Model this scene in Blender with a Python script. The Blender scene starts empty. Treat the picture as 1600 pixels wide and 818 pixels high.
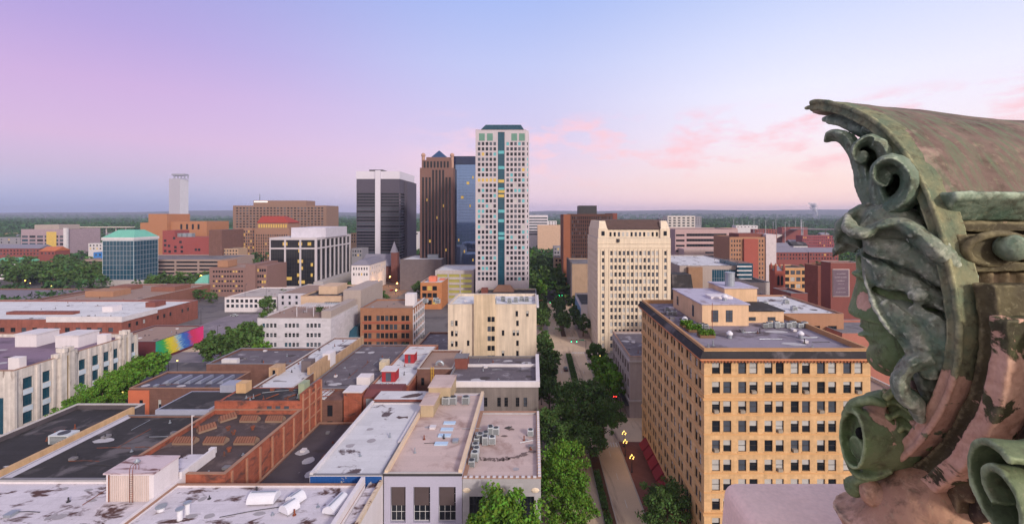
import bpy, bmesh, math, random
import numpy as np
from mathutils import Vector, Matrix, noise as mnoise
R = math.radians
rnd = random.Random(7)
scene = bpy.context.scene
col = scene.collection
# ------------------------------------------------------------------ camera
F, PX, PY, H = 700.0, 833.0, 335.0, 68.0          # focal length and principal point (photo pixels), eye height
cam_d = bpy.data.cameras.new('camera'); cam = bpy.data.objects.new('camera', cam_d); col.objects.link(cam)
cam.location = (0, 0, H); cam.rotation_euler = (R(90), 0, 0)
cam_d.sensor_width = 36; cam_d.lens = F / 1600 * 36
cam_d.shift_x = -(PX - 800) / 1600; cam_d.shift_y = -(409 - PY) / 1600
cam_d.clip_start = 0.1; cam_d.clip_end = 60000
scene.camera = cam
scene.render.engine = 'CYCLES'
scene.cycles.use_denoising = True
try: scene.cycles.denoiser = 'OPENIMAGEDENOISE'
except Exception: pass
scene.cycles.max_bounces = 5; scene.cycles.diffuse_bounces = 2; scene.cycles.glossy_bounces = 3
scene.cycles.transmission_bounces = 2; scene.cycles.volume_bounces = 0; scene.cycles.transparent_max_bounces = 4
scene.cycles.caustics_reflective = False; scene.cycles.caustics_refractive = False
scene.cycles.sample_clamp_indirect = 4
vs = scene.view_settings
vs.view_transform = 'Standard'; vs.look = 'None'; vs.gamma = 1; vs.exposure = -0.13; vs.use_curve_mapping = False

def lin(c):
    return tuple(((v/255)/12.92 if v/255 <= 0.04045 else ((v/255+0.055)/1.055)**2.4) for v in c)
def N(nt, t, **kw):
    n = nt.nodes.new(t)
    for k, v in kw.items(): setattr(n, k, v)
    return n
def math_node(nt, op, a, b=None, c=None, clamp=False):
    n = N(nt, 'ShaderNodeMath', operation=op); n.use_clamp = clamp
    for i, v in enumerate((a, b, c)):
        if v is None: continue
        if isinstance(v, (int, float)): n.inputs[i].default_value = v
        else: nt.links.new(v, n.inputs[i])
    return n.outputs[0]
def mix_node(nt, fac, a, b, blend='MIX'):
    n = N(nt, 'ShaderNodeMix', data_type='RGBA', blend_type=blend)
    for i, v in ((0, fac), (6, a), (7, b)):
        if isinstance(v, (int, float)): n.inputs[i].default_value = v
        elif isinstance(v, tuple): n.inputs[i].default_value = (*v[:3], 1)
        else: nt.links.new(v, n.inputs[i])
    return n.outputs[2]
def ramp_node(nt, fac, stops):
    n = N(nt, 'ShaderNodeValToRGB'); cr = n.color_ramp
    while len(cr.elements) < len(stops): cr.elements.new(0.5)
    for e, (p, c) in zip(cr.elements, stops): e.position = p; e.color = (*c[:3], 1)
    nt.links.new(fac, n.inputs[0]); return n.outputs[0]
# ------------------------------------------------------------------ sky and sun
SUN_EL, SUN_AZ = R(24), R(35)        # azimuth: to the right of straight behind the camera
sun_dir = Vector((math.sin(SUN_AZ)*math.cos(SUN_EL), -math.cos(SUN_AZ)*math.cos(SUN_EL), math.sin(SUN_EL)))
world = bpy.data.worlds.new('World'); scene.world = world; world.use_nodes = True
wt = world.node_tree; wt.nodes.clear()
sky = N(wt, 'ShaderNodeTexSky', sky_type='NISHITA'); sky.sun_disc = False
sky.sun_elevation = SUN_EL; sky.sun_rotation = math.atan2(sun_dir.x, sun_dir.y); sky.air_density = 1.0; sky.dust_density = 1.5
bg1 = N(wt, 'ShaderNodeBackground'); bg1.inputs[1].default_value = 0.05
wt.links.new(sky.outputs[0], bg1.inputs[0])
tc = N(wt, 'ShaderNodeTexCoord'); sp = N(wt, 'ShaderNodeSeparateXYZ'); wt.links.new(tc.outputs['Generated'], sp.inputs[0])
zz = math_node(wt, 'MULTIPLY', sp.outputs[2], 2.0, clamp=True)      # z 0..0.5 -> 0..1
S = lambda *c: lin(c)
K = lambda k, *c: tuple(k*v for v in lin(c))
# stops run from the horizon up to 30 degrees: left, middle and right of the view
rl = ramp_node(wt, zz, [(0.0, K(1.3,132,150,212)), (0.06, K(1.12,146,148,206)), (0.15, S(186,146,196)), (0.25, K(1.04,206,146,192)), (0.42, K(1.04,202,146,198)), (0.6, S(182,144,208)), (0.88, S(152,146,214)), (1.0, S(176,176,208))])
rc = ramp_node(wt, zz, [(0.0, K(1.5,216,184,216)), (0.05, K(1.3,220,184,212)), (0.12, K(1.1,230,188,208)), (0.22, K(1.06,226,184,208)), (0.38, K(1.05,208,186,220)), (0.63, K(1.1,190,190,230)), (0.86, K(1.1,166,180,234)), (1.0, S(172,178,214))])
rr = ramp_node(wt, zz, [(0.0, K(1.6,244,192,198)), (0.05, K(1.45,250,204,198)), (0.12, K(1.22,252,212,204)), (0.2, K(1.18,248,218,216)), (0.32, K(1.18,242,226,234)), (0.48, K(1.18,234,228,242)), (0.66, K(1.15,216,218,244)), (0.88, K(1.12,186,200,242)), (1.0, S(178,188,220))])
fl = N(wt, 'ShaderNodeMapRange', interpolation_type='SMOOTHSTEP'); wt.links.new(sp.outputs[0], fl.inputs[0]); fl.inputs[1].default_value = -0.72; fl.inputs[2].default_value = -0.02
fr = N(wt, 'ShaderNodeMapRange', interpolation_type='SMOOTHSTEP'); wt.links.new(sp.outputs[0], fr.inputs[0]); fr.inputs[1].default_value = -0.1; fr.inputs[2].default_value = 0.55
g = mix_node(wt, fl.outputs[0], rl, rc); g = mix_node(wt, fr.outputs[0], g, rr)
# thin pink cirrus just above the horizon, right of the tall tower
mp = N(wt, 'ShaderNodeMapping'); mp.inputs['Scale'].default_value = (6.5, 2, 15); mp.inputs['Rotation'].default_value = (0, R(-14), 0); wt.links.new(tc.outputs['Generated'], mp.inputs[0])
cn = N(wt, 'ShaderNodeTexNoise'); cn.inputs['Scale'].default_value = 1.9; cn.inputs['Detail'].default_value = 6; cn.inputs['Roughness'].default_value = 0.55; wt.links.new(mp.outputs[0], cn.inputs[0])
cm = N(wt, 'ShaderNodeMapRange'); wt.links.new(cn.outputs[0], cm.inputs[0]); cm.inputs[1].default_value = 0.47; cm.inputs[2].default_value = 0.66
band = math_node(wt, 'MULTIPLY', math_node(wt, 'SUBTRACT', 0.225, sp.outputs[2], clamp=True), math_node(wt, 'SUBTRACT', sp.outputs[2], 0.055, clamp=True))
band = math_node(wt, 'MULTIPLY', band, 190.0, clamp=True)
azb = N(wt, 'ShaderNodeMapRange', interpolation_type='SMOOTHSTEP'); wt.links.new(sp.outputs[0], azb.inputs[0]); azb.inputs[1].default_value = -0.35; azb.inputs[2].default_value = 0.05
cf = math_node(wt, 'MULTIPLY', math_node(wt, 'MULTIPLY', cm.outputs[0], band), math_node(wt, 'MULTIPLY', azb.outputs[0], 0.85))
g = mix_node(wt, cf, g, K(1.12,255,186,190))
# the sky behind the camera: unseen, made warm and bright as fill light
bk = N(wt, 'ShaderNodeMapRange', interpolation_type='SMOOTHSTEP'); wt.links.new(sp.outputs[1], bk.inputs[0]); bk.inputs[1].default_value = 0.1; bk.inputs[2].default_value = -0.5
g = mix_node(wt, bk.outputs[0], g, tuple(1.0*v for v in S(236,216,212)))
bg2 = N(wt, 'ShaderNodeBackground'); bg2.inputs[1].default_value = 0.93; wt.links.new(g, bg2.inputs[0])
ad = N(wt, 'ShaderNodeAddShader'); wt.links.new(bg1.outputs[0], ad.inputs[0]); wt.links.new(bg2.outputs[0], ad.inputs[1])
wo = N(wt, 'ShaderNodeOutputWorld'); wt.links.new(ad.outputs[0], wo.inputs[0])
sd = bpy.data.lights.new('sun', 'SUN'); sd.energy = 3.2; sd.angle = R(7); sd.color = (1.0, 0.91, 0.80)
sun = bpy.data.objects.new('sun', sd); col.objects.link(sun); sun.rotation_euler = (-sun_dir).to_track_quat('-Z', 'Y').to_euler(); sun.location = (60, -60, 120)
# ------------------------------------------------------------------ materials
MATS = {}
def mat(name, c, rough=0.85, var=0.18, scale=0.35, fine=0.1, fscale=4.0, stain=None, streak=0.0, course=None, metal=0.0, spec=0.3, emit=None, bump=0.0, leaf=False, obj_var=0.0, seam=None):
    """c: surface colour in sRGB 0..255. stain=(colour, scale, low, high). course=(height, dark) mortar/plank lines in z."""
    if name in MATS: return MATS[name]
    m = bpy.data.materials.new(name); m.use_nodes = True; nt = m.node_tree
    b = nt.nodes['Principled BSDF']
    b.inputs['Roughness'].default_value = rough; b.inputs['Metallic'].default_value = metal; b.inputs['Specular IOR Level'].default_value = spec
    base = lin(c)
    geo = N(nt, 'ShaderNodeNewGeometry'); pos = geo.outputs['Position']
    n1 = N(nt, 'ShaderNodeTexNoise'); n1.inputs['Scale'].default_value = scale; n1.inputs['Detail'].default_value = 5; n1.inputs['Roughness'].default_value = 0.6; nt.links.new(pos, n1.inputs[0])
    k = math_node(nt, 'MULTIPLY_ADD', n1.outputs[0], 2.6*var, 1 - 1.3*var)
    if fine:
        n2 = N(nt, 'ShaderNodeTexNoise'); n2.inputs['Scale'].default_value = fscale; n2.inputs['Detail'].default_value = 3; nt.links.new(pos, n2.inputs[0])
        k = math_node(nt, 'MULTIPLY', k, math_node(nt, 'MULTIPLY_ADD', n2.outputs[0], 2*fine, 1 - fine))
    if streak:
        mpn = N(nt, 'ShaderNodeMapping'); mpn.inputs['Scale'].default_value = (1.1, 1.1, 0.07); nt.links.new(pos, mpn.inputs[0])
        n3 = N(nt, 'ShaderNodeTexNoise'); n3.inputs['Scale'].default_value = 1.0; n3.inputs['Detail'].default_value = 4; nt.links.new(mpn.outputs[0], n3.inputs[0])
        k = math_node(nt, 'MULTIPLY', k, math_node(nt, 'MULTIPLY_ADD', n3.outputs[0], 2.4*streak, 1 - 1.4*streak))
    if course:
        hgt, dk = course
        sx = N(nt, 'ShaderNodeSeparateXYZ'); nt.links.new(pos, sx.inputs[0])
        uu = math_node(nt, 'ADD', sx.outputs[0], sx.outputs[1]); cb = N(nt, 'ShaderNodeCombineXYZ'); nt.links.new(uu, cb.inputs[0]); nt.links.new(sx.outputs[2], cb.inputs[1])
        br = N(nt, 'ShaderNodeTexBrick'); nt.links.new(cb.outputs[0], br.inputs[0])
        br.inputs['Color1'].default_value = (1, 1, 1, 1); br.inputs['Color2'].default_value = (.86, .86, .86, 1); br.inputs['Mortar'].default_value = (dk, dk, dk, 1)
        br.inputs['Scale'].default_value = 1; br.inputs['Brick Width'].default_value = hgt*2.4; br.inputs['Row Height'].default_value = hgt; br.inputs['Mortar Size'].default_value = hgt*0.05
        k2 = N(nt, 'ShaderNodeRGBToBW'); nt.links.new(br.outputs[0], k2.inputs[0]); k = math_node(nt, 'MULTIPLY', k, k2.outputs[0])
    if seam:
        br = N(nt, 'ShaderNodeTexBrick'); nt.links.new(pos, br.inputs[0]); sp_, dk = seam
        br.inputs['Color1'].default_value = (1, 1, 1, 1); br.inputs['Color2'].default_value = (.9, .9, .9, 1); br.inputs['Mortar'].default_value = (dk, dk, dk, 1); br.inputs['Scale'].default_value = 1
        br.inputs['Brick Width'].default_value = sp_*5; br.inputs['Row Height'].default_value = sp_; br.inputs['Mortar Size'].default_value = .05
        k3 = N(nt, 'ShaderNodeRGBToBW'); nt.links.new(br.outputs[0], k3.inputs[0]); k = math_node(nt, 'MULTIPLY', k, k3.outputs[0])
    if obj_var:
        oi = N(nt, 'ShaderNodeObjectInfo'); k = math_node(nt, 'MULTIPLY', k, math_node(nt, 'MULTIPLY_ADD', oi.outputs['Random'], 2*obj_var, 1 - obj_var))
    cc = N(nt, 'ShaderNodeVectorMath', operation='SCALE'); cc.inputs[0].default_value = base; nt.links.new(k, cc.inputs['Scale'])
    out = cc.outputs[0]
    if stain:
        sc_, ss, lo, hi = stain[:4]
        n4 = N(nt, 'ShaderNodeTexNoise'); n4.inputs['Scale'].default_value = ss; n4.inputs['Detail'].default_value = 7; n4.inputs['Roughness'].default_value = 0.62; n4.inputs['Distortion'].default_value = 0.4
        if len(stain) > 4:
            mpn = N(nt, 'ShaderNodeMapping'); mpn.inputs['Scale'].default_value = stain[4]; nt.links.new(pos, mpn.inputs[0]); nt.links.new(mpn.outputs[0], n4.inputs[0])
        else: nt.links.new(pos, n4.inputs[0])
        mr = N(nt, 'ShaderNodeMapRange'); nt.links.new(n4.outputs[0], mr.inputs[0]); mr.inputs[1].default_value = lo; mr.inputs[2].default_value = hi
        out = mix_node(nt, mr.outputs[0], out, lin(sc_))
    if leaf:
        rn = geo.outputs['Random Per Island']
        hs = N(nt, 'ShaderNodeHueSaturation'); nt.links.new(out, hs.inputs['Color'])
        nt.links.new(math_node(nt, 'MULTIPLY_ADD', rn, 0.06, 0.47), hs.inputs['Hue']); nt.links.new(math_node(nt, 'MULTIPLY_ADD', rn, .7, 0.65), hs.inputs['Value'])
        out = hs.outputs[0]
    nt.links.new(out, b.inputs['Base Color'])
    if bump:
        bn = N(nt, 'ShaderNodeBump'); bn.inputs['Strength'].default_value = bump; bn.inputs['Distance'].default_value = 0.05
        nt.links.new(n1.outputs[0], bn.inputs['Height']); nt.links.new(bn.outputs[0], b.inputs['Normal'])
    if emit:
        b.inputs['Emission Color'].default_value = (*lin(emit[0]), 1); b.inputs['Emission Strength'].default_value = emit[1]
    MATS[name] = m; return m
def glass(name, c, rough=0.06, metal=0.0, spec=0.6, var=0.35):
    return mat(name, c, rough=rough, var=var, scale=0.3, fine=0, metal=metal, spec=spec)
# ------------------------------------------------------------------ mesh building
class MB:
    def __init__(s): s.v = []; s.f = []; s.m = []; s.mi = 0
    def quad(s, a, b, c, d, m=None):
        i = len(s.v); s.v += [tuple(a), tuple(b), tuple(c), tuple(d)]; s.f.append((i, i+1, i+2, i+3)); s.m.append(s.mi if m is None else m)
    def poly(s, pts, m=None):
        i = len(s.v); s.v += [tuple(p) for p in pts]; s.f.append(tuple(range(i, i+len(pts)))); s.m.append(s.mi if m is None else m)
    def box(s, x0, x1, y0, y1, z0, z1, m=None):
        i = len(s.v); mm = s.mi if m is None else m
        s.v += [(x0,y0,z0),(x1,y0,z0),(x1,y1,z0),(x0,y1,z0),(x0,y0,z1),(x1,y0,z1),(x1,y1,z1),(x0,y1,z1)]
        for f in ((0,3,2,1),(4,5,6,7),(0,1,5,4),(1,2,6,5),(2,3,7,6),(3,0,4,7)): s.f.append(tuple(i+k for k in f)); s.m.append(mm)
    def prism(s, pts, z0, z1, m=None):
        """pts: xy polygon (counter-clockwise), extruded in z"""
        n = len(pts); mm = s.mi if m is None else m; i = len(s.v)
        s.v += [(p[0], p[1], z0) for p in pts] + [(p[0], p[1], z1) for p in pts]
        s.f.append(tuple(i+k for k in reversed(range(n)))); s.m.append(mm); s.f.append(tuple(i+n+k for k in range(n))); s.m.append(mm)
        for k in range(n): s.f.append((i+k, i+(k+1) % n, i+n+(k+1) % n, i+n+k)); s.m.append(mm)
    def frustum(s, x0, x1, y0, y1, z0, X0, X1, Y0, Y1, z1, m=None):
        i = len(s.v); mm = s.mi if m is None else m
        s.v += [(x0,y0,z0),(x1,y0,z0),(x1,y1,z0),(x0,y1,z0),(X0,Y0,z1),(X1,Y0,z1),(X1,Y1,z1),(X0,Y1,z1)]
        for f in ((0,3,2,1),(4,5,6,7),(0,1,5,4),(1,2,6,5),(2,3,7,6),(3,0,4,7)): s.f.append(tuple(i+k for k in f)); s.m.append(mm)
    def tube(s, pts, rads, n=8, m=None, caps=True, flat=None):
        """swept tube; rads: number, list, or list of (ra, rb); flat: reference up vector"""
        mm = s.mi if m is None else m
        pts = [Vector(p) for p in pts]; k = len(pts); i0 = len(s.v)
        if isinstance(rads, (int, float)): rads = [rads]*k
        up = None
        for j, p in enumerate(pts):
            t = (pts[min(j+1, k-1)] - pts[max(j-1, 0)]).normalized()
            if flat is not None:
                a = Vector(flat) - t*Vector(flat).dot(t)
                a = a.normalized() if a.length > 1e-5 else t.orthogonal().normalized()
            else:
                if up is None: up = t.orthogonal().normalized()
                a = (up - t*up.dot(t)); a = a.normalized() if a.length > 1e-5 else t.orthogonal().normalized(); up = a
            b = t.cross(a); r = rads[j]; ra, rb = r if isinstance(r, (tuple, list)) else (r, r)
            for q in range(n):
                th = 2*math.pi*q/n; s.v.append(tuple(p + a*(math.cos(th)*ra) + b*(math.sin(th)*rb)))
        for j in range(k-1):
            for q in range(n):
                s.f.append((i0+j*n+q, i0+j*n+(q+1) % n, i0+(j+1)*n+(q+1) % n, i0+(j+1)*n+q)); s.m.append(mm)
        if caps:
            s.f.append(tuple(i0+q for q in reversed(range(n)))); s.m.append(mm)
            s.f.append(tuple(i0+(k-1)*n+q for q in range(n))); s.m.append(mm)
    def cyl(s, x, y, z0, z1, r, n=12, m=None, r1=None): s.tube([(x, y, z0), (x, y, z1)], [r, r if r1 is None else r1], n, m)
    def ball(s, c, r, n=8, m=None):
        rx, ry, rz = r if isinstance(r, tuple) else (r, r, r); mm = s.mi if m is None else m
        i0 = len(s.v); h = max(4, n//2)
        for a in range(h+1):
            for q in range(n):
                ph, th = math.pi*a/h, 2*math.pi*q/n
                s.v.append((c[0]+rx*math.sin(ph)*math.cos(th), c[1]+ry*math.sin(ph)*math.sin(th), c[2]-rz*math.cos(ph)))
        for a in range(h):
            for q in range(n): s.f.append((i0+a*n+q, i0+a*n+(q+1) % n, i0+(a+1)*n+(q+1) % n, i0+(a+1)*n+q)); s.m.append(mm)
    def mesh(s, name, mats):
        me = bpy.data.meshes.new(name); me.from_pydata(s.v, [], s.f)
        for mt in (mats if isinstance(mats, (list, tuple)) else [mats]):
            if mt is not None: me.materials.append(mt)
        if any(s.m): me.polygons.foreach_set('material_index', s.m)
        me.update(); return me
    def build(s, name, mats, parent=None, smooth=False):
        me = s.mesh(name, mats)
        if smooth: me.polygons.foreach_set('use_smooth', [True]*len(me.polygons))
        return link(name, me, parent)
def link(name, me, parent=None, loc=None, rz=0.0, scale=None):
    o = bpy.data.objects.new(name, me); col.objects.link(o)
    if parent is not None: o.parent = parent
    if loc is not None: o.location = loc
    if rz: o.rotation_euler = (0, 0, rz)
    if scale is not None: o.scale = scale if isinstance(scale, tuple) else (scale,)*3
    return o
def tag(o, label, cat, group=None):
    o['label'] = label; o['category'] = cat
    if group: o['group'] = group
    return o
def thing(name, label, cat, loc=(0, 0, 0), group=None, rz=0.0):
    return tag(link(name, None, None, loc, rz), label, cat, group)
def structure(name, mb, m): o = mb.build(name, m); o['kind'] = 'structure'; return o
def stuff(o): o['kind'] = 'stuff'; return o
def numpy_mesh(name, V, Fc, mats, mi=None):
    me = bpy.data.meshes.new(name); n = Fc.shape[1]
    me.vertices.add(len(V)); me.vertices.foreach_set('co', V.astype(np.float32).ravel())
    me.loops.add(Fc.size); me.loops.foreach_set('vertex_index', Fc.astype(np.int32).ravel())
    me.polygons.add(len(Fc)); me.polygons.foreach_set('loop_start', np.arange(0, Fc.size, n, dtype=np.int32))
    for mt in mats: me.materials.append(mt)
    if mi is not None: me.polygons.foreach_set('material_index', mi.astype(np.int32))
    me.update(calc_edges=True); return me
def at(px, py, Y): return Vector(((px-PX)*Y/F, Y, H-(py-PY)*Y/F))
def gx(px, Y): return (px-PX)*Y/F
def gz(py, Y): return H-(py-PY)*Y/F
ORD = ['first','second','third','fourth','fifth','sixth','seventh','eighth','ninth','tenth','eleventh','twelfth','thirteenth','fourteenth','fifteenth','sixteenth','seventeenth','eighteenth','nineteenth','twentieth']
# ------------------------------------------------------------------ windows and buildings
G_DARK = glass('dark window glass', (30, 34, 42), spec=.45); G_MID = glass('grey window glass', (74, 80, 92)); G_BLIND = mat('window blind', (178, 176, 176), rough=0.5, var=.2, scale=.5, fine=0)
G_TEAL = glass('teal window glass', (30, 72, 92)); G_LIT = mat('lit window', (120, 100, 50), rough=.4, emit=((255, 205, 110), 0.55), fine=0, var=.5, scale=.6)
G_BLUE = glass('pale blue glass', (120, 150, 180), rough=.1); G_AQUA = mat('aqua blind', (96, 170, 180), rough=.4, var=.2, fine=0)
FR_DARK = mat('dark window frame', (62, 54, 50), rough=.6); FR_WHITE = mat('white window frame', (200, 198, 200), rough=.6); FR_STEEL = mat('steel mullion', (138, 142, 152), rough=.4)
VARIANTS = {'dark': G_DARK, 'mid': G_MID, 'blind': G_BLIND, 'teal': G_TEAL, 'lit': G_LIT, 'blue': G_BLUE, 'aqua': G_AQUA}
WCACHE = {}
def win_mesh(w, h, style, var, frame):
    key = (round(w, 2), round(h, 2), style, var, frame.name)
    if key in WCACHE: return WCACHE[key]
    p = MB(); f = MB(); s = None
    if style == 'flat':
        p.box(-w/2, w/2, 0, .06, 0, h)
    else:
        t = .07 if w > .8 else .05
        if style == 'sash':
            hb = {'blind': .0, 'half': .5, 'third': .68}.get(var, None)
            if hb is None: p.quad((-w/2, .05, 0), (w/2, .05, 0), (w/2, .05, h), (-w/2, .05, h), 0)
            else:
                zc = h*hb
                if zc > 0: p.quad((-w/2, .05, 0), (w/2, .05, 0), (w/2, .05, zc), (-w/2, .05, zc), 0)
                p.quad((-w/2, .05, zc), (w/2, .05, zc), (w/2, .05, h), (-w/2, .05, h), 1)
            f.box(-w/2, w/2, -.02, .045, h*.5-t*.5, h*.5+t*.5)
        else:
            p.quad((-w/2, .05, 0), (w/2, .05, 0), (w/2, .05, h), (-w/2, .05, h), 0)
            nx, nz = style
            tb = max(t, .11*min(w/nx, h/nz)) if nx > 6 else t
            for i in range(1, nx): f.box(-w/2+w*i/nx-tb/2, -w/2+w*i/nx+tb/2, -.02, .045, t, h-t)
            for i in range(1, nz): f.box(-w/2+t, w/2-t, -.015, .04, h*i/nz-tb/2, h*i/nz+tb/2)
        for x0, x1, z0, z1 in ((-w/2, -w/2+t, 0, h), (w/2-t, w/2, 0, h), (-w/2+t, w/2-t, 0, t), (-w/2+t, w/2-t, h-t, h)): f.box(x0, x1, -.03, .045, z0, z1)
    gm = VARIANTS.get(var, G_DARK)
    if var == 'blind' and style == 'sash': gm = G_DARK
    WCACHE[key] = (p, [gm, G_BLIND], f, p.mesh('window', [gm, G_BLIND]), f.mesh('frame', frame) if f.v else None)
    return WCACHE[key]
def pick(mix):
    r = rnd.random()*sum(p for _, p in mix)
    for v, p in mix:
        r -= p
        if r <= 0: return v
    return mix[-1][0]
def rects(width, cols, w, h, z0, fl, rows, margin=0.0, pair=0.0, skip=None):
    """a regular grid of openings in facade coordinates; pair: gap inside a pair of windows"""
    out = []; n = cols; pitch = (width - 2*margin)/n
    for j in range(rows):
        for i in range(n):
            if skip and skip(i, j): continue
            c = margin + pitch*(i+.5)
            if pair:
                out.append((c-pair/2-w, c-pair/2, z0+fl*j, z0+fl*j+h)); out.append((c+pair/2, c+pair/2+w, z0+fl*j, z0+fl*j+h))
            else: out.append((c-w/2, c+w/2, z0+fl*j, z0+fl*j+h))
    return out
FACE_ROT = {'front': 0.0, 'right': R(90), 'left': R(-90)}
COPED = []; COPINGS = [mat('worn pale coping', (186, 178, 176), var=.18, scale=.6), mat('terracotta coping', (158, 122, 104), var=.2, scale=.6), mat('grey metal coping', (120, 118, 124), var=.12, rough=.5)]
class Building:
    def __init__(s, name, label, x0, x1, y0, y1, z1, wall, roof, z0=0.0, ph=0.8, pt=0.4, cat='building', root=None, group=None, roof_name='roof'):
        s.x0, s.x1, s.y0, s.y1, s.z0, s.z1, s.ph, s.pt = x0, x1, y0, y1, z0, z1, ph, pt
        s.root = root or thing(name, label, cat, ((x0+x1)/2, (y0+y1)/2, 0), group)
        s.off = s.root.location.copy()
        s.wm, s.rm = wall, roof; s.coping = COPINGS[len(COPED) % 3]; COPED.append(name); s.walls = MB(); s.op = {'front': [], 'right': [], 'left': [], 'back': []}; s.wins = []; s.rname = roof_name
    def face(s, side):
        return {'front': ((s.x0, s.y0), (1, 0), (0, 1), s.x1-s.x0), 'right': ((s.x1, s.y0), (0, 1), (-1, 0), s.y1-s.y0), 'left': ((s.x0, s.y1), (0, -1), (1, 0), s.y1-s.y0), 'back': ((s.x1, s.y1), (-1, 0), (0, -1), s.x1-s.x0)}[side]
    def windows(s, side, rc, style='flat', mix=(('dark', 1),), frame=None, depth=0.2, sill=None):
        frame = frame or FR_DARK
        o, u, n, W = s.face(side)
        for r in rc:
            u0, u1, v0, v1 = r
            if u0 < 0.05 or u1 > W-0.05: continue
            s.op[side].append((u0, u1, v0, v1, depth))
            c = (u0+u1)/2
            s.wins.append(((o[0]+u[0]*c+n[0]*depth*.8, o[1]+u[1]*c+n[1]*depth*.8, v0), FACE_ROT[side], u1-u0, v1-v0, style, pick(mix), frame, sill, n))
    def finish(s, limit=100, windows_name='window'):
        off = s.off; W = s.walls
        def P(o, u, n, U, V, d=0): return (o[0]+u[0]*U+n[0]*d-off.x, o[1]+u[1]*U+n[1]*d-off.y, V-off.z)
        for side in ('front', 'right', 'left', 'back'):
            o, u, n, width = s.face(side); ops = s.op[side]
            us = sorted({0.0, width} | {round(r[0], 4) for r in ops} | {round(r[1], 4) for r in ops})
            vsn = sorted({s.z0, s.z1} | {round(r[2], 4) for r in ops} | {round(r[3], 4) for r in ops})
            ui = {v: i for i, v in enumerate(us)}; vi = {v: i for i, v in enumerate(vsn)}
            hole = np.zeros((len(us), len(vsn)), bool)
            for r in ops:
                a, b, c, d = ui[round(r[0], 4)], ui[round(r[1], 4)], vi[round(r[2], 4)], vi[round(r[3], 4)]
                hole[a:b, c:d] = True; D = r[4]
                u0, u1, v0, v1 = r[:4]
                W.quad(P(o,u,n,u0,v0), P(o,u,n,u0,v0,D), P(o,u,n,u0,v1,D), P(o,u,n,u0,v1)); W.quad(P(o,u,n,u1,v0), P(o,u,n,u1,v1), P(o,u,n,u1,v1,D), P(o,u,n,u1,v0,D))
                W.quad(P(o,u,n,u0,v0), P(o,u,n,u1,v0), P(o,u,n,u1,v0,D), P(o,u,n,u0,v0,D)); W.quad(P(o,u,n,u0,v1), P(o,u,n,u0,v1,D), P(o,u,n,u1,v1,D), P(o,u,n,u1,v1))
            for j in range(len(vsn)-1):                                   # merge runs of solid cells in a row
                i = 0
                while i < len(us)-1:
                    if hole[i, j]: i += 1; continue
                    k = i
                    while k < len(us)-1 and not hole[k, j]: k += 1
                    W.quad(P(o,u,n,us[i],vsn[j]), P(o,u,n,us[k],vsn[j]), P(o,u,n,us[k],vsn[j+1]), P(o,u,n,us[i],vsn[j+1])); i = k
        t, zr = s.pt, s.z1-s.ph
        a = [(s.x0, s.y0), (s.x1, s.y0), (s.x1, s.y1), (s.x0, s.y1)]; b = [(s.x0+t, s.y0+t), (s.x1-t, s.y0+t), (s.x1-t, s.y1-t), (s.x0+t, s.y1-t)]
        L = lambda p, z: (p[0]-off.x, p[1]-off.y, z)
        if s.ph > 0:
            for i in range(4):
                j = (i+1) % 4
                W.quad(L(a[i], s.z1), L(a[j], s.z1), L(b[j], s.z1), L(b[i], s.z1)); W.quad(L(b[i], s.z1), L(b[j], s.z1), L(b[j], zr), L(b[i], zr))
        W.build('wall', s.wm, s.root)
        if s.rm is not None:
            rf = MB(); rf.quad(L(b[0], zr), L(b[1], zr), L(b[2], zr), L(b[3], zr)) if s.ph > 0 else rf.quad(L(a[0], s.z1), L(a[1], s.z1), L(a[2], s.z1), L(a[3], s.z1))
            s.roof = rf.build(s.rname, s.rm, s.root)
        if s.ph > 0 and s.y0 < 340 and s.rm is not None and s.coping is not None:      # a thin coping along the parapet
            cq = MB(); e = .09
            for X0, X1, Y0, Y1 in ((s.x0-e, s.x1+e, s.y0-e, s.y0+t+.04), (s.x0-e, s.x1+e, s.y1-t-.04, s.y1+e), (s.x0-e, s.x0+t+.04, s.y0+t+.04, s.y1-t-.04), (s.x1-t-.04, s.x1+e, s.y0+t+.04, s.y1-t-.04)): cq.box(X0-off.x, X1-off.x, Y0-off.y, Y1-off.y, s.z1+.003-off.z, s.z1+.12-off.z)
            cq.build('coping', s.coping, s.root)
        eye = Vector((0, 0, H))
        def shows(w):   # apparent size
            d = Vector(w[0])-eye; foreshort = abs(d.x*w[8][0]+d.y*w[8][1])/d.length
            inframe = -1.2 < d.x/d.y < 1.1 and (H-w[0][2])/d.y < 0.72
            return (0 if inframe else 1, -w[2]*w[3]*foreshort/d.length_squared)
        s.wins.sort(key=shows); rest = MB(); restm = []
        restf = {}
        for i, (loc, rz, w, h, st, var, fr_, sill, n) in enumerate(s.wins):
            p, gm, f, pme, fme = win_mesh(w, h, st, var, fr_)
            if i < limit:
                wo_ = link(windows_name, pme, s.root, Vector(loc)-off, rz)
                if fme is not None: link('frame', fme, wo_)
                if sill is not None:
                    key = ('sill', round(w, 2), sill.name)
                    if key not in WCACHE:
                        sm = MB(); sm.box(-w/2-.1, w/2+.1, -.32, 0, -.16, -.02); WCACHE[key] = sm.mesh('sill', sill)
                    link('sill', WCACHE[key], wo_)
            else:
                c_, s_ = math.cos(rz), math.sin(rz)
                for src, mm in ((p, gm), (f, [fr_])):
                    if not src.v: continue
                    ids = []
                    for mt in mm:
                        if mt not in restm: restm.append(mt)
                        ids.append(restm.index(mt))
                    i0 = len(rest.v)
                    rest.v += [(loc[0]+x*c_-y*s_-off.x, loc[1]+x*s_+y*c_-off.y, loc[2]+z-off.z) for x, y, z in src.v]
                    rest.f += [tuple(q+i0 for q in fc) for fc in src.f]; rest.m += [ids[q] for q in src.m]
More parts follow.
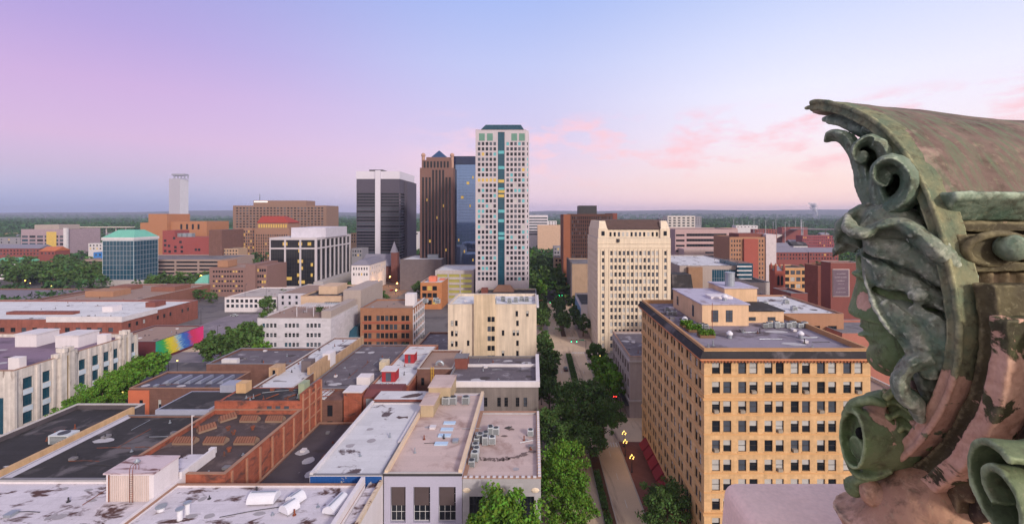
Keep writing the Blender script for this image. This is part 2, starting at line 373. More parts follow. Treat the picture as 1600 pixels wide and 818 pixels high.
        if rest.v: stuff(rest.build('windows', restm, s.root))
        return s
    def part(s, name, mb, m, parent=None, smooth=False):
        """mb in world coordinates; parent: another part"""
        off = s.off; mb.v = [(x-off.x, y-off.y, z-off.z) for x, y, z in mb.v]
        return mb.build(name, m, parent or s.root, smooth)
    def boxpart(s, name, m, *b): q = MB(); q.box(*b); return s.part(name, q, m)
# ------------------------------------------------------------------ ground
def fbm(x, y, s): return mnoise.fractal(Vector((x/s, y/s, 3.1)), 1.0, 2.0, 4)
def sstep(a, b, x): t = max(0, min(1, (x-a)/(b-a))); return t*t*(3-2*t)
def terrain(x, y):
    h = sstep(750, 1500, y)*(9 + 16*(fbm(x, y, 900)+.3)) if y > 750 else 0
    h -= sstep(2200, 4000, y)*max(h, 0)*.8
    if y > 4200: h += sstep(4200, 9000, y)*(122 + 52*fbm(x*.6, y*.3, 2600) + 26*sstep(-1500, 3000, x))
    return h
gb = MB()
ys = [-3000, -1200, -500, -200, -60, 20, 60, 120, 250, 400, 560, 700, 760] + [800+80*i for i in range(20)] + [2500+400*i for i in range(20)]
nx = 90
gv = []
for y in ys:
    w = max(300, abs(y)*1.7)
    for i in range(nx+1):
        x = -w + 2*w*i/nx; gv.append((x, y, terrain(x, y)))
gb.v = gv
for j in range(len(ys)-1):
    for i in range(nx): a = j*(nx+1)+i; gb.f.append((a, a+1, a+nx+2, a+nx+1)); gb.m.append(0)
GROUND = mat('city ground', (98, 92, 96), var=.25, scale=.03, stain=((66, 80, 50), .014, .52, .58), rough=.95)
structure('ground', gb, GROUND)
ASPH = mat('asphalt', (104, 98, 102), var=.16, scale=.12, stain=((82, 78, 84), .05, .52, .6), rough=.9)
CONC_ROAD = mat('worn concrete road', (200, 176, 152), var=.14, scale=.15, stain=((128, 108, 100), .18, .55, .68, (1, .12, 1)), rough=.9)
WALK = mat('pavement', (150, 132, 126), var=.12, scale=.3); BRICKWALK = mat('brick paving', (118, 74, 66), var=.16, scale=.4, course=(.5, .8))
KERB = mat('kerb concrete', (170, 160, 152)); GRASS = mat('lawn', (62, 84, 40), var=.3, scale=.5); PAINT = mat('road paint', (205, 200, 195), var=.1)
def sheet(name, m, x0, x1, y0, y1, z):
    b = MB(); ny = max(1, int((y1-y0)/60)); 
    for i in range(ny): ya, yb = y0+(y1-y0)*i/ny, y0+(y1-y0)*(i+1)/ny; b.quad((x0, ya, z), (x1, ya, z), (x1, yb, z), (x0, yb, z))
    return structure(name, b, m)
# the avenue, seen end-on: left pavement, roadway, planted median, roadway, right pavement
sheet('road', CONC_ROAD, 9, 25.2, -40, 345, .02)
def slab(name, m, x0, x1, y0, y1, z): b = MB(); b.box(x0, x1, y0, y1, -.05, z); return structure(name, b, m)
CROSS = [(134, 150), (222, 246), (318, 342)]
segs = [(40, 134), (150, 222), (246, 318), (342, 700)]
for a, b_ in segs:
    slab('pavement', WALK, 1.5, 8.7, a, b_, .14); slab('pavement', BRICKWALK if a < 150 else WALK, 25.5, 32.2, a, b_, .14)
    k = MB(); k.box(8.7, 9, a, b_, -.05, .15); k.box(25.2, 25.5, a, b_, -.05, .15); structure('kerb', k, KERB)
    if a < 300:
        mdn = MB(); mdn.box(15.6, 18.6, a+3, b_-3, -.05, .16); structure('median_kerb', mdn, KERB)
        mg = MB(); mg.box(15.85, 18.35, a+3.3, b_-3.3, .0, .2); structure('median_bed', mg, mat('planting soil', (92, 62, 44), var=.25, scale=.8))
for a, b_ in CROSS:
    sheet('cross_street', CONC_ROAD, -400 if a > 140 else 9, 9, a, b_, .024) if a > 140 else None
    sheet('cross_street', CONC_ROAD, 25.2, 420, a, b_, .024)
    for q in range(7):
        b = MB(); b.quad((26.2+.95*q, a-2.2, .03), (26.7+.95*q, a-2.2, .03), (26.7+.95*q, a+.6, .03), (26.2+.95*q, a+.6, .03))
sheet('city_pavement', mat('block pavement', (112, 106, 108), var=.2, scale=.08, stain=((90, 84, 88), .06, .5, .6)), -300, 300, 86, 420, .006)
sheet('cross_street', ASPH, -150, 9, 40, 82, .016)
sheet('side_street', ASPH, -158, -121, 20, 420, .012)
sheet('cross_street', ASPH, -420, -160, 182, 206, .02)
sheet('parking_lot', mat('parking lot asphalt', (132, 122, 132), var=.14, scale=.06, stain=((104, 98, 108), .04, .5, .62)), -205, -110, 206, 306, .016)
sheet('cross_street', ASPH, -420, -60, 318, 346, .03)
sheet('side_street', mat('lamplit road', (128, 104, 92), var=.12, scale=.1), -176, -112, 346, 560, .026)
LOT = MB()
for q in range(16):
    LOT.quad((-200+5.4*q, 236, .022), (-199.8+5.4*q, 236, .022), (-199.8+5.4*q, 241, .022), (-200+5.4*q, 241, .022)); LOT.quad((-200+5.4*q, 268, .022), (-199.8+5.4*q, 268, .022), (-199.8+5.4*q, 273, .022), (-200+5.4*q, 273, .022))
structure('lot_marking', LOT, PAINT)
LN = MB()
for q in range(26):
    y = 60+q*11
    if not any(a-2 < y < b+2 for a, b in CROSS): LN.quad((21.8, y, .026), (21.95, y, .026), (21.95, y+3, .026), (21.8, y+3, .026)); LN.quad((12.2, y, .026), (12.35, y, .026), (12.35, y+3, .026), (12.2, y+3, .026))
for a, b in CROSS[:2]:
    for yy in (a-1.5, b+1.5):
        for q in range(8): LN.quad((19+.78*q, yy-1.3, .026), (19.4+.78*q, yy-1.3, .026), (19.4+.78*q, yy+1.3, .026), (19+.78*q, yy+1.3, .026))
structure('lane_marking', LN, PAINT)
# ------------------------------------------------------------------ wall and roof materials
def W_(name, c, **k): return mat(name, c, **k)
R_DARK = mat('black roof membrane', (54, 51, 54), var=.35, scale=.2, stain=((96, 90, 94), .14, .54, .64), rough=.9, seam=(1.9, .7), fine=.2)
R_GREY = mat('grey gravel roof', (122, 118, 124), var=.22, scale=.15, stain=((88, 82, 88), .16, .53, .64), seam=(2.4, .85))
R_PURP = mat('weathered grey roof', (102, 94, 102), var=.28, scale=.25, stain=((150, 144, 152), .22, .56, .68), seam=(1.3, .74), fine=.2)
R_WHITE = mat('white roof membrane', (212, 211, 216), var=.09, scale=.25, stain=((150, 144, 148), .18, .58, .7), seam=(2.6, .9))
R_WHITE2 = mat('patched white roof', (204, 202, 208), var=.1, scale=.3, stain=((92, 78, 82), .15, .56, .61), seam=(2.2, .88))
R_STAIN = mat('white roof with brown stains', (206, 198, 208), var=.12, scale=.4, stain=((84, 58, 56), .22, .535, .62, (1, 1.7, 1)), seam=(2.0, .84), fine=.14)
R_PINK = mat('pale pink roof', (196, 174, 170), var=.12, scale=.15, stain=((156, 130, 124), .12, .52, .66), seam=(1.8, .9), fine=.12)
R_TAN = mat('tan roof', (150, 126, 116), var=.12, scale=.2)
STONE = mat('cream stone', (220, 202, 182), var=.08, scale=.3, streak=.16); CREAM = mat('cream stucco', (212, 194, 176), var=.16, scale=.3, streak=.3)
WHITEP = mat('white painted wall', (216, 208, 214), var=.06, streak=.08); GREYP = mat('lavender grey stucco', (172, 168, 190), var=.05)
BR_ORANGE = mat('buff brick', (214, 174, 130), var=.2, scale=.22, streak=.26, course=(.6, .93), fine=.16, fscale=2.5)
BR_RED = mat('red orange brick', (164, 92, 72), var=.3, scale=.4, streak=.32, course=(.5, .82), fine=.2, fscale=2, stain=((92, 64, 60), .3, .53, .66, (1, 1, 2.2))); BR_DK = mat('dark red brick', (130, 76, 68), var=.2, scale=.3, course=(.5, .88), streak=.1)
BR_BRN = mat('old brown brick', (120, 86, 78), var=.25, scale=.4, course=(.5, .86), streak=.15); BR_TAN = mat('tan brown brick', (164, 122, 98), var=.1, scale=.2, streak=.1)
CONC = mat('concrete', (178, 170, 172), var=.1, streak=.14); BEIGE = mat('beige panel', (166, 152, 148), var=.08, streak=.08)
PINKC = mat('pinkish precast', (178, 150, 152), var=.07, streak=.06)
COPING = mat('pale coping', (206, 200, 206)); METAL = mat('galvanised metal', (160, 166, 176), rough=.45, metal=.5, var=.15, scale=1); DKMETAL = mat('dark metal', (58, 56, 60), rough=.5)
PATINA = mat('green copper roof', (110, 176, 160), var=.14, scale=.2, streak=.1); RUST = mat('rusty metal', (130, 72, 52), var=.3, scale=.8, stain=((92, 66, 60), .7, .5, .6))
def bld(name, label, pa, pb, Y, yt, Yb, wall, roof, cat='building', **k):
    return Building(name, label, gx(pa, Y), gx(pb, Y), Y, Yb, gz(yt, Y), wall, roof, cat=cat, **k)
OFF = (('dark', 5), ('mid', 3), ('blind', 1), ('lit', .35))
def grid(b, side, cols, rows, w, h, ztop, fl, margin=0., pair=0., style='flat', mix=OFF, frame=None, depth=.25, sill=None, skip=None):
    """rows counted down from the top row whose head is at ztop"""
    W = b.face(side)[3]
    b.windows(side, rects(W, cols, w, h, ztop-h-fl*(rows-1), fl, rows, margin, pair, skip), style, mix, frame, depth, sill)
def curtain(b, side, nu, nz, frame, var='dark', m=.25, z0=None, z1=None, depth=.15, u0=None, u1=None):
    W = b.face(side)[3]; z0 = b.z0+.5 if z0 is None else z0; z1 = b.z1-b.ph-.3 if z1 is None else z1
    b.windows(side, [(m if u0 is None else u0, W-m if u1 is None else u1, z0, z1)], (nu, nz), ((var, 1),), frame, depth)
def lits(b, side, cells, nu, nz, z0, z1, m=.25, d=.02):
    """a few lit panes in a curtain wall: (column, row, columns wide)"""
    o, u, n, W = b.face(side); dw, dz = (W-2*m)/nu, (z1-z0)/nz
    for c, r, k in cells:
        a0, a1 = m+dw*c+.1, m+dw*(c+k)-.1; q = MB(); zA, zB = z0+dz*r+.1, z0+dz*(r+1)-.15
        p = lambda U, V, D: (o[0]+u[0]*U+n[0]*D, o[1]+u[1]*U+n[1]*D, V)
        q.quad(p(a0, zA, d), p(a1, zA, d), p(a1, zB, d), p(a0, zB, d)); b.part('lit_pane', q, G_LIT)
def bands(b, sides, m, zs, h, out=.12, name='belt_course'):
    for z in zs:
        q = MB()
        q.box(b.x0-(out if 'left' in sides else 0), b.x1+(out if 'right' in sides else 0), b.y0-out, b.y0-.002, z, z+h) if 'front' in sides else None
        if 'left' in sides: q.box(b.x0-out, b.x0-.002, b.y0-.001, b.y1, z, z+h)
        if 'right' in sides: q.box(b.x1+.002, b.x1+out, b.y0-.001, b.y1, z, z+h)
        b.part(name, q, m)
# ================================================================== the tan brick office right of the street
o = Building('tan_brick_office', 'tan brick office block with dark cornice and paired sash windows, right of the avenue', 32.3, 63.7, 84.6, 133, 42.3, BR_ORANGE, None, ph=0.0)
WM = (('third', 5), ('half', 6), ('dark', 3), ('blind', 3), ('mid', 4))
SILL = mat('buff stone sill', (206, 160, 112), var=.1)
o.windows('front', rects(31.4, 6, 1.52, 2.2, 37.95-3.67*9, 3.67, 10, .83, .6), 'sash', WM, FR_DARK, .28, SILL)
o.windows('left', rects(48.4, 9, 1.45, 2.25, 37.95-3.67*9, 3.67, 10, .6, .5), 'sash', WM, FR_DARK, .28, SILL)
o.finish()
q = MB(); q.quad((32.8, 85.1, 41.7), (63.2, 85.1, 41.7), (63.2, 132.5, 41.7), (32.8, 132.5, 41.7)); orf = o.part('roof', q, mat('grey gravel office roof', (136, 128, 142), var=.14, scale=.25, stain=((94, 84, 90), .09, .5, .6)))
q = MB()
for X0, X1, Y0, Y1 in ((32.302, 32.8, 84.602, 133), (63.2, 63.7, 84.602, 133), (32.8, 63.2, 84.602, 85.1), (32.8, 63.2, 132.5, 133)): q.box(X0, X1, Y0, Y1, 41.5, 42.75)
o.part('parapet', q, mat('tan parapet', (176, 134, 98), var=.15))
q = MB(); q.box(31.2, 63.72, 83.5, 84.598, 40.75, 41.15); q.box(31.2, 32.298, 84.598, 133, 40.75, 41.15); o.part('cornice', q, mat('terracotta cornice', (198, 132, 96), var=.12))
q = MB(); q.frustum(31.1, 32.299, 83.4, 133.1, 41.154, 31.9, 32.299, 84.2, 133.1, 42.2); q.frustum(32.3, 63.75, 83.4, 84.599, 41.154, 32.3, 63.75, 84.2, 84.599, 42.2); o.part('cornice_membrane', q, R_DARK)
q = MB()
for i in range(52): q.box(31.6+.62*i, 31.9+.62*i, 83.75, 84.59, 40.35, 40.74)
for i in range(78): q.box(31.5, 32.29, 84.9+.62*i, 85.2+.62*i, 40.35, 40.74)
stuff(o.part('bracket', q, mat('terracotta bracket', (164, 98, 70))))
bands(o, ('front', 'left'), SILL, [37.95-3.67*k-.52 for k in range(10)], .22, .1); bands(o, ('front', 'left'), SILL, [37.3-3.67*1-.9+.25, 37.95-3.67*8+2.7], .38, .28, 'ledge')
q = MB(); q.box(32.1, 32.297, 88, 131, .3, 3.4); o.part('shopfront', q, G_DARK)
for i in range(8):
    q = MB(); y = 92+4.6*i; q.frustum(30.2, 32.29, y, y+3.9, 2.5, 32.0, 32.29, y, y+3.9, 4.4); o.part('awning', q, mat('red awning', (128, 36, 46), var=.12))
for col_i, row in ((0, 2), (1, 1), (1, 2), (2, 3), (3, 1), (3, 4), (4, 2), (5, 1), (2, 5), (0, 4), (4, 6)):
    q = MB(); xw = 32.3+.83+4.955*(col_i+.5)+(.3+.76 if row % 2 else -.3-.76); zw = 37.95-3.67*row; q.box(xw-.42, xw+.42, 84.2, 84.85, zw+.03, zw+.55); o.part('window_unit', q, mat('old window unit', (150, 140, 130), var=.2))
# rooftop blocks of the tan brick office
PEACH = mat('peach stucco', (216, 180, 148), var=.18, scale=.3, streak=.2); R_LAV = mat('pale penthouse roof', (176, 170, 190), var=.12, scale=.4, stain=((132, 112, 116), .3, .55, .7))
def roofblock(name, x0, x1, y0, y1, z0, z1, wall=PEACH, roof=R_LAV, wins=()):
    q = MB(); q.box(x0, x1, y0, y1, z0, z1-.12); p = o.part(name, q, wall); q = MB(); q.box(x0-.25, x1+.25, y0-.25, y1+.25, z1-.118, z1+.12); r = o.part('penthouse_roof', q, roof, p)
    for side, c, z, w, h in wins:
        q = MB()
        if side == 'f': q.box(c-w/2, c+w/2, y0-.05, y0+.05, z, z+h)
        else: q.box(x0-.05, x0+.05, c-w/2, c+w/2, z, z+h)
        f = o.part('window', q, FR_DARK, p)
        q = MB()
        for k in range(2):
            for l in range(3):
                a0, a1, b0, b1 = c-w/2+w*k/2+.06, c-w/2+w*(k+1)/2-.06, z+h*l/3+.05, z+h*(l+1)/3-.05
                (q.box(a0, a1, y0-.07, y0-.052, b0, b1) if side == 'f' else q.box(x0-.07, x0-.052, a0, a1, b0, b1))
        o.part('pane', q, G_MID, p)
    return p
roofblock('penthouse', 40, 51, 106, 128, 41.6, 46.8, wins=(('f', 43, 42.6, 1.6, 2.8), ('f', 46.4, 42.6, 1.6, 2.8), ('l', 124, 43, 1.4, 2.4), ('l', 112, 42.6, 1.3, 2.8)))
roofblock('penthouse', 51.3, 60, 120, 131, 41.6, 48.3)
roofblock('penthouse', 51.02, 61, 109, 119.7, 41.6, 44.6, roof=R_DARK, wins=(('f', 53.2, 42.2, 1.9, .9), ('f', 58, 42.2, 1.9, .9)))
q = MB(); q.cyl(54, 123, 48.43, 52.0, 1.25, 16); q.cyl(54, 123, 52.0, 52.2, 1.35, 16); o.part('water_tank', q, METAL)
q = MB(); q.cyl(39.6, 99, 41.7, 48.5, .06, 6); o.part('antenna', q, RUST)
q = MB(); q.box(44.5, 50, 112, 116, 46.93, 47.5); o.part('roof_curb', q, WHITEP)
# ================================================================== street building behind it, right side
b = Building('terracotta_shop', 'pale grey terracotta shop block behind the tan brick office on the avenue', 32.3, 60, 150, 182, 20.5, mat('grey terracotta', (170, 158, 160), var=.15, streak=.2), R_PURP)
grid(b, 'left', 7, 3, 2.6, 3.2, 17.6, 5.2, .6, style=(3, 2), mix=(('dark', 3), ('mid', 1)), depth=.4); b.finish(); bands(b, ('left', 'front'), CONC, [18.6, 5.4], .5, .35, 'cornice')
q = MB(); q.box(40, 56, 158, 164, 19.72, 22.6); b.part('penthouse', q, BR_BRN)
q = MB(); q.box(31.0, 32.29, 151, 181, 3.6, 4.1); b.part('canopy', q, DKMETAL)
b = Building('blue_sided_shop', 'small white shop with a blue panelled side beside the cream tower', gx(908, 262), gx(937, 262), 262, 300, 15.5, WHITEP, R_DARK)
grid(b, 'front', 3, 2, 1.6, 2, 7.5, 4, .5); b.finish(); q = MB(); q.box(b.x0-.3, b.x0-.003, 263, 299, 3, 13); b.part('side_panel', q, mat('blue side panel', (110, 140, 170)))
# ================================================================== cream tower with gable roof
b = Building('cream_tower', 'cream stone office tower with steep brown tiled roof between two end gables', gx(934, 221), gx(1048, 221), 221, 262, gz(372, 221), STONE, R_DARK, ph=.5)
GW = (('dark', 4), ('mid', 3), ('blind', 3))
zt = gz(383, 221)
grid(b, 'front', 16, 15, 1.2, 2.1, gz(392, 221), 3.5, 1.6, mix=GW, style='sash', skip=lambda i, j: i in (1, 14), frame=FR_WHITE)
grid(b, 'left', 9, 15, 1.0, 2.05, gz(392, 221), 3.5, 1.5, mix=GW, style='sash', frame=FR_WHITE); b.finish()
zs = b.z1; x0, x1 = b.x0+3.2, b.x1-3.2
q = MB(); q.box(x0-1.8, x1+1.8, 222.2, 258, zs, gz(359, 222)-.01); up = b.part('upper_wall', q, STONE)
for j, y_ in enumerate((362.5, 373.5)):
    for i in range(14):
        c = x0+1.2+(x1-x0-2.4)*i/13; w = MB(); w.box(c-.5, c+.5, 222.12, 222.3, gz(y_+6.5, 222), gz(y_, 222)); b.part('window', w, rnd.choice([G_DARK, G_MID, G_BLIND]), up)
zr0, zr1 = gz(358, 222), gz(346.5, 226)
q = MB(); q.frustum(x0, x1, 222.0, 258.2, zr0, x0, x1, 228, 252, zr1+1.0); b.part('roof', q, mat('brown clay tile roof', (92, 72, 68), var=.3, scale=1.0, course=(.9, .75)))
for a, c in ((b.x0+.3, b.x0+5.0), (b.x1-5.0, b.x1-.3)):
    q = MB(); q.box(a, c, 221.3, 259, zs-.5, gz(357, 221)); q.frustum(a+.3, c-.3, 221.4, 259, gz(357, 221)+.002, a+.9, c-.9, 224, 256, gz(345, 222)); g_ = b.part('gable', q, STONE)
    w = MB(); w.box((a+c)/2-.8, (a+c)/2+.8, 221.2, 221.4, gz(368, 221), gz(361, 221)); b.part('window', w, G_DARK, g_)
bands(b, ('front', 'left'), STONE, [gz(387, 221), gz(380.5, 221)], .35, .2, 'cornice')
q = MB()
for i in range(17): xx = b.x0+1.6+(b.x1-b.x0-3.2)*i/16; q.box(xx-.22, xx+.22, 220.75, 220.998, 2, gz(389, 221))
b.part('pier', q, STONE)
q = MB(); q.cyl((x0+x1)/2-8, 220.9, gz(378, 221), gz(378, 221)+1.6, .8, 12); b.part('emblem', q, DKMETAL)
# ================================================================== brown tower behind
b = bld('brown_tower', 'dark brown office tower of thin vertical fins behind the trees', 892, 958, 395, 334, 440, mat('dark brown cladding', (88, 60, 54), var=.1), R_DARK)
grid(b, 'front', 22, 17, .9, 2.5, b.z1-2.2, 3.4, .6, mix=(('dark', 8), ('mid', 1), ('lit', .08)), depth=.5); b.finish()
q = MB(); q.box(gx(880.5, 395), b.x0-.01, 395.5, 440, 0, b.z1-.4); b.part('side_wall', q, mat('orange brown brick', (142, 88, 66), var=.12))
q = MB(); q.box(gx(906, 396), gx(934, 396), 402, 420, b.z1-.5, gz(321, 402)); b.part('penthouse', q, DKMETAL)
q = MB(); q.box(b.x1+.01, gx(966, 395), 400, 440, 0, gz(333, 400)); b.part('stair_tower', q, BR_DK)
b = bld('concrete_annex', 'low concrete annex in front of the brown tower, above the street trees', 894, 931, 330, 412, 372, mat('tan concrete', (164, 138, 118), streak=.1), R_GREY); b.finish()
q = MB(); q.box(b.x0-1, b.x0-.01, 330, 371, 0, b.z1+1); b.part('side_panel', q, mat('dark grey wall', (92, 84, 88)))
# ================================================================== cream block left of the street
b = Building('cream_block', 'cream stuccoed block with a recessed middle and white roof, left of the avenue', gx(700, 165), 1.25, 165, 187, 35, CREAM, R_WHITE, ph=.9)
Wd = b.x1-b.x0
def cw(lst, w, h): return [(c-w/2, c+w/2, z, z+h) for c, z in lst]
def cz(y): return gz(y, 165)
f = lambda px: gx(px, 165)-b.x0
b.windows('front', cw([(f(706.5), cz(509)), (f(713), cz(509)), (f(706.5), cz(525)), (f(713), cz(525)), (f(706.5), cz(541)), (f(713), cz(541)), (f(731.5), cz(540)), (f(807.5), cz(494)), (f(824), cz(494)), (f(808.5), cz(509)), (f(786), cz(524)), (f(803), cz(524)), (f(809), cz(524)), (f(808.5), cz(540)), (f(786), cz(556)), (f(808.5), cz(556))], .95, 2.0), 'sash', (('half', 3), ('dark', 4), ('blind', 2)), FR_DARK, .25, CREAM)
b.finish()
x_a, x_b = gx(741, 165), gx(774, 165)
q = MB(); q.box(x_a, x_b, 163.8, 164.998, 0, cz(459)); st = b.part('stair_block', q, mat('worn cream stucco', (206, 184, 158), var=.16, scale=.35, streak=.35))
for j in range(5):
    for i in range(2):
        w = MB(); c = gx(764.5+6*i, 164); w.box(c-.6, c+.6, 163.72, 163.82, gz(502+15*j, 164), gz(496+15*j, 164)+.4); b.part('window', w, rnd.choice([G_DARK, G_MID, G_DARK]), st)
q = MB(); q.box(b.x1+.003, b.x1+.9, 164.6, 187, 33.8, 34.6); b.part('cornice', q, COPING)
q = MB(); q.box(x_a+1, x_b-2, 166, 172, 34.12, 37.4); b.part('penthouse', q, CREAM)
# ================================================================== tallest tower
b = bld('tall_white_tower', 'tallest tower, white stone grid with a teal glass bay up its middle', 743, 822, 330, 203, 368, mat('white granite', (188, 178, 186), var=.08, streak=.08), R_DARK, ph=.3)
TW = (('dark', 9), ('mid', 5), ('aqua', 1.3), ('lit', .12), ('blind', .5))
Wd = b.x1-b.x0; fl = 3.82; z_t = gz(222, 330)
for a, c in ((1.2, 15.6), (Wd-15.0, Wd-.6)):
    for j in range(27):
        for i in range(5):
            u = a+(c-a)*(i+.5)/5
            b.windows('front', [(u-.95, u+.95, z_t-2.4-fl*j, z_t-fl*j)], 'flat', (('lit', 1),) if (j == 7 and a < 5) else TW, None, .25)
b.windows('front', [(16.4, Wd-15.8, 14, b.z1-1.5)], (4, 56), (('teal', 1),), mat('teal mullion', (52, 92, 100)), .5)
b.finish()
q = MB(); q.frustum(b.x0+3, b.x1-1.0, 331.5, 366, b.z1-.2, b.x0+7, b.x1-4, 335, 362, gz(195, 335)); b.part('glass_crown', q, glass('dark teal crown glass', (36, 66, 80)))
for px_ in (748.5, 761, 799, 811):
    q = MB(); q.box(gx(px_, 330), gx(px_+9, 330), 329.9, 330.1, gz(220, 330), gz(208.5, 330)); b.part('louvre_panel', q, mat('green louvre', (104, 140, 128)))
q = MB(); q.prism([(b.x1+.002, 330.0), (b.x1+1.9, 332.5), (b.x1+1.9, 366), (b.x1+.002, 368)], 0, b.z1-.2); ch = b.part('corner_bay', q, mat('white granite', (188, 178, 186)))
for j in range(27):
    w = MB(); w.tube([(b.x1+1.0, 331.2, z_t-2.0-fl*j), (b.x1+1.0, 331.2, z_t-fl*j)], .45, 4); b.part('window', w, rnd.choice([G_DARK, G_AQUA, G_DARK]), ch)
for k, (zc, n_) in enumerate(((gz(283, 330), 1), (gz(299, 330), 1), (gz(306, 330), 1), (gz(365, 330), 0), (gz(238, 330), 0), (gz(262, 330), 0), (gz(296, 330), 0), (gz(330, 330), 0), (gz(345, 330), 0), (gz(372, 330), 0))):
    q = MB(); q.box(b.x0+16.8, b.x0+21.4 if k % 2 else b.x1-16.2, 330.2, 330.4, zc-1, zc+1.2); b.part('lit_pane', q, G_LIT if n_ else G_AQUA)
pod = Building('tower_podium', 'low dark roofed podium at the foot of the tallest tower', gx(742, 300), gx(838, 300), 300, 329.8, gz(462, 300), CREAM, R_DARK); pod.finish()
q = MB(); q.frustum(gx(770, 318), gx(803, 318), 318, 329, gz(462, 300)-.5, gx(778, 326), gx(797, 326), 326, 329, gz(447, 322)); pod.part('entrance_roof', q, BR_TAN)
q = MB(); q.box(gx(752, 312), gx(762, 312), 311, 316, gz(462, 300)-.5, gz(450, 312)); pod.part('lift_house', q, BR_DK)
# ================================================================== brown stepped tower and blue glass slab
b = bld('brown_stepped_tower', 'brown stepped skyscraper with pyramid top and ball finials, left of the blue glass slab', 656, 708, 425, 262, 465, mat('brown granite', (122, 92, 86), var=.08), R_DARK, ph=.2)
for i in range(9):
    u = 1.5+(b.x1-b.x0-3)*i/9
    b.windows('front', [(u+.5, u+2.5, 8, b.z1-(2 if 2 < i < 7 else 9))], (2, 34), (('dark', 1),), mat('brown spandrel', (96, 68, 66)), .5)
b.finish()
q = MB(); q.box(gx(659, 427), gx(705, 427), 427, 462, b.z1-.1, gz(250, 427)); t2 = b.part('upper_tier', q, mat('brown granite', (122, 92, 86)))
for i in range(8):
    w = MB(); x = gx(662+5.2*i, 426.9); w.box(x, x+1.7, 426.8, 427.1, b.z1, gz(252, 427)); b.part('window', w, G_DARK, t2)
q = MB(); q.box(gx(666, 429), gx(703, 429), 429, 460, gz(250, 427), gz(245.5, 429)); b.part('upper_tier', q, mat('brown granite', (122, 92, 86)))
q = MB(); q.frustum(gx(673, 431), gx(699, 431), 431, 450, gz(245.6, 429), gx(685.5, 440), gx(687, 440), 440, 441, gz(235.5, 440)); b.part('pyramid_roof', q, glass('blue roof glass', (40, 66, 104)))
for x in (661.5, 706.5):
    for y in (430,): q = MB(); q.cyl(gx(x, y), y, b.z1, gz(245, y), 1.6, 8); q.ball((gx(x, y), y, gz(242.5, y)), 2.2, 10); b.part('ball_finial', q, mat('tan stone ball', (176, 140, 126)), smooth=False)
lits(b, 'front', [(11, 30, 1), (18, 24, 1), (13, 20, 1), (7, 12, 2), (20, 9, 1), (5, 26, 1)], 26, 36, 8, b.z1-4)
b = bld('blue_glass_slab', 'blue mirror glass slab between the brown stepped tower and the tallest tower', 708.4, 745, 435, 244, 470, mat('dark blue frame', (38, 46, 66)), R_DARK, ph=.2)
REFL = mat('mirror blue glass', (128, 150, 190), rough=.03, metal=.9, var=.08, fine=0); VARIANTS['mirror'] = REFL
curtain(b, 'front', 16, 40, mat('thin blue mullion', (70, 84, 110)), 'mirror', .3, 6, gz(257, 435)); b.finish()
q = MB(); q.box(b.x0+.3, b.x1-.3, 434.85, 435.0-.003, gz(256.5, 435), b.z1-.6); b.part('top_band', q, glass('deep blue glass', (26, 36, 70)))
lits(b, 'front', [(9, 33, 2), (13, 35, 1), (5, 28, 2), (11, 25, 1), (7, 9, 1), (3, 13, 1), (13, 6, 1)], 16, 40, 6, gz(257, 435), .3)
# ================================================================== dark banded tower with white stripe
b = bld('dark_banded_tower', 'dark glass tower with floor bands and one white vertical stripe, left of the skyscrapers', 557, 624, 520, 268, 585, mat('dark bronze panel', (84, 78, 92), var=.1), R_GREY, ph=.5)
for j in range(24): b.windows('front', [(.4, b.x1-b.x0-.4, 12+3.42*j, 14.2+3.42*j)], (14, 1), (('dark', 3), ('mid', 1)), FR_DARK, .6); b.windows('right', [(.4, 64.4, 12+3.42*j, 14.2+3.42*j)], (14, 1), (('dark', 3), ('mid', 1)), FR_DARK, .6)
b.finish()
LB = mat('pale tower panel', (206, 200, 214), var=.05)
q = MB(); q.box(b.x0-.3, b.x1+.3, 519.6, 585, gz(279.5, 520), b.z1+.4); q.box(b.x0+.6, b.x1-.6, 520.2, 584, b.z1-.2, b.z1+.3) ; b.part('top_band', q, LB)
q = MB(); q.box(gx(586, 518), gx(594, 518), 518, 519.58, 2, gz(266, 518)); b.part('vertical_stripe', q, LB)
q = MB(); q.box(b.x1+.05, b.x1+3.4, 540, 583, 0, gz(283, 540)); b.part('side_bay', q, mat('dark bronze panel', (84, 78, 92)))
q = MB(); q.box(gx(577, 530), gx(598, 530), 530, 545, b.z1, gz(265, 530)); b.part('penthouse', q, DKMETAL)
# ================================================================== white framed glass office
b = bld('white_framed_office', 'white framed glass office with dark tall bays, some lit, left of centre', 421, 495, 407, 371, 483, mat('white precast frame', (190, 182, 190), var=.05), R_WHITE)
Wd = b.x1-b.x0; z1 = b.z1
for i in range(3):
    a = .9+(Wd-1.4)*i/3; c = a+(Wd-1.4)/3-1.5
    b.windows('front', [(a, c, 3, z1-10.6), (a, c, z1-9.2, z1-2.2)], (8, 9), (('dark', 1),), FR_DARK, .9)
for i in range(8):
    a = 1.+9.3*i; b.windows('right', [(a, a+7.2, 3, z1-10.6), (a, a+7.2, z1-9.2, z1-2.2)], (4, 9), (('dark', 1),), FR_DARK, .9)
b.finish(); lits(b, 'front', [(4, 12, 1.6), (9, 12, 1.3), (12, 12, 1.2), (9, 10, .9), (2, 5, 1), (8.8, 7, 1.8), (3, 4, .8), (8.6, 3, 1.3), (13, 6, .8), (5, 2, 2), (13, 3, .7), (9, 1, 2.2), (12, 0, 1.5), (2, 0, 2), (10, 5, .6)], 15, 14, 2, z1-1, d=.6)
q = MB(); q.box(gx(455, 422), gx(509, 422), 422, 470, z1-.85, gz(355.5, 422)); b.part('penthouse', q, mat('pale mechanical screen', (196, 190, 204)))
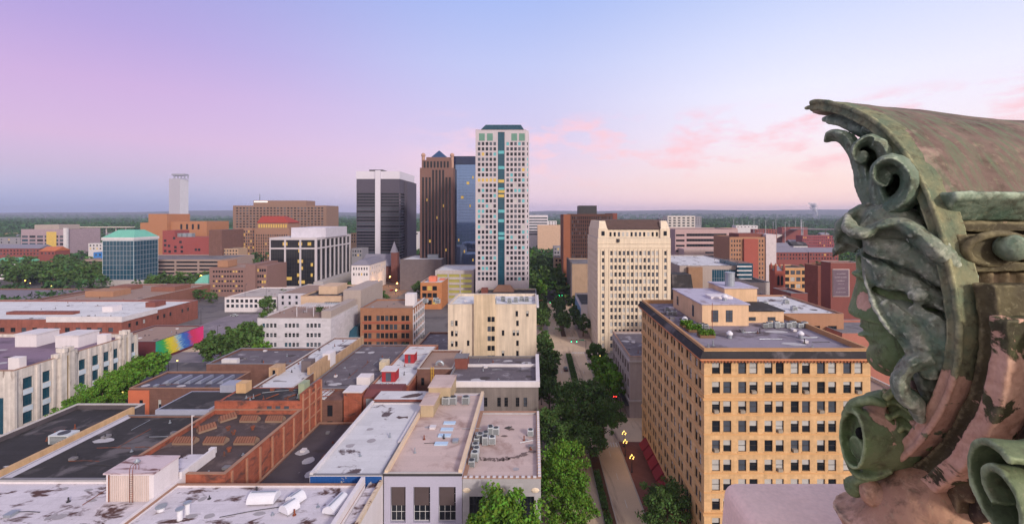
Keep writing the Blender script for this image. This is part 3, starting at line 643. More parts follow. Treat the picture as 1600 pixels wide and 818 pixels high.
q = MB(); q.box(b.x1+.5, b.x1+9, 400, 470, .03, 8); lw = b.part('low_wing', q, CONC)
# ================================================================== low white two-storey block and its neighbours
b = bld('low_white_block', 'low white two storey block with square windows and a parking roof', 351, 434, 313, 464, 356, WHITEP, mat('pale concrete deck', (176, 166, 164), stain=((150, 138, 140), .05, .5, .6)), ph=.7)
grid(b, 'front', 11, 2, 2.1, 2.1, b.z1-1.6, 3.5, .6, mix=(('mid', 2), ('dark', 2))); b.finish()
b = bld('low_white_annex', 'small white annex with a tan roof, right of the low white two storey block', 434.5, 492, 305, 458, 345, mat('pale grey wall', (190, 184, 196)), R_TAN, ph=.5)
grid(b, 'front', 5, 2, 1.6, 2.1, b.z1-1.6, 4, .8, mix=(('dark', 1),)); b.finish()
b = bld('white_tile_block', 'white stone block with rows of grouped windows and a roof terrace', 402, 517, 215, 497, 248, mat('white veined stone', (204, 198, 208), var=.14, scale=.5, fine=.08, course=(1.1, .94)), R_TAN)
for g_ in range(3):
    for k in range(4):
        u = (408, 443, 477)[g_]; c = gx(u+1.6+6*k, 215)-b.x0
        b.windows('front', [(c-.05, c+1.35, z_, z_+2.0) for z_ in (gz(511.5, 215), gz(526.5, 215), gz(541.5, 215))], (1, 2), (('teal', 1), ('mid', 2), ('dark', 2)), FR_WHITE, .25)
b.finish()
q = MB(); q.box(b.x0-2.3, b.x0-.01, 213.5, 217, 0, gz(507, 215)); b.part('corner_post', q, CONC)
q = MB(); q.box(b.x1-5, b.x1-.4, 216, 247, b.z1-.1, b.z1+3.4); b.part('stair_house', q, BEIGE)
PERG = mat('white pergola', (196, 190, 198))
q = MB(); zr = b.z1
for i in range(15): q.box(-117+1.2*i, -116.7+1.2*i, 222, 232, zr+4.0, zr+4.25)
for x in (-117.3, -109, -101): q.box(x, x+.3, 222, 222.3, zr-.8, zr+3.99); q.box(x, x+.3, 231.7, 232, zr-.8, zr+3.99)
b.part('pergola', q, PERG)
b = bld('glass_atrium_block', 'modern block with dark blue curtain wall and a beige windowless stair core', 470, 541, 252, 462, 292, mat('peach panel', (196, 168, 146)), R_DARK)
curtain(b, 'front', 14, 9, FR_STEEL, 'teal', .3, 2, b.z1-3.4, u0=(b.x1-b.x0)*.52); b.finish()
q = MB(); q.box(b.x1+.01, gx(566, 250), 248, 284, 0, gz(452, 250)); b.part('stair_core', q, BEIGE)
q = MB(); q.box(gx(498, 262), gx(527, 262), 262, 276, b.z1-.9, gz(447, 262)); b.part('penthouse', q, mat('peach panel', (196, 168, 146)))
q = MB(); q.box(b.x1-10, b.x1-1, 251.85, 251.997, b.z1-8, b.z1-4.4); b.part('aqua_glazing', q, G_AQUA)
q = MB(); q.frustum(gx(528, 236), gx(563, 236), 234, 247.9, 0, gx(556, 240), gx(562, 240), 238, 247.9, gz(508, 240)); b.part('glass_canopy', q, G_TEAL)
# ================================================================== brown brick office with white grid side
b = Building('brown_brick_office', 'four storey brown brick office with a white gridded side wall', gx(563, 231), gx(645, 231), 231, 255, 20, mat('rust brown brick', (158, 112, 88), var=.1, streak=.1, course=(.6, .93)), R_TAN)
u = lambda px: gx(px, 231)-b.x0
for r_ in range(4):
    zb = gz(501+13.6*r_, 231)
    b.windows('front', [(u(p), u(p+5.4), zb, zb+2.7) for p in (568.5, 575, 588, 594.8, 601.6, 608.4, 615.2, 627, 633.8)], (2, 2), (('dark', 5), ('mid', 2)), FR_DARK, .35)
    b.windows('right', [(1+4.5*i, 5.1+4.5*i, zb-.2, zb+2.9) for i in range(5)], (3, 3), (('mid', 2), ('dark', 1)), FR_STEEL, .12)
b.finish(); q = MB()
for r_ in range(5): q.box(b.x1+.003, b.x1+.35, 231, 255, 4.2+4.48*r_-2.1, 4.2+4.48*r_-1.2)
for i in range(6): q.box(b.x1+.004, b.x1+.3, 231.2+4.5*i, 231.9+4.5*i, 0, 19)
b.part('white_frame', q, COPING)
for r_ in range(4):
    q = MB(); q.box(b.x0+1, b.x1-1, 230.8, 230.998, gz(503.8+13.6*r_, 231)-.5, gz(501.5+13.6*r_, 231)-.15); b.part('spandrel', q, mat('red spandrel brick', (156, 88, 70)))
q = MB(); q.box(gx(633, 240), gx(648, 240), 240, 245, 19, gz(459, 240)); b.part('penthouse', q, WHITEP)
b = bld('orange_brick_loft', 'narrow bright orange brick loft with brown windowed front, before the parking garage', 657, 690, 322, 441, 352, mat('tan orange brick', (184, 122, 82), streak=.1), R_WHITE)
for r_ in range(3): b.windows('front', [(1.2+3.7*i, 4.4+3.7*i, b.z1-5.8-5*r_, b.z1-2.6-5*r_) for i in range(4)], (3, 2), (('dark', 4), ('lit', .4)), FR_DARK, .4)
grid(b, 'right', 6, 3, 1.2, 2.2, b.z1-3, 5, 1); b.finish()
q = MB(); q.box(b.x1+.003, b.x1+.25, 322, 352, 0, b.z1-.6) if False else q.box(gx(670, 330), gx(681, 330), 330, 336, b.z1-.85, gz(432, 330)); q.box(gx(686, 338), gx(694, 338), 338, 344, b.z1-.85, gz(436, 338)); b.part('roof_house', q, mat('salmon stucco', (214, 122, 98)))
b = bld('parking_garage', 'pale parking garage with yellow lit open decks before the tallest tower', 680, 740, 346, 422, 385, CONC, R_WHITE, cat='garage')
for r_ in range(5): b.windows('front', [(1+9.3*i, 9.5+9.3*i, b.z1-5.4-4.1*r_, b.z1-3.0-4.1*r_) for i in range(3)], (1, 1), (('glow', 1),), CONC, 1.2) if 'glow' in VARIANTS else VARIANTS.update(glow=mat('lit parking deck', (120, 110, 60), emit=((215, 200, 110), .35), fine=0)) or b.windows('front', [(1+9.3*i, 9.5+9.3*i, b.z1-5.4-4.1*r_, b.z1-3.0-4.1*r_) for i in range(3)], (1, 1), (('glow', 1),), CONC, 1.2)
b.finish()
b = bld('grey_windowless_block', 'dark grey windowless box with a pale roof, before the brown stepped tower', 625, 690, 405, 405, 455, mat('dark grey masonry', (112, 100, 104), var=.1, streak=.1, course=(1.2, .9)), R_WHITE); b.finish()
q = MB(); q.box(gx(668, 420), gx(684, 420), 420, 432, b.z1-.8, b.z1+3); b.part('air_handler', q, METAL)
# ================================================================== church and civic buildings in the middle distance
BR_CH = mat('brownstone', (112, 70, 66), var=.15)
SLATE = mat('slate roof', (126, 122, 138), var=.12, streak=.1)
ch = thing('stone_church', 'brownstone church with grey gabled roof and a short pointed steeple, at the dark banded tower', 'church', (gx(595, 455), 455, 0))
class Q:   # part helper for an Empty
    def __init__(s, root): s.root = root; s.off = root.location
    part = Building.part
def gable(q, x0, x1, y0, y1, z0, z1, along='x'):
    if along == 'x':
        ym = (y0+y1)/2; q.quad((x0, y0, z0), (x1, y0, z0), (x1, ym, z1), (x0, ym, z1)); q.quad((x1, y1, z0), (x0, y1, z0), (x0, ym, z1), (x1, ym, z1)); q.poly([(x0, y0, z0), (x0, ym, z1), (x0, y1, z0)]); q.poly([(x1, y0, z0), (x1, y1, z0), (x1, ym, z1)])
    else:
        xm = (x0+x1)/2; q.quad((x0, y1, z0), (x0, y0, z0), (xm, y0, z1), (xm, y1, z1)); q.quad((x1, y0, z0), (x1, y1, z0), (xm, y1, z1), (xm, y0, z1)); q.poly([(x0, y0, z0), (x1, y0, z0), (xm, y0, z1)]); q.poly([(x1, y1, z0), (x0, y1, z0), (xm, y1, z1)])
c = Q(ch)
q = MB(); q.box(gx(566, 455), gx(617, 455), 455, 480, 0, 16); c.part('wall', q, BR_CH)
q = MB(); gable(q, gx(564, 454), gx(616, 454), 453, 482, 16.01, 27); c.part('roof', q, SLATE)
q = MB(); q.box(gx(583, 448), gx(596, 448), 448, 454.9, 0, 16); gable(q, gx(583, 448), gx(596, 448), 448, 454.9, 16, 23, 'y'); c.part('porch', q, BR_CH)
q = MB(); q.box(gx(611, 447), gx(621, 447), 447, 453, 0, 30); t_ = c.part('tower', q, BR_CH); q = MB(); cx = gx(616, 450); q.frustum(cx-3.2, cx+3.2, 446.9, 453.3, 30.01, cx-.1, cx+.1, 450, 450.2, 41); c.part('spire', q, SLATE, t_)
b = bld('white_civic_block', 'low white civic block with hipped grey roof and street lamps along it', 549, 577, 395, 414, 440, WHITEP, None, ph=0)
grid(b, 'front', 6, 2, 1.2, 2.2, b.z1-2, 5, 1); grid(b, 'right', 9, 2, 1.2, 2.4, b.z1-2, 5, 1, mix=(('dark', 2), ('lit', 1))); b.finish()
q = MB(); q.frustum(b.x0-.5, b.x1+.5, 394.5, 440.5, b.z1+.01, b.x0+5, b.x1-5, 400, 434, b.z1+4); b.part('hipped_roof', q, SLATE)
b = bld('small_white_house', 'small white building with green roof beside the brown office', 305, 325, 385, 442, 400, WHITEP, None, ph=0); grid(b, 'front', 3, 2, 1.5, 2, b.z1-1.6, 4.2, .6); b.finish()
q = MB(); q.frustum(b.x0-.5, b.x1+.5, 384.5, 400.5, b.z1+.01, b.x0+3, b.x1-3, 389, 396, b.z1+6); b.part('hipped_roof', q, PATINA)
b = bld('brown_office', 'brown five storey office with small windows and a blank corner tower', 327, 385, 372, 418, 405, mat('mauve brown brick', (134, 104, 100), var=.08), R_TAN)
grid(b, 'front', 11, 5, 1.5, 1.5, b.z1-2.4, 4.0, 2.5, mix=(('dark', 4), ('lit', .7))); b.finish()
q = MB(); q.box(b.x1+.01, gx(400, 372), 371, 404, 0, gz(413, 371)); bb = b.part('corner_tower', q, mat('mauve brown brick', (134, 104, 100)))
q = MB(); q.box(gx(400, 372)+.01, gx(417, 374), 374, 404, 0, gz(415, 374)); wg = b.part('wing', q, mat('mauve brown brick', (134, 104, 100)))
for j in range(4):
    for i in range(4): w = MB(); x = gx(402+3.6*i, 374); w.box(x, x+1.3, 373.9, 374.1, gz(424+9*j, 374), gz(420+9*j, 374)); b.part('window', w, rnd.choice([G_DARK, G_DARK, G_LIT]), wg)
q = MB(); q.box(gx(340, 380), gx(356, 380), 380, 392, b.z1-.5, b.z1+5); b.part('penthouse', q, BR_TAN)
# ================================================================== left: glass block with green roof, hospitals, slab tower
b = bld('glass_green_roof_block', 'teal glass office block with white mullions under a pale green mansard roof', 160, 209, 430, 375, 458, mat('white mullion frame', (186, 196, 204)), None, ph=0)
curtain(b, 'front', 9, 9, FR_STEEL, 'teal', .3, 1, b.z1-1); curtain(b, 'right', 8, 9, FR_STEEL, 'teal', .3, 1, b.z1-1); b.finish()
q = MB(); q.box(b.x0-.6, b.x1+.6, 429.4, 458.6, b.z1+.002, b.z1+2.6); b.part('white_band', q, COPING)
q = MB(); q.frustum(b.x0-.2, b.x1+.2, 429.8, 458.2, b.z1+2.61, b.x0+7, b.x1-7, 439, 450, b.z1+9.5); b.part('mansard_roof', q, PATINA)
q = MB(); q.box(gx(126, 424), gx(236, 424), 424, 429.3, 0, 5.5); b.part('base', q, CONC)
b = bld('parking_deck', 'long tan parking deck with dark horizontal openings behind the teal glass block', 130, 345, 500, 405, 560, mat('tan precast', (158, 136, 130), var=.06), R_GREY, cat='garage')
Wd = b.x1-b.x0
for r_ in range(4): b.windows('front', [(1+Wd*i/6, Wd*(i+1)/6-.6, 1.5+4.1*r_, 3.5+4.1*r_) for i in range(6)], (1, 1), (('dark', 1),), FR_DARK, 1.5)
b.finish()
OB = mat('orange hospital brick', (170, 118, 88), var=.08, streak=.06)
b = bld('orange_brick_hospital', 'windowless orange brick hospital tower with stepped wings, below the pale slab tower', 232, 261, 600, 334, 640, OB, R_TAN); b.finish()
for a, c_, y, d in ((209, 231.8, 348, 10), (261.2, 318, 346, 6)):
    q = MB(); q.box(gx(a, 600), gx(c_, 600), 600+d, 650, 0, gz(y, 600)); wg = b.part('wing', q, OB)
for k in range(4): q = MB(); x = gx(281+9*k, 605); q.box(x, x+2.5, 605.8, 606.1, gz(358, 605), gz(350, 605)); b.part('window', q, G_DARK, wg)
RB = mat('red hospital brick', (146, 74, 72), var=.08)
b = bld('red_brick_hospital', 'red brick hospital block with few dark windows and rooftop machinery', 254, 330, 560, 371, 598, RB, R_GREY)
u = lambda px: gx(px, 560)-b.x0
b.windows('front', [(u(p), u(p+4), gz(y, 560)-3, gz(y, 560)) for p, y in ((270, 370), (280, 376), (256, 381), (262, 382), (272, 384), (282, 384), (256, 390), (263, 391), (272, 390), (282, 391), (304, 388), (309, 388), (262, 398), (272, 398), (256, 374))], 'flat', (('dark', 1),)); b.finish()
q = MB(); q.box(gx(324, 558), gx(349, 558), 558, 600, 0, gz(362, 558)) if False else q.box(b.x1+.01, gx(350, 560), 556, 598, 0, gz(359, 560)); b.part('brown_wing', q, BR_BRN)
q = MB(); q.box(gx(253, 565), gx(272, 565), 566, 590, b.z1-.5, gz(360, 565)); b.part('upper_block', q, RB)
q = MB(); [q.box(gx(277+8*k, 570), gx(283.5+8*k, 570), 570, 576, b.z1-.7, b.z1+5) for k in range(3)]; b.part('cooling_tower', q, METAL)
b = bld('pale_slab_tower', 'windowless pale concrete slab tower with an open truss on top, far left', 264, 281, 800, 279, 815, mat('pale ribbed concrete', (170, 166, 182), var=.05, streak=.06), R_GREY); b.finish()
q = MB(); q.prism([(b.x1+.01, 800), (gx(294.5, 814), 814), (b.x1+.01, 815)], 0, b.z1-1); b.part('side_wing', q, mat('light ribbed concrete', (184, 182, 196)))
q = MB(); q.box(b.x0+2, gx(290, 806), 803, 813, b.z1+6, b.z1+9); 
for k in range(5): xx = b.x0+3+6.0*k; q.tube([(xx, 806, b.z1-.4), (xx+4.5, 806, b.z1+6.2)], .5, 4); q.tube([(xx+4.5, 806, b.z1-.4), (xx, 806, b.z1+6.2)], .5, 4)
b.part('roof_truss', q, mat('grey truss', (150, 150, 166)))
HB = mat('brown hospital brick', (138, 110, 98), var=.06)
b = bld('wide_brown_hospital', 'wide brown hospital slab with rows of small windows and a rooftop penthouse', 364, 510, 720, 321, 765, HB, R_TAN)
grid(b, 'front', 26, 14, 3.2, 2.2, gz(324, 720), 4.3, 4, mix=(('dark', 5), ('mid', 2))); b.finish()
q = MB(); q.box(gx(393, 725), gx(476, 725), 730, 760, b.z1-.5, gz(313, 725)); b.part('penthouse', q, HB)
q = MB(); q.box(gx(397, 729.5), gx(418, 729.5), 729.6, 729.9, gz(316, 729), gz(314, 729)); b.part('roof_sign', q, mat('lit white sign', (230, 225, 220), emit=((255, 240, 225), .8)))
q = MB(); q.cyl(gx(406, 740), 740, b.z1, gz(303, 740), .35, 6); b.part('mast', q, DKMETAL)
TB = mat('tan office brick', (152, 116, 100), var=.06)
b = bld('red_roof_office', 'stepped tan office tower with red hipped roof before the wide brown hospital', 397, 452, 630, 357, 670, TB, R_TAN)
grid(b, 'front', 14, 12, 1.6, 2.6, gz(366, 630), 4.0, 2, mix=(('dark', 6), ('lit', .8), ('mid', 2))); b.finish()
q = MB(); q.box(gx(402, 632), gx(450, 632), 632, 662, b.z1, gz(348, 632)); up = b.part('upper_tier', q, TB)
for i in range(12): w = MB(); x = gx(404+3.8*i, 632); w.box(x, x+2, 631.8, 632.1, gz(355.5, 632), gz(350, 632)); b.part('lit_window', w, G_LIT, up)
q = MB(); q.frustum(gx(401, 631), gx(451, 631), 631, 663, gz(348, 632)+.01, gx(408, 640), gx(441, 640), 642, 652, gz(337.5, 640)); b.part('hipped_roof', q, mat('red tile roof', (152, 62, 54), var=.1))
q = MB(); q.box(gx(372, 632), gx(399, 632), 625, 629.9, 0, gz(356, 625)) ; lw = b.part('wing', q, TB)
for j in range(10):
    for i in range(7): w = MB(); x = gx(374+3.5*i, 625); w.box(x, x+1.5, 624.8, 625.1, gz(363+5*j, 625), gz(360+5*j, 625)); b.part('window', w, rnd.choice([G_DARK, G_DARK, G_MID, G_LIT]), lw)
b = bld('glass_hospital', 'far glass fronted hospital with a yellow lit atrium, left edge', 33, 104, 640, 358, 690, mat('mauve panel', (160, 140, 150)), R_GREY)
Wd = b.x1-b.x0
for r_ in range(7): b.windows('front', [(1+Wd*i/6, Wd*(i+1)/6-1.2, 3+5.3*r_, 6.2+5.3*r_) for i in range(6)], (4, 1), (('mid', 3), ('teal', 2), ('dark', 2)), FR_DARK, .4)
b.finish(); q = MB(); q.box(gx(72, 639), gx(87, 639), 639.4, 639.9, 14, gz(362, 639)); b.part('lit_atrium', q, G_LIT)
q = MB(); q.box(gx(100, 638), gx(105, 638), 637, 639.9, 0, gz(356, 638)); b.part('white_fin', q, COPING)
q = MB(); q.box(gx(54, 650), gx(92, 650), 650, 680, b.z1-.5, gz(351, 650)); b.part('penthouse', q, BEIGE)
b = bld('white_garage', 'white slatted garage at the left edge', -20, 24, 470, 424, 500, WHITEP, R_GREY, cat='garage')
for r_ in range(4): b.windows('front', [(1, 28, 2+4*r_, 4+4*r_)], (1, 1), (('dark', 1),), FR_DARK, .8)
b.finish()
b = bld('green_roof_hall', 'low brick hall with a green metal roof, far left', -20, 26, 560, 410, 590, BR_TAN, None, ph=0); grid(b, 'front', 8, 1, 2, 2, b.z1-1.2, 4, 1); b.finish()
q = MB(); q.frustum(b.x0-1, b.x1+1, 559, 591, b.z1+.01, b.x0+6, b.x1-6, 572, 578, b.z1+5); b.part('hipped_roof', q, mat('green metal roof', (92, 160, 128)))
# ================================================================== left: art deco store and the brick blocks behind it
DECO = mat('stained white limestone', (208, 198, 194), var=.22, scale=.6, streak=.42, stain=((120, 104, 98), .5, .6, .74, (1, 1, .25)))
b = Building('art_deco_store', 'stained white art deco store with stepped piers and tall blue windows, left edge', -215, -159, 137, 180, 20.2, DECO, mat('purple grey roof', (128, 108, 128), var=.12, scale=.12, stain=((100, 84, 100), .1, .52, .64)), ph=1.2, pt=.8)
def yv(px): return 159*700/(833-px)-137
wl = []
bays = [(2.6, 5.4), (8.2, 10.6), (19.8, 22.2), (24.6, 27), (28.8, 31.0), (32.6, 34.6), (40.2, 41.9)]
for a, c_ in bays:
    b.windows('right', [(a, c_, z, z+3.6) for z in (2.6, 8.0, 13.4)], (3, 4), (('teal', 1),), mat('teal window frame', (40, 70, 84)), .5)
b.finish(); q = MB()
for a, c_ in bays:
    for z in (6.3, 11.7): q.box(-159+.003-.3, -158.9, 137+a+.05, 137+c_-.05, z, z+1.6)
stuff(b.part('spandrel', q, mat('pale blue spandrel', (196, 206, 220))))
for a, c_ in ((13.0, 17.6), (36.0, 39.0)):
    y0 = 137+a; y1 = 137+c_; m_ = (y0+y1)/2; q = MB()
    q.box(-158.99, -157.9, y0, m_-.45, 0, 21.6); q.box(-158.99, -157.9, m_+.45, y1, 0, 21.6); q.box(-160.6, -157.6, y0+.7, m_-.45, 21.6, 23); q.box(-160.6, -157.6, m_+.45, y1-.7, 21.6, 23); q.box(-160.4, -158.2, y0-1, y1+1, 20.2, 21.4)
    p_ = b.part('stepped_pier', q, DECO); q = MB(); q.box(-158.98, -158.5, m_-.44, m_+.44, 2, 20.1); b.part('lit_slot', q, mat('bronze grille', (110, 84, 44), emit=((230, 180, 70), .12), var=.5, scale=1.5), p_)
q = MB()
for a in (0.3, 6.6, 11.4, 18.4, 23.4, 27.9, 31.8, 35.2, 39.4, 42.4): q.box(-158.98, -158.5, 137+a-.35, 137+a+.35, 0, 20.0)
b.part('pilaster', q, DECO)
for (x0, x1, y0, y1, h) in ((-192, -184, 166, 174, 4.4), (-176, -167.5, 165, 173, 4.2)):
    q = MB(); q.box(x0, x1, y0, y1, 19.0, 19+h); p_ = b.part('penthouse', q, WHITEP); q = MB(); q.box(x0-.2, x1+.2, y0-.2, y1+.2, 19+h+.002, 19+h+.4); b.part('coping', q, COPING, p_)
for y, h in ((139.5, 4.4), (168, 4)): q = MB(); q.box(-163.5, -160, y, y+2, 19, 19+h); b.part('wall_return', q, WHITEP)
q = MB(); q.box(-171, -162, 136.75, 136.998, 1, 12); b.part('corner_glazing', q, G_TEAL)
b = Building('long_brick_warehouse', 'long red brick warehouse with a patched white roof, behind the art deco store', -400, -220, 239.5, 294, 12, mat('warehouse brick', (142, 86, 76), var=.26, scale=.3, streak=.25, course=(.5, .85)), R_WHITE, ph=.9)
b.windows('right', [(4+4.6*i, 5.6+4.6*i, 6.6, 8.8) for i in range(10) if i not in (3, 7)], 'sash', (('dark', 3), ('blind', 1)), FR_DARK, .25)
grid(b, 'front', 30, 1, 2.6, 2.4, 7.6, 5, 3, style=(2, 2), mix=(('dark', 2), ('mid', 1))); b.finish()
for x0, x1, y0, y1, h in ((-252, -246, 262, 268, 3), (-300, -262, 255, 259, 1.4), (-238, -232, 275, 283, 3), (-330, -322, 262, 268, 3.2)): q = MB(); q.box(x0, x1, y0, y1, 11.05, 11.1+h); b.part('roof_house', q, rnd.choice([WHITEP, BR_DK]))
q = MB(); q.box(-260, -219.6, 239.1, 239.49, 10.6, 13.6); q.box(-219.98, -219.6, 239.49, 262, 10.6, 13.2); b.part('white_parapet', q, COPING)
b = Building('brown_low_block', 'wide low brown brick block with flat tan roof before the teal glass block', -330, -268, 300, 372, 10.4, mat('brown face brick', (136, 92, 80), var=.16, streak=.12), R_TAN); b.finish()
for x0, x1, y0, y1, h in ((-318, -298, 318, 332, 4), (-290, -272, 340, 356, 3.5), (-326, -312, 345, 358, 3)): q = MB(); q.box(x0, x1, y0, y1, 9.62, 9.6+h); b.part('penthouse', q, rnd.choice([BR_TAN, mat('brown face brick', (150, 92, 74))]))
b = Building('grey_brick_row', 'old grey roofed brick row at the left edge beyond the art deco store', -470, -335, 300, 345, 11, BR_BRN, mat('grey flat roof', (120, 112, 122))); grid(b, 'front', 18, 1, 2, 2, 8, 4, 2); b.finish()
# mural building
b = Building('mural_shop', 'small dark red shop whose long side wall carries a rainbow striped mural', -200, -174.5, 207, 237, 9.4, mat('maroon panel', (96, 46, 52), var=.08), R_TAN, ph=.5)
b.windows('front', [(8, 13, 4.6, 7.4), (3, 6, 1, 3.5), (15, 20, .8, 3)], (2, 2), (('mid', 1),), FR_STEEL, .2); b.finish()
mm = bpy.data.materials.new('rainbow mural'); mm.use_nodes = True; nt = mm.node_tree; geo = N(nt, 'ShaderNodeNewGeometry'); sx = N(nt, 'ShaderNodeSeparateXYZ'); nt.links.new(geo.outputs['Position'], sx.inputs[0])
tt = math_node(nt, 'ADD', math_node(nt, 'MULTIPLY_ADD', sx.outputs[1], 1/30, -207/30), math_node(nt, 'MULTIPLY', sx.outputs[2], .012))
nn = N(nt, 'ShaderNodeTexNoise'); nn.inputs['Scale'].default_value = 1.6; mpn = N(nt, 'ShaderNodeMapping'); mpn.inputs['Scale'].default_value = (1, .25, 1.6); nt.links.new(geo.outputs['Position'], mpn.inputs[0]); nt.links.new(mpn.outputs[0], nn.inputs[0])
tt = math_node(nt, 'ADD', tt, math_node(nt, 'MULTIPLY_ADD', nn.outputs[0], .34, -.17))
mc = ramp_node(nt, tt, [(0.0, S(30, 150, 160)), (.14, S(40, 160, 110)), (.24, S(60, 170, 70)), (.34, S(225, 205, 50)), (.44, S(215, 190, 60)), (.52, S(150, 190, 210)), (.60, S(50, 110, 190)), (.72, S(60, 90, 180)), (.80, S(200, 50, 90)), (1.0, S(215, 50, 120))])
nt.links.new(mc, nt.nodes['Principled BSDF'].inputs['Base Color']); nt.nodes['Principled BSDF'].inputs['Roughness'].default_value = .7
q = MB(); q.box(-174.49, -174.3, 207.1, 236.9, 1.2, 9.2); b.part('mural', q, mm)
# ================================================================== foreground roofs, lower left
q_ = MB
b = Building('stained_roof_store', 'white roofed store with brown water stains and a ribbed stair house, nearest at lower left', -125, -66.6, 40, 84.3, 18.0, WHITEP, R_STAIN, ph=.35)
b.finish()
RIB = mat('ribbed pale panel', (204, 184, 178), var=.08, streak=.22)
q = MB(); q.box(-75, -66.62, 78.7, 84.2, 17.66, 22.5); p_ = b.part('stair_house', q, WHITEP)
q = MB()
for i in range(22): q.box(-74.6+.33*i, -74.42+.33*i, 78.6, 78.698, 17.7, 22.2)
b.part('ribbed_cladding', q, RIB, p_)
q = MB(); q.box(-75.3, -66.4, 78.4, 84.35, 22.5, 22.75); b.part('stair_house_roof', q, mat('stair house roof', (196, 178, 186), var=.08, stain=((110, 74, 74), .35, .52, .62, (.4, 1.6, 1))), p_)
q = MB()
for x in (-70.6, -70.05): q.tube([(x, 78.35, 17.7), (x, 78.35, 23.3), (x, 78.6, 24.0), (x, 79.2, 24.1), (x, 79.6, 23.6), (x, 79.6, 22.8)], .045, 6)
for k in range(13): q.tube([(-70.6, 78.35, 18+.38*k), (-70.05, 78.35, 18+.38*k)], .03, 5)
b.part('roof_ladder', q, RUST, p_)
q = MB(); q.cyl(-74.4, 78.55, 17.7, 22.4, .09, 6); b.part('drain_pipe', q, RUST, p_)
q = MB(); q.cyl(-72.5, 82, 22.76, 22.95, .5, 12); q.cyl(-72.5, 82, 22.95, 23.4, .42, 12, None, .1); b.part('roof_vent', q, METAL, p_)
q = MB(); q.box(-72, -66.62, 84.4, 93, 0, 18.3); p_ = b.part('rear_wing', q, WHITEP); q = MB(); q.quad((-72, 84.4, 18.31), (-66.62, 84.4, 18.31), (-66.62, 93, 18.31), (-72, 93, 18.31)); b.part('rear_roof', q, R_STAIN, p_)
q = MB(); q.prism([(-66.6, 62), (-66.1, 62), (-66.1, 84.3), (-66.6, 84.3)], 17.5, 18.4); q.box(-66.6, -66.1, 84.301, 93.2, 0, 19.6); b.part('party_wall', q, WHITEP)
q = MB(); q.cyl(-71.2, 93.5, 17, 26.2, .09, 8); q.box(-71.2, -70.7, 93.45, 93.55, 26.0, 26.15); b.part('flagpole', q, COPING)
b = Building('duct_roof_store', 'stained white roofed store with curved duct hoods, left of the grey facade', -66.05, -31.2, 40, 83.2, 18.0, WHITEP, R_STAIN, ph=.35); b.finish()
q = MB(); q.box(-31.9, -31.15, 40, 83.1, 17.66, 19.4); b.part('white_parapet', q, WHITEP)
q = MB(); q.box(-31.1, -28.45, 50, 84.8, 0, 17.2); lw = b.part('side_strip', q, WHITEP); q = MB(); q.quad((-31.1, 50, 17.21), (-28.45, 50, 17.21), (-28.45, 84.8, 17.21), (-31.1, 84.8, 17.21)); b.part('strip_roof', q, R_STAIN, lw)
q = MB(); q.box(-29.0, -28.44, 50, 84.7, 17.2, 17.9); b.part('crumbling_parapet', q, mat('crumbling plaster', (206, 186, 166), var=.2, stain=((120, 90, 80), .8, .55, .62)), lw)
def hood(label, x, y, z, L, r, ang, along='x'):
    t = thing('duct_hood', label, 'duct hood', (x, y, z), 'duct hoods on the stained white roof', ang)
    q = MB(); pts = [(r*math.cos(math.pi*k/10), r*math.sin(math.pi*k/10)*1.0) for k in range(11)]
    n = len(pts)
    for (a, c), (d, e) in zip(pts[:-1], pts[1:]): q.quad((-L/2, a, c+.3), (L/2, a, c+.3), (L/2, d, e+.3), (-L/2, d, e+.3))
    q.poly([(-L/2, a, c+.3) for a, c in pts]); q.poly([(L/2, a, c+.3) for a, c in reversed(pts)])
    q.quad((-L/2, -r, .3), (-L/2, r, .3), (L/2, r, .3), (L/2, -r, .3)); q.build('hood', mat('white sheet metal', (216, 214, 224), var=.05, rough=.4), t)
    for sx_ in (-1, 1):
        q = MB()
        for sy_ in (-1, 1): q.box(sx_*L*.42-.06, sx_*L*.42+.06, sy_*r*.8-.05, sy_*r*.8+.05, 0, .35)
        q.box(sx_*L*.42-.05, sx_*L*.42+.05, -r*.8, r*.8, .2, .3); q.build('support_frame', METAL, t)
    q = MB(); q.box(-L*.45, L*.45, -r*.12, r*.12, r+.3, r+.34); q.build('seam', METAL, t)
hood('wide curved white duct hood, leftmost on the stained roof', gx(404, 77.3), 78.8, 17.66, 4.6, 1.35, R(3))
hood('slim curved white duct hood standing behind its twin', gx(457, 77.5), 78.6, 17.66, 2.3, 1.25, R(68))
hood('slim curved white duct hood, front one of the close pair', gx(449, 75.6), 76.2, 17.66, 2.3, 1.25, R(64))
hood('long bent white duct hood beside the white parapet', gx(521, 76), 77.0, 17.66, 4.2, 1.2, R(78))
def stack(label, x, y, z, r, h, cap=True, grp='roof vent stacks'):
    t = thing('vent_stack', label, 'vent', (x, y, z), grp)
    q = MB(); q.cyl(0, 0, 0, h, r, 12); q.build('pipe', mat('white sheet metal', (216, 214, 224)), t)
    q = MB(); q.cyl(0, 0, h+.12, h+.3, r*1.5, 14); q.box(-.04, .04, -r, r, h-.05, h+.12); q.build('cap', METAL, t)
stack('capped white vent pipe, rear one of the pair by the low dividing wall', gx(293, 75.5), 75.5, 17.66, .38, 1.7); stack('capped white vent pipe, front one of the pair by the low dividing wall', gx(281, 74), 74, 17.66, .42, 1.6)
stack('squat round vent close to the foot of the ribbed stair house', gx(233, 76.5)+2.2, 76.3, 17.66, .55, .5)
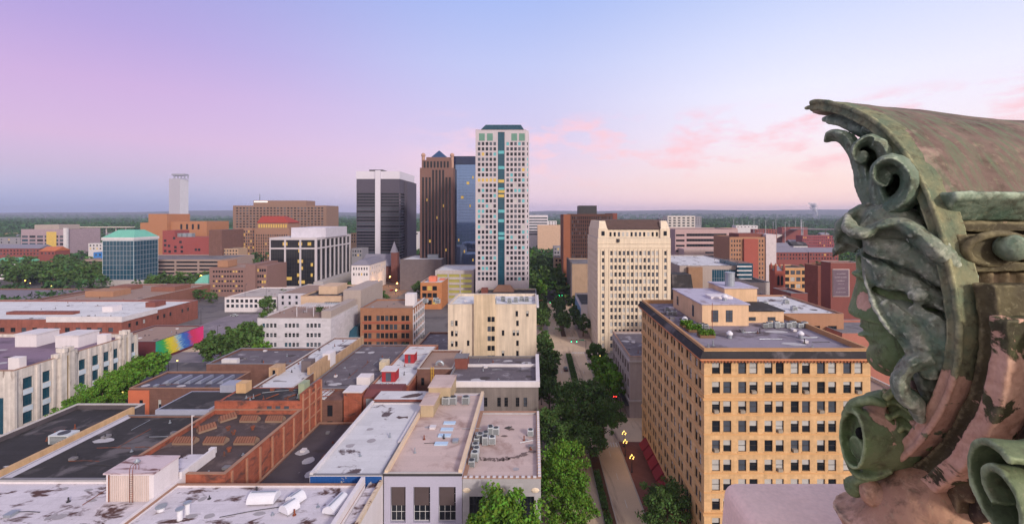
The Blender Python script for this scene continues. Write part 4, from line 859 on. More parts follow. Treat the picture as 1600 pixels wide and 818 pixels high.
# black roof and its left neighbour
b = Building('black_roof_shop', 'wide black roofed shop behind the stained white roof, with tan wall on its left', -101.4, -81, 84.8, 112, 17.9, BR_BRN, R_DARK, ph=.4); b.finish()
q = MB(); q.box(-102.2, -101.42, 84.8, 114, 0, 19.1); b.part('tan_wall', q, mat('tan stucco wall', (196, 160, 122), var=.16, streak=.25))
q = MB(); q.frustum(-101.38, -100.2, 84.9, 111.9, 17.51, -101.38, -101.2, 84.9, 111.9, 18.1); b.part('flashing', q, mat('pale flashing', (176, 172, 186), var=.15))
q = MB(); q.box(-94.5, -81.1, 112.02, 124, 0, 19.2); bk_ = b.part('rear_block', q, mat('grey blue coping', (150, 152, 172))); q = MB(); q.quad((-94, 112.5, 19.21), (-81.6, 112.5, 19.21), (-81.6, 123.5, 19.21), (-94, 123.5, 19.21)); b.part('rear_roof', q, R_DARK, bk_)
q = MB(); q.box(-86, -81.1, 123, 127, 0, 21.2); b.part('stair_house', q, mat('grey blue coping', (150, 152, 172)))
for x, y, sx_, sy_ in ((-97.5, 101, 1.2, 1.4), (-95.5, 92, 1.2, .9), (-83.5, 103, 1.1, .8)): q = MB(); q.box(x, x+sx_, y, y+sy_, 17.5, 17.95); b.part('roof_hatch', q, R_GREY)
b = Building('dark_parapet_shop', 'dark roofed shop with grey tiled parapet by the tree lined street', -120, -102.25, 84.8, 118, 18.2, mat('dark grey brick', (86, 78, 84), var=.2, course=(.7, .85)), R_DARK, ph=1.1, pt=.7); b.finish()
b = Building('skylight_brick_shop', 'brown brick shop with six slanted skylights and an orange painted corner', -128, -99, 142, 157, 13, BR_BRN, mat('dark blue grey roof', (82, 80, 96), var=.2, scale=.2), ph=.5)
b.windows('front', [(u_-.5, u_+.5, 6.6, 9.4) for u_ in (4, 9.6, 14.2, 18.8)], 'sash', (('half', 1), ('dark', 1)), FR_WHITE, .25, COPING); b.finish()
q = MB(); q.box(-128.2, -121.6, 141.8, 141.998, 0, 12.4); q.box(-128.2, -128.003, 142, 150, 0, 12.4); q.box(-126.6+.02, -126.58, 141.7, 141.79, 0, 1); b.part('painted_corner', q, mat('orange painted stucco', (196, 108, 80), var=.1))
q = MB(); q.box(-124.5, -123.5, 141.7, 141.85, 6.6, 9.4); b.part('window', q, G_DARK)
for k in range(6):
    q = MB(); x = -122+3.6*k; q.frustum(x, x+2.2, 147, 153, 12.5, x+1.5, x+2.2, 147.2, 152.8, 13.5); b.part('skylight', q, mat('skylight glass grey', (126, 130, 150), rough=.3))
b = Building('wide_grey_roof_block', 'wide brick block with patched grey roof before the white stone block', -116, -80, 159, 178, 15, BR_BRN, R_PURP, ph=.7, pt=.6); b.finish()
q = MB(); q.box(-112, -106.5, 161, 162.6, 14.31, 16.0); b.part('roof_unit', q, COPING)
# long brick building with ribbed roof lights
b = Building('brick_rooflight_works', 'long red brick works with rows of rusty ridged rooflights and a taller rear part', -80.8, -58.6, 85.2, 113.6, 18.7, BR_RED, mat('brown roof membrane', (82, 68, 68), var=.35, scale=.25, stain=((112, 96, 94), .2, .55, .65), seam=(1.7, .72), fine=.2), ph=1.0, pt=.6); b.coping = COPINGS[1]
b.finish()
for y in (87, 91.5, 96, 100.5, 105, 109.5): q = MB(); q.box(-58.59, -58.3, y-.2, y+.2, 11, 18.3); b.part('pier', q, mat('pale mortar pier', (170, 122, 100), var=.25, scale=1))
q = MB(); q.box(-80.8, -58.6, 113.62, 124, 0, 20.2); rr_ = b.part('rear_block', q, BR_RED); q = MB(); q.quad((-80, 114.2, 20.21), (-59.2, 114.2, 20.21), (-59.2, 123.4, 20.21), (-80, 123.4, 20.21)); b.part('rear_roof', q, R_DARK, rr_)
q = MB(); q.box(-59.2, -58.59, 113.62, 124, 20.2, 22.6); q.box(-80.8, -59.21, 113.62, 114.2, 20.2, 20.7); b.part('rear_parapet', q, BR_RED, rr_)
q = MB()
for z in (14.5, 18.0, 20.6): q.box(-58.588, -58.35, 113.8, 124, z, z+.22)
for y in (113.9, 117.2, 120.5, 123.7): q.box(-58.589, -58.32, y-.2, y+.2, 11, 22.5)
b.part('pale_band', q, mat('pale mortar pier', (186, 140, 116)), rr_)
for i in range(3): q = MB(); q.box(-67.5+2.2*i, -66.3+2.2*i, 113.55, 113.63, 18.3, 19.5); b.part('window', q, G_MID, rr_)
TINROOF = mat('rusty ribbed glazing', (124, 84, 70), var=.2, scale=.6)
def rooflight(x, y, L, w, rz=0):
    q = MB(); t_ = thing.__call__ if False else None
    c_, s_ = math.cos(rz), math.sin(rz); tr = lambda u, v, z: (x+u*c_-v*s_, y+u*s_+v*c_, z)
    zb = 17.71; h1, h2 = .55, 1.45
    for a, d in ((-w/2, 0), (w/2, 0)):
        q.quad(tr(-L/2, a, zb), tr(L/2, a, zb), tr(L/2, a, zb+h1), tr(-L/2, a, zb+h1))
        q.quad(tr(-L/2, a*1.12, zb+h1-.05), tr(L/2, a*1.12, zb+h1-.05), tr(L/2-.2, 0, zb+h2), tr(-L/2+.2, 0, zb+h2), 1)
    for e in (-1, 1): q.poly([tr(e*L/2, -w/2, zb), tr(e*L/2, w/2, zb), tr(e*L/2, w/2, zb+h1), tr(e*(L/2-.2), 0, zb+h2), tr(e*L/2, -w/2, zb+h1)])
    n = int(L/.55)
    for k in range(n+1):
        u_ = -L/2+L*k/n
        for a in (-1, 1): q.tube([tr(u_, a*w*.55, zb+h1), tr(u_*.94, 0, zb+h2+.04)], .05, 4, 2)
    b.part('rooflight', q, [mat('cream rooflight curb', (142, 116, 100)), TINROOF, mat('dark glazing bar', (84, 52, 46))])
for x, y in ((-76.6, 98.8), (-69.9, 98.8), (-63.2, 98.8)): rooflight(x, y, 4.6, 1.9)
for x, y in ((-69, 109.2), (-62.8, 109.2)): rooflight(x, y, 4.2, 1.6)
for x, y in ((-76.2, 104.6), (-75.0, 110)): rooflight(x, y, 3.6, 1.6, R(52))
for k, (x, y) in enumerate(((-78.6, 105), (-71.2, 104.6), (-65.6, 104.8), (-68.6, 102.6), (-64.6, 95.2))): q = MB(); q.cyl(x, y, 17.71, 18.3, .3, 8); q.cyl(x, y, 18.3, 18.6, .5, 8); b.part('roof_vent', q, RUST)
q = MB(); q.box(-68.2, -67, 94.1, 94.9, 17.71, 18.9); b.part('white_unit', q, COPING)
q = MB(); q.box(-60.8, -59.3, 116, 119, 20.22, 24.2); b.part('patina_chimney', q, mat('weathered green box', (150, 160, 136), streak=.2), rr_)
q = MB(); q.box(-79.6, -77, 120, 122.6, 20.22, 22.8); b.part('stair_house', q, mat('tan stucco wall', (206, 164, 118)), rr_)
for k in range(5):
    q = MB(); q.box(-74+2.6*k, -73+2.6*k, 121.5, 122.3, 20.22, 20.7) if k % 2 else q.tube([(-74+2.4*k, 116, 20.4), (-72.4+2.4*k, 119, 20.4)], .15, 6); b.part('roof_pipe', q, RUST, rr_)
b = Building('low_dark_roof_shop', 'low dark roofed shop in the gap beside the long brick works', -58.25, -42.7, 70, 122, 11.4, BR_BRN, mat('patched dark roof', (78, 70, 76), var=.3, scale=.2, stain=((164, 156, 164), .13, .68, .7)), ph=.4); b.finish()
for x, y in ((-49.5, 104), (-47.8, 108)): q = MB(); q.frustum(x, x+1.6, y, y+2, 11.01, x+.2, x+1.4, y+.2, y+1.8, 11.5); b.part('skylight', q, TINROOF)
# blue fronted shop with long white roof
b = Building('blue_front_shop', 'shop with long white roof and peeling blue metal front', -42.4, -28.6, 85, 118, 18.6, WHITEP, R_WHITE2, ph=.25)
b.finish(); q = MB()
for i in range(46): q.box(-42.2+.296*i, -42.02+.296*i, 84.86, 84.998, 10, 18.3)
q.box(-42.3, -28.7, 84.93, 84.997, 10, 18.4)
b.part('blue_cladding', q, mat('blue painted metal', (34, 82, 150), var=.14, scale=.5, stain=((196, 186, 176), .55, .66, .68)))
q = MB(); q.box(-42.39, -41.8, 84.99, 117.9, 18.36, 19.1); q.box(-29.3, -28.61, 97, 117.9, 18.36, 18.9); b.part('parapet', q, COPING)
q = MB(); q.box(-42.2, -28.62, 118.02, 124, 0, 19.3); rb = b.part('rear_block', q, BR_DK); q = MB(); q.quad((-42, 118.2, 19.31), (-28.7, 118.2, 19.31), (-28.7, 123.8, 19.31), (-42, 123.8, 19.31)); b.part('rear_roof', q, R_WHITE2, rb)
# torn roof patches
q = MB(); P_ = [(-35.5, 119.4), (-33.5, 119.1), (-31, 119.8), (-30.2, 121), (-31.2, 122.4), (-33, 121.6), (-34.4, 120.6)]; q.poly([(x, y, 19.33) for x, y in P_]); b.part('torn_membrane', q, mat('bare torn roof', (88, 72, 74), var=.2))
q = MB(); q.poly([(x, y, 18.37) for x, y in ((-33.6, 109.8), (-32.6, 109.0), (-31.4, 109.6), (-30.6, 109.2), (-30.8, 110.4), (-32.2, 110.1), (-33.2, 110.6))]); b.part('torn_membrane', q, mat('bare torn roof', (88, 72, 74)))
# grey facade building
b = Building('grey_facade_store', 'lavender grey three bay store with tall dark windows and pale pink roof', -28.3, -13.5, 85, 123, 18.9, GREYP, R_PINK, ph=.35)
b.windows('front', [(1.2, 4.1, 9.6, 16.4), (5.55, 8.75, 9.6, 16.4), (10.35, 13.6, 9.6, 16.4), (1.2, 4.1, 1, 7), (5.55, 8.75, 1, 7), (10.35, 13.6, 1, 7)], (3, 4), (('dark', 1),), FR_WHITE, .9); b.finish()
for i, a in enumerate((1.2, 5.55, 10.35)):
    q = MB(); q.box(-28.3+a+.1, -28.3+a+3-.1, 85.5, 85.6, 12.6, 16.3); b.part('blind', q, mat('dusty brown blind', (84, 72, 74), var=.2))
q = MB(); q.box(-28.45, -13.45, 84.85, 84.998, 18.5, 18.95); b.part('coping', q, DKMETAL)
q = MB(); q.box(-28.25, -27.6, 85.2, 122.9, 18.56, 19.4); q.box(-14.2, -13.52, 85.2, 122.9, 18.56, 19.6); b.part('parapet', q, mat('cream coping', (214, 190, 166), var=.15))
q = MB(); q.box(-27.5, -24.4, 109.5, 117, 18.56, 21.4); p_ = b.part('stair_house', q, mat('tan panel', (176, 156, 130), streak=.1)); q = MB(); q.box(-27.8, -24.2, 109.3, 117.01, 21.41, 21.6); b.part('stair_house_roof', q, R_PINK, p_)
q = MB(); q.box(-27.3, -21.6, 117.02, 126, 18.56, 22.8); p_ = b.part('stair_house', q, mat('tan panel', (176, 156, 130))); q = MB(); q.box(-27.5, -21.4, 116.9, 126.1, 22.81, 23); b.part('stair_house_roof', q, R_PINK, p_)
for y in (96, 99.6, 102.4, 105.6): q = MB(); q.box(-21.2, -18.4, y, y+1.3, 18.56, 18.8); b.part('skylight', q, mat('pale blue skylight', (176, 200, 226), rough=.3))
b = Building('stone_front_store', 'grey stone fronted store with pink roof full of air conditioners, at the avenue', -13.4, 1.46, 85, 114, 18.0, mat('grey stone blocks', (172, 168, 174), var=.1, course=(.9, .9)), R_PINK, ph=.5, pt=.7)
b.windows('front', [(1.3, 4.0, 9.5, 14.6), (5.3, 8.7, 9.5, 14.6), (10.9, 13.6, 9.5, 14.6), (1.3, 4.0, 2, 7), (5.3, 8.7, 2, 7), (10.9, 13.6, 2, 7)], (4, 3), (('dark', 1),), DKMETAL, .5); b.finish()
q = MB()
for i in range(27): q.box(.95, 1.5, 85.3+1.06*i, 85.9+1.06*i, 17.99, 18.3)
for i in range(13): q.box(-13.2+1.1*i, -12.6+1.1*i, 84.95, 85.5, 17.99, 18.25)
stuff(b.part('parapet_block', q, COPING))
for x in (-12.8, -6.2, .2): q = MB(); q.ball((x+.2, 84.93, 15.8), (.8, .2, .5), 8); b.part('carved_ornament', q, STONE)
# the tarry scar left across the pink roof
q = MB()
for k in range(15):
    x = -10.8+.68*k; y = 92.4+.02*(k-4)**2*1.2
    q.poly([(x+rnd.uniform(-.5, .5)+.5*math.cos(t)*rnd.uniform(.5, 1.1), y+.6*math.sin(t)*rnd.uniform(.4, 1.5), 17.53+.002*k) for t in [2*math.pi*j/9 for j in range(9)]])
for x, y in ((-6.1, 106), (-5.2, 105.4), (-6.6, 102.2), (-.2, 95.6)): q.poly([(x+.9*math.cos(t)*rnd.uniform(.6, 1), y+.7*math.sin(t)*rnd.uniform(.5, 1), 17.57) for t in [2*math.pi*j/9 for j in range(9)]])
b.part('tar_patch', q, mat('tar patch', (112, 96, 94), var=.3, scale=1.2))
q = MB()
for k in range(8): q.tube([(-6.6+.1*k, 105.8+.4*math.sin(k), 17.6), (-5.8+.12*k, 106.2+.3*math.cos(k*2), 17.75)], .07, 5)
b.part('hose_coil', q, DKMETAL)
# purple roofed building with white parapet, behind the pink roof
b = Building('white_parapet_store', 'grey walled store with purple grey roof behind a white front parapet', -24.5, 1.5, 126, 150, 20.6, mat('stained grey wall', (128, 118, 116), var=.16, streak=.34), R_PURP, ph=.5)
b.windows('front', [(u_, u_+1.0, 14, 16.6) for u_ in (8.2, 10.6, 14.4, 16.4, 19.6, 21.8)], (2, 3), (('dark', 2), ('mid', 1)), FR_DARK, .3); b.finish()
q = MB(); q.box(-24.6, 1.9, 125.7, 126.4, 19.6, 21.2); q.box(.8, 1.9, 126.41, 150.2, 20, 21.3); b.part('white_parapet', q, WHITEP)
q = MB(); q.box(-22.5, 1, 141, 141.5, 20.1, 20.9); b.part('ridge_wall', q, COPING)
q = MB(); q.box(-24.3, -20.5, 139, 143.5, 20.1, 23.4); p_ = b.part('stair_house', q, BR_DK); q = MB(); q.box(-24.5, -20.3, 138.8, 143.7, 23.41, 23.6); b.part('stair_house_roof', q, R_GREY, p_)
# brick back lot with yellow ladder
b = Building('ladder_brick_shop', 'narrow brown brick shop with a yellow fire ladder beside the white roofed row', -36, -25, 139, 158, 20.2, BR_BRN, R_TAN, ph=.6)
b.windows('front', [(1.2, 2.2, 15, 17.4), (6.4, 7.6, 14.6, 17.4), (8.6, 9.6, 15, 17.2)], (1, 2), (('dark', 1), ('mid', 1)), FR_DARK, .25); b.finish()
q = MB()
for x in (-31.6, -30.8): q.tube([(x, 138.7, 14), (x, 138.7, 20.9)], .09, 5)
for k in range(16): q.tube([(-31.6, 138.7, 14.2+.42*k), (-30.8, 138.7, 14.2+.42*k)], .06, 5)
b.part('fire_ladder', q, mat('yellow painted steel', (214, 168, 62)))
q = MB(); pts = [(-29.6+1.1*math.cos(t), 142+.0*t, 20.4+1.1*math.sin(t)) for t in [math.pi*k/8 for k in range(9)]]; q.tube(pts, .4, 8); b.part('vent_elbow', q, METAL)
# narrow white roof row with red roof houses
b = Building('narrow_white_roof_shop', 'narrow shop with a long white roof and two red roof houses', -47.6, -36.4, 131, 172, 18, BR_RED, R_WHITE, ph=.4)
b.finish()
for x0, x1, y0, y1, h in ((-45.6, -41.6, 135, 139, 3.2), (-43.6, -40.4, 152, 156, 3.2)):
    q = MB(); q.box(x0, x1, y0, y1, 17.62, 17.6+h); p_ = b.part('roof_house', q, mat('red painted house', (158, 44, 52), var=.12)); q = MB(); q.box(x0-.3, x1+.3, y0-.3, y1+.3, 17.602+h, 17.9+h); b.part('roof', q, COPING, p_)
    q = MB(); q.box(x0+1.2, x1-1.2, y0-.06, y0-.003, 17.8, 17.2+h); b.part('door', q, G_MID, p_)
q = MB(); q.box(-47.2, -37, 124.5, 130.98, 0, 17.4); p_ = b.part('front_addition', q, BR_DK); q = MB(); q.frustum(-47.3, -36.9, 124.3, 131, 17.41, -47, -37.2, 127, 131, 18.6); b.part('rusty_roof', q, mat('maroon metal roof', (110, 62, 64), var=.2), p_)
for i in range(4): q = MB(); q.box(-46.4+2.3*i, -44.5+2.3*i, 124.4, 124.52, 14.2, 16.9); b.part('corrugated_panel', q, METAL, p_)
for i in range(3): q = MB(); q.ball((-44.5+1.7*i, 131.6, 18.2), .55, 8); q.cyl(-44.5+1.7*i, 131.6, 17.6, 18, .35, 8); b.part('turbine_vent', q, METAL)
q = MB(); q.box(-52.6, -47.65, 124.4, 129, 0, 18.6); p_ = b.part('brick_stair_house', q, BR_RED); q = MB(); q.box(-52.8, -47.4, 124.2, 129.2, 18.61, 18.9); b.part('roof', q, COPING, p_)
b = Building('purple_roof_shop', 'brick back shop with wide purple grey roof between white roofs', -66.6, -47.7, 131, 175, 17.2, BR_BRN, R_PURP, ph=.4); b.finish()
q = MB(); q.box(-66.8, -53, 124.2, 130.98, 0, 16.6); p_ = b.part('rear_wall', q, BR_BRN)
for x in (-64.8, -60.2, -57): w = MB(); w.box(x, x+1.4, 124.1, 124.25, 12.2, 15.2); b.part('window', w, G_DARK, p_); w = MB(); w.box(x, x+1.4, 124.1, 124.25, 8, 10.8); b.part('window', w, G_DARK, p_)
q = MB()
for k in range(7): q.tube([(-65.5+1.4*k, 125, 17.2), (-65.1+1.4*k, 130, 17.2)], .1, 4)
for k in (0, 1): q.tube([(-65.8, 125.5+4*k, 17.2), (-57, 125.5+4*k, 17.2)], .12, 4)
b.part('steel_frame', q, RUST)
q = MB(); q.box(-66.7, -58, 124.6, 130.9, 16.62, 16.9); b.part('rear_roof', q, R_WHITE, p_)
q = MB(); q.box(-50.5, -48.2, 147, 150.5, 16.82, 19.6); b.part('stair_house', q, mat('cream concrete', (206, 190, 166), streak=.2))
q = MB(); q.box(-53, -49, 134.5, 138, 16.82, 19.2); b.part('white_house', q, WHITEP)
b = Building('white_patch_roof_shop', 'brick shop with ragged white roof and worn stepped walls', -80, -68.6, 127, 180, 18.6, BR_BRN, R_WHITE2, ph=.5); b.finish()
q = MB(); q.box(-68.59, -68.0, 140, 180, 0, 19.4); q.box(-68.58, -67.8, 136, 148, 19.41, 21.6); b.part('worn_wall', q, mat('worn tan plaster', (182, 150, 122), var=.2, streak=.3))
q = MB(); q.box(-73.5, -70.5, 142, 145, 18.12, 21.6); b.part('stair_house', q, mat('dark grey masonry', (112, 100, 104)))
q = MB(); q.box(-82, -79, 139, 143, 15, 20.6); p_ = b.part('stair_house', q, mat('worn tan plaster', (182, 150, 122))); w = MB(); w.box(-80.8, -80, 138.9, 139.05, 18.4, 19.8); b.part('window', w, G_DARK, p_)
q = MB(); q.box(-70.5, -67.9, 150, 154, 17, 21.4); b.part('white_shed', q, WHITEP)
b = Building('arcade_low_shop', 'low grey roofed shop beside the cream block, between brick walls', -52, -34, 186, 225, 9, BR_BRN, R_PURP); b.finish()
# ------------------------------------------------------------------ roof machinery: every unit a thing of its own
AC_C = mat('pale unit casing', (176, 180, 186), rough=.5, var=.12, scale=1, obj_var=.25); AC_F = mat('dark fan guard', (60, 62, 68), rough=.5)
ac_meshes = {}
def ac(label, x, y, z, w=1.1, d=1.1, h=1.2, grp='rooftop air conditioners'):
    t = thing('air_conditioner', label, 'air conditioner', (x, y, z), grp, rnd.uniform(-.06, .06))
    k = (w, d, h)
    if k not in ac_meshes:
        c_ = MB(); c_.box(-w/2, w/2, -d/2, d/2, .15, h); f_ = MB(); f_.cyl(0, 0, h+.002, h+.1, min(w, d)*.42, 14)
        l_ = MB()
        for i in range(6): l_.box(-w*.42, w*.42, -d/2-.02, -d/2-.002, .25+(h-.4)*i/6, .25+(h-.4)*(i+.55)/6)
        s_ = MB()
        for sx_ in (-1, 1): s_.box(sx_*w*.4-.06, sx_*w*.4+.06, -d/2, d/2, 0, .15)
        ac_meshes[k] = (c_.mesh('casing', AC_C), f_.mesh('fan_guard', AC_F), l_.mesh('grille', AC_F), s_.mesh('skid', DKMETAL))
    for nm, me in zip(('casing', 'fan_guard', 'grille', 'skid'), ac_meshes[k]): link(nm, me, t)
    return t
for i, (px_, Y) in enumerate(((697, 117), (708, 117.2), (728, 117.3))): ac(f'{ORD[i]} from the left of three condensers behind the grey facade store roof', gx(px_, Y), Y, 18.56, 1.9, 1.7, 1.9)
cl = [(743, 96.5), (745, 99), (748, 101), (750.5, 99.6), (758, 98.5), (759, 101), (766, 104.5), (766.5, 102.8), (769, 98.8), (775, 103), (742, 92), (737, 90), (744.5, 94.2)]
for i, (px_, Y) in enumerate(sorted(cl, key=lambda c: -c[1])): ac(f'grey air conditioner, {ORD[i]} counting forward in the cluster on the pink roof', gx(px_, Y), Y, 17.5, 1.2+.3*(i % 2), 1.2, 1.3+.3*(i % 3))
ac('lone dark air conditioner near the right edge of the pink roof', gx(829, 102.5), 102.5, 17.5, 1.3, 1.2, 1.4)
ac('pale air conditioner alone on the black dark parapet roof beside the tan wall', -105.2, 100.5, 17.1, 4.4, 2.6, 2.0); ac('small rooftop unit near the front of the dark parapet roof', -108, 88.5, 17.1, .9, .9, .9)
for i, (px_, Y) in enumerate(((665, 172), (681, 174), (684, 171), (747, 171), (766, 174), (772, 171), (786, 176), (796, 172), (806, 174), (815, 176), (823, 175))): ac(f'{ORD[i]} unit from the left along the cream block roof', gx(px_, Y), Y, 34.1, 1.8, 1.6, 1.6)
for i, (x, y) in enumerate(((35.6, 117), (37, 117.5), (36.2, 121), (36.6, 108))): ac(f'{ORD[i]} condenser on the left roof strip of the tan brick office', x, y, 41.7, 1.2, 1.1, 1.1)
for i in range(5): ac(f'{ORD[i]} from the left in the row of condensers before the penthouse', 37.4+.95*(i % 3)+.3*i, 103.5+1.0*(i//3), 41.7, 1.0, .9, 1.0)
for i in range(8): ac(f'{ORD[i]} from the left in the long row of units behind the tan brick office roof', gx(1195+9.2*i, 104), 104+.5*(i % 2), 41.7, 1.1, 1.0, 1.1+.2*(i % 3))
def turbine(label, x, y, z, r=.7):
    t = thing('roof_ventilator', label, 'roof ventilator', (x, y, z), 'round roof ventilators'); q = MB(); q.cyl(0, 0, 0, .6, r*.7, 12); q.build('base', METAL, t)
    q = MB(); q.ball((0, 0, .95), (r, r, .5), 12); q.cyl(0, 0, 1.2, 1.5, r*.5, 10); q.build('dome', mat('white sheet metal', (216, 214, 224)), t)
turbine('white ventilator near the middle of the tan brick office roof', gx(1140, 95.5), 95.5, 41.7); turbine('white ventilator at right of the tan brick office roof', gx(1251, 95.5), 95.5, 41.7); turbine('white ventilator left of the penthouse on the tan brick office', gx(1070, 109), 109, 41.7); turbine('white ventilator on the penthouse roof', 47, 110, 46.93, .8)
for i, (px_, Y, L) in enumerate(((1073, 105, 2.6), (1084, 101, 3.0), (1103, 96.5, 3.2))):
    t = thing('planter', ['rear', 'middle', 'front'][i]+' roof planter of shrubs at the left edge of the tan brick office roof', 'planter', (gx(px_, Y), Y, 41.7), 'roof garden planters')
    q = MB(); q.box(-L/2, L/2, -1.1, 1.1, 0, .55); q.build('box', mat('wood planter', (120, 92, 70)), t); planter_spots = globals().setdefault('planter_spots', []); planter_spots.append((t, L))
# ================================================================== right background
b = bld('white_roof_arena', 'low wide block with pale roof and green glass curtain wall behind the tan brick office', 1062, 1172, 285, 415, 360, BEIGE, R_WHITE2, ph=.6)
curtain(b, 'front', 16, 5, FR_STEEL, 'teal', .3, 6, b.z1-2.5, u0=(b.x1-b.x0)*.46); b.finish()
q = MB(); q.box(gx(1075, 283), gx(1097, 283), 282, 284.98, 0, gz(417, 283)); b.part('brown_stair_block', q, mat('brown panel wall', (150, 116, 92)))
q = MB(); q.box(gx(1152, 283), gx(1174, 283), 281, 310, 0, gz(411, 282)); e = b.part('glass_corner', q, G_TEAL)
for k in range(5): w = MB(); w.box(gx(1151.5, 281), gx(1174.5, 281), 280.8, 280.99, gz(443-6.5*k, 281), gz(441-6.5*k, 281)); b.part('floor_band', w, COPING, e)
q = MB(); q.frustum(gx(1048, 270), gx(1085, 270), 262, 280, 0, gx(1048, 270), gx(1078, 270), 268, 280, gz(428, 270)); b.part('sloping_wing', q, R_DARK)
b = bld('pink_banded_office', 'long pinkish office with dark ribbon windows, behind the cream tower', 1055, 1153, 480, 358, 540, PINKC, R_TAN)
Wd = b.x1-b.x0
for r_ in range(5): b.windows('front', [(Wd*.18, Wd*.82, b.z1-7.5-5.6*r_, b.z1-4.6-5.6*r_)], (14, 1), (('dark', 5), ('mid', 1)), FR_DARK, .8); b.windows('front', [(.8, Wd*.15, b.z1-7.5-5.6*r_, b.z1-5.4-5.6*r_)], (4, 1), (('dark', 1),), FR_DARK, .4)
b.finish()
q = MB(); q.box(gx(1069, 462), gx(1142, 462), 462, 479.9, 0, gz(389, 462)); lw = b.part('lower_wing', q, mat('pale pink precast', (196, 172, 170)))
for k in range(5): w = MB(); w.box(gx(1102, 461.9), gx(1140, 461.9), 461.8, 462.1, gz(395.5+6*k, 462), gz(393+6*k, 462)); b.part('ribbon_window', w, rnd.choice([G_DARK, G_MID]), lw)
b = bld('pale_apartment_tower', 'far pale apartment tower of stacked balconies, right of the cream tower', 1043, 1086, 800, 337, 830, mat('pale apartment wall', (196, 188, 186)), R_GREY)
Wd = b.x1-b.x0
for r_ in range(12): b.windows('front', [(2+Wd*i/6, Wd*(i+1)/6-1.5, b.z1-5-4.6*r_, b.z1-2.6-4.6*r_) for i in range(6)], 'flat', (('dark', 2), ('mid', 1)), None, 1.0)
b.finish()
b = bld('far_white_lab', 'far white banded block left of the brown tower', 826, 856, 760, 336, 800, mat('white lab wall', (206, 200, 210)), R_GREY)
for r_ in range(7): b.windows('front', [(1, b.x1-b.x0-1, b.z1-6-4.6*r_, b.z1-3.6-4.6*r_)], (6, 1), (('mid', 1),), FR_STEEL, .5)
b.finish()
b = bld('tan_museum', 'low tan stone hall beyond the street trees, left of the brown tower', 840, 884, 700, 352, 740, mat('tan stone hall', (196, 164, 144)), R_TAN); b.finish()
b = bld('tall_brick_hotel', 'red brick hotel block with a pale blank side wall, right background', 1140, 1196, 395, 370, 430, BR_TAN, R_DARK)
u = lambda px: gx(px, 395)-b.x0
q = MB(); q.box(gx(1162, 394), gx(1184, 394), 393, 394.98, 4, gz(373, 394)); cp = b.part('red_brick_bay', q, mat('red brick bay', (156, 82, 72), var=.1))
b.windows('front', [(u(1142.5+4.2*i), u(1144.6+4.2*i), b.z1-4.6-4.0*j, b.z1-2.6-4.0*j) for i in range(4) for j in range(10)]+[(u(1186+4.5*i), u(1188+4.5*i), b.z1-4.6-4.0*j, b.z1-2.6-4.0*j) for i in range(2) for j in range(10)], 'flat', (('dark', 3), ('mid', 2)), None, .3); b.finish()
q = MB(); q.box(b.x1+.01, gx(1212, 395), 394, 425, 0, gz(366, 394)); b.part('pale_side_wall', q, mat('pale lilac wall', (196, 184, 190)))
q = MB(); q.box(gx(1156, 398), gx(1196, 398), 400, 420, b.z1-.5, gz(365, 398)); b.part('penthouse', q, BR_DK)
# red gothic church
rc_ = thing('red_gothic_church', 'red stone gothic church with a square pinnacled tower, right background', 'church', (gx(1218, 255), 255, 0)); c = Q(rc_)
RS = mat('red sandstone', (142, 74, 64), var=.16)
x0, x1 = gx(1211, 250), gx(1227, 250); q = MB(); q.box(x0, x1, 250, 255.6, 0, gz(423, 250)); tw = c.part('tower', q, RS)
zt_ = gz(423, 250)
for xx in (x0+.5, x1-.5):
    for yy in (250.5, 255.1): q = MB(); q.box(xx-.5, xx+.5, yy-.5, yy+.5, zt_, zt_+2.2); q.frustum(xx-.55, xx+.55, yy-.55, yy+.55, zt_+2.21, xx-.05, xx+.05, yy-.05, yy+.05, zt_+4.4); c.part('pinnacle', q, RS, tw)
q = MB(); q.frustum(x0+.8, x1-.8, 250.8, 254.8, zt_+.01, (x0+x1)/2-.3, (x0+x1)/2+.3, 252.6, 253.0, zt_+2.6); c.part('tower_roof', q, SLATE, tw)
for k in range(2): q = MB(); xx = x0+1.2+2.0*k; q.poly([(xx, 249.9, zt_-8), (xx+1.3, 249.9, zt_-8), (xx+1.3, 249.9, zt_-3.4), (xx+.65, 249.9, zt_-2.4), (xx, 249.9, zt_-3.4)]); c.part('lancet_window', q, G_DARK, tw)
q = MB(); a0, a1 = gx(1193, 252), gx(1210, 252); q.box(a0, a1, 256, 290, 0, 14); q.poly([(a0, 255.9, 14), (a1, 255.9, 14), ((a0+a1)/2, 255.9, 22)]); n_ = c.part('nave', q, RS); q = MB(); gable(q, a0-.4, a1+.4, 256, 290, 14.02, 22.2, 'y'); c.part('nave_roof', q, SLATE, n_)
q = MB(); q.poly([((a0+a1)/2-1.4, 255.8, 6), ((a0+a1)/2+1.4, 255.8, 6), ((a0+a1)/2+1.4, 255.8, 11), ((a0+a1)/2, 255.8, 13.5), ((a0+a1)/2-1.4, 255.8, 11)]); c.part('lancet_window', q, G_DARK, n_)
q = MB(); a0, a1 = gx(1227, 262), gx(1262, 262); q.box(a0, a1, 262, 280, 0, 13); w_ = c.part('hall', q, RS); q = MB(); gable(q, a0-.4, a1+.4, 261, 281, 13.02, 20); c.part('hall_roof', q, SLATE, w_)
b = bld('dark_roof_shop', 'black roofed shop before the gothic church', 1172, 1205, 262, 441, 300, CONC, R_DARK); b.finish()
b = bld('yellow_brick_loft', 'tan brick loft with large grouped windows, behind the gothic church', 1224, 1262, 330, 418, 350, mat('yellow tan brick', (188, 142, 100)), R_DARK)
grid(b, 'front', 4, 3, 3.2, 3.0, b.z1-2.0, 5, .6, style=(3, 2)); b.finish()
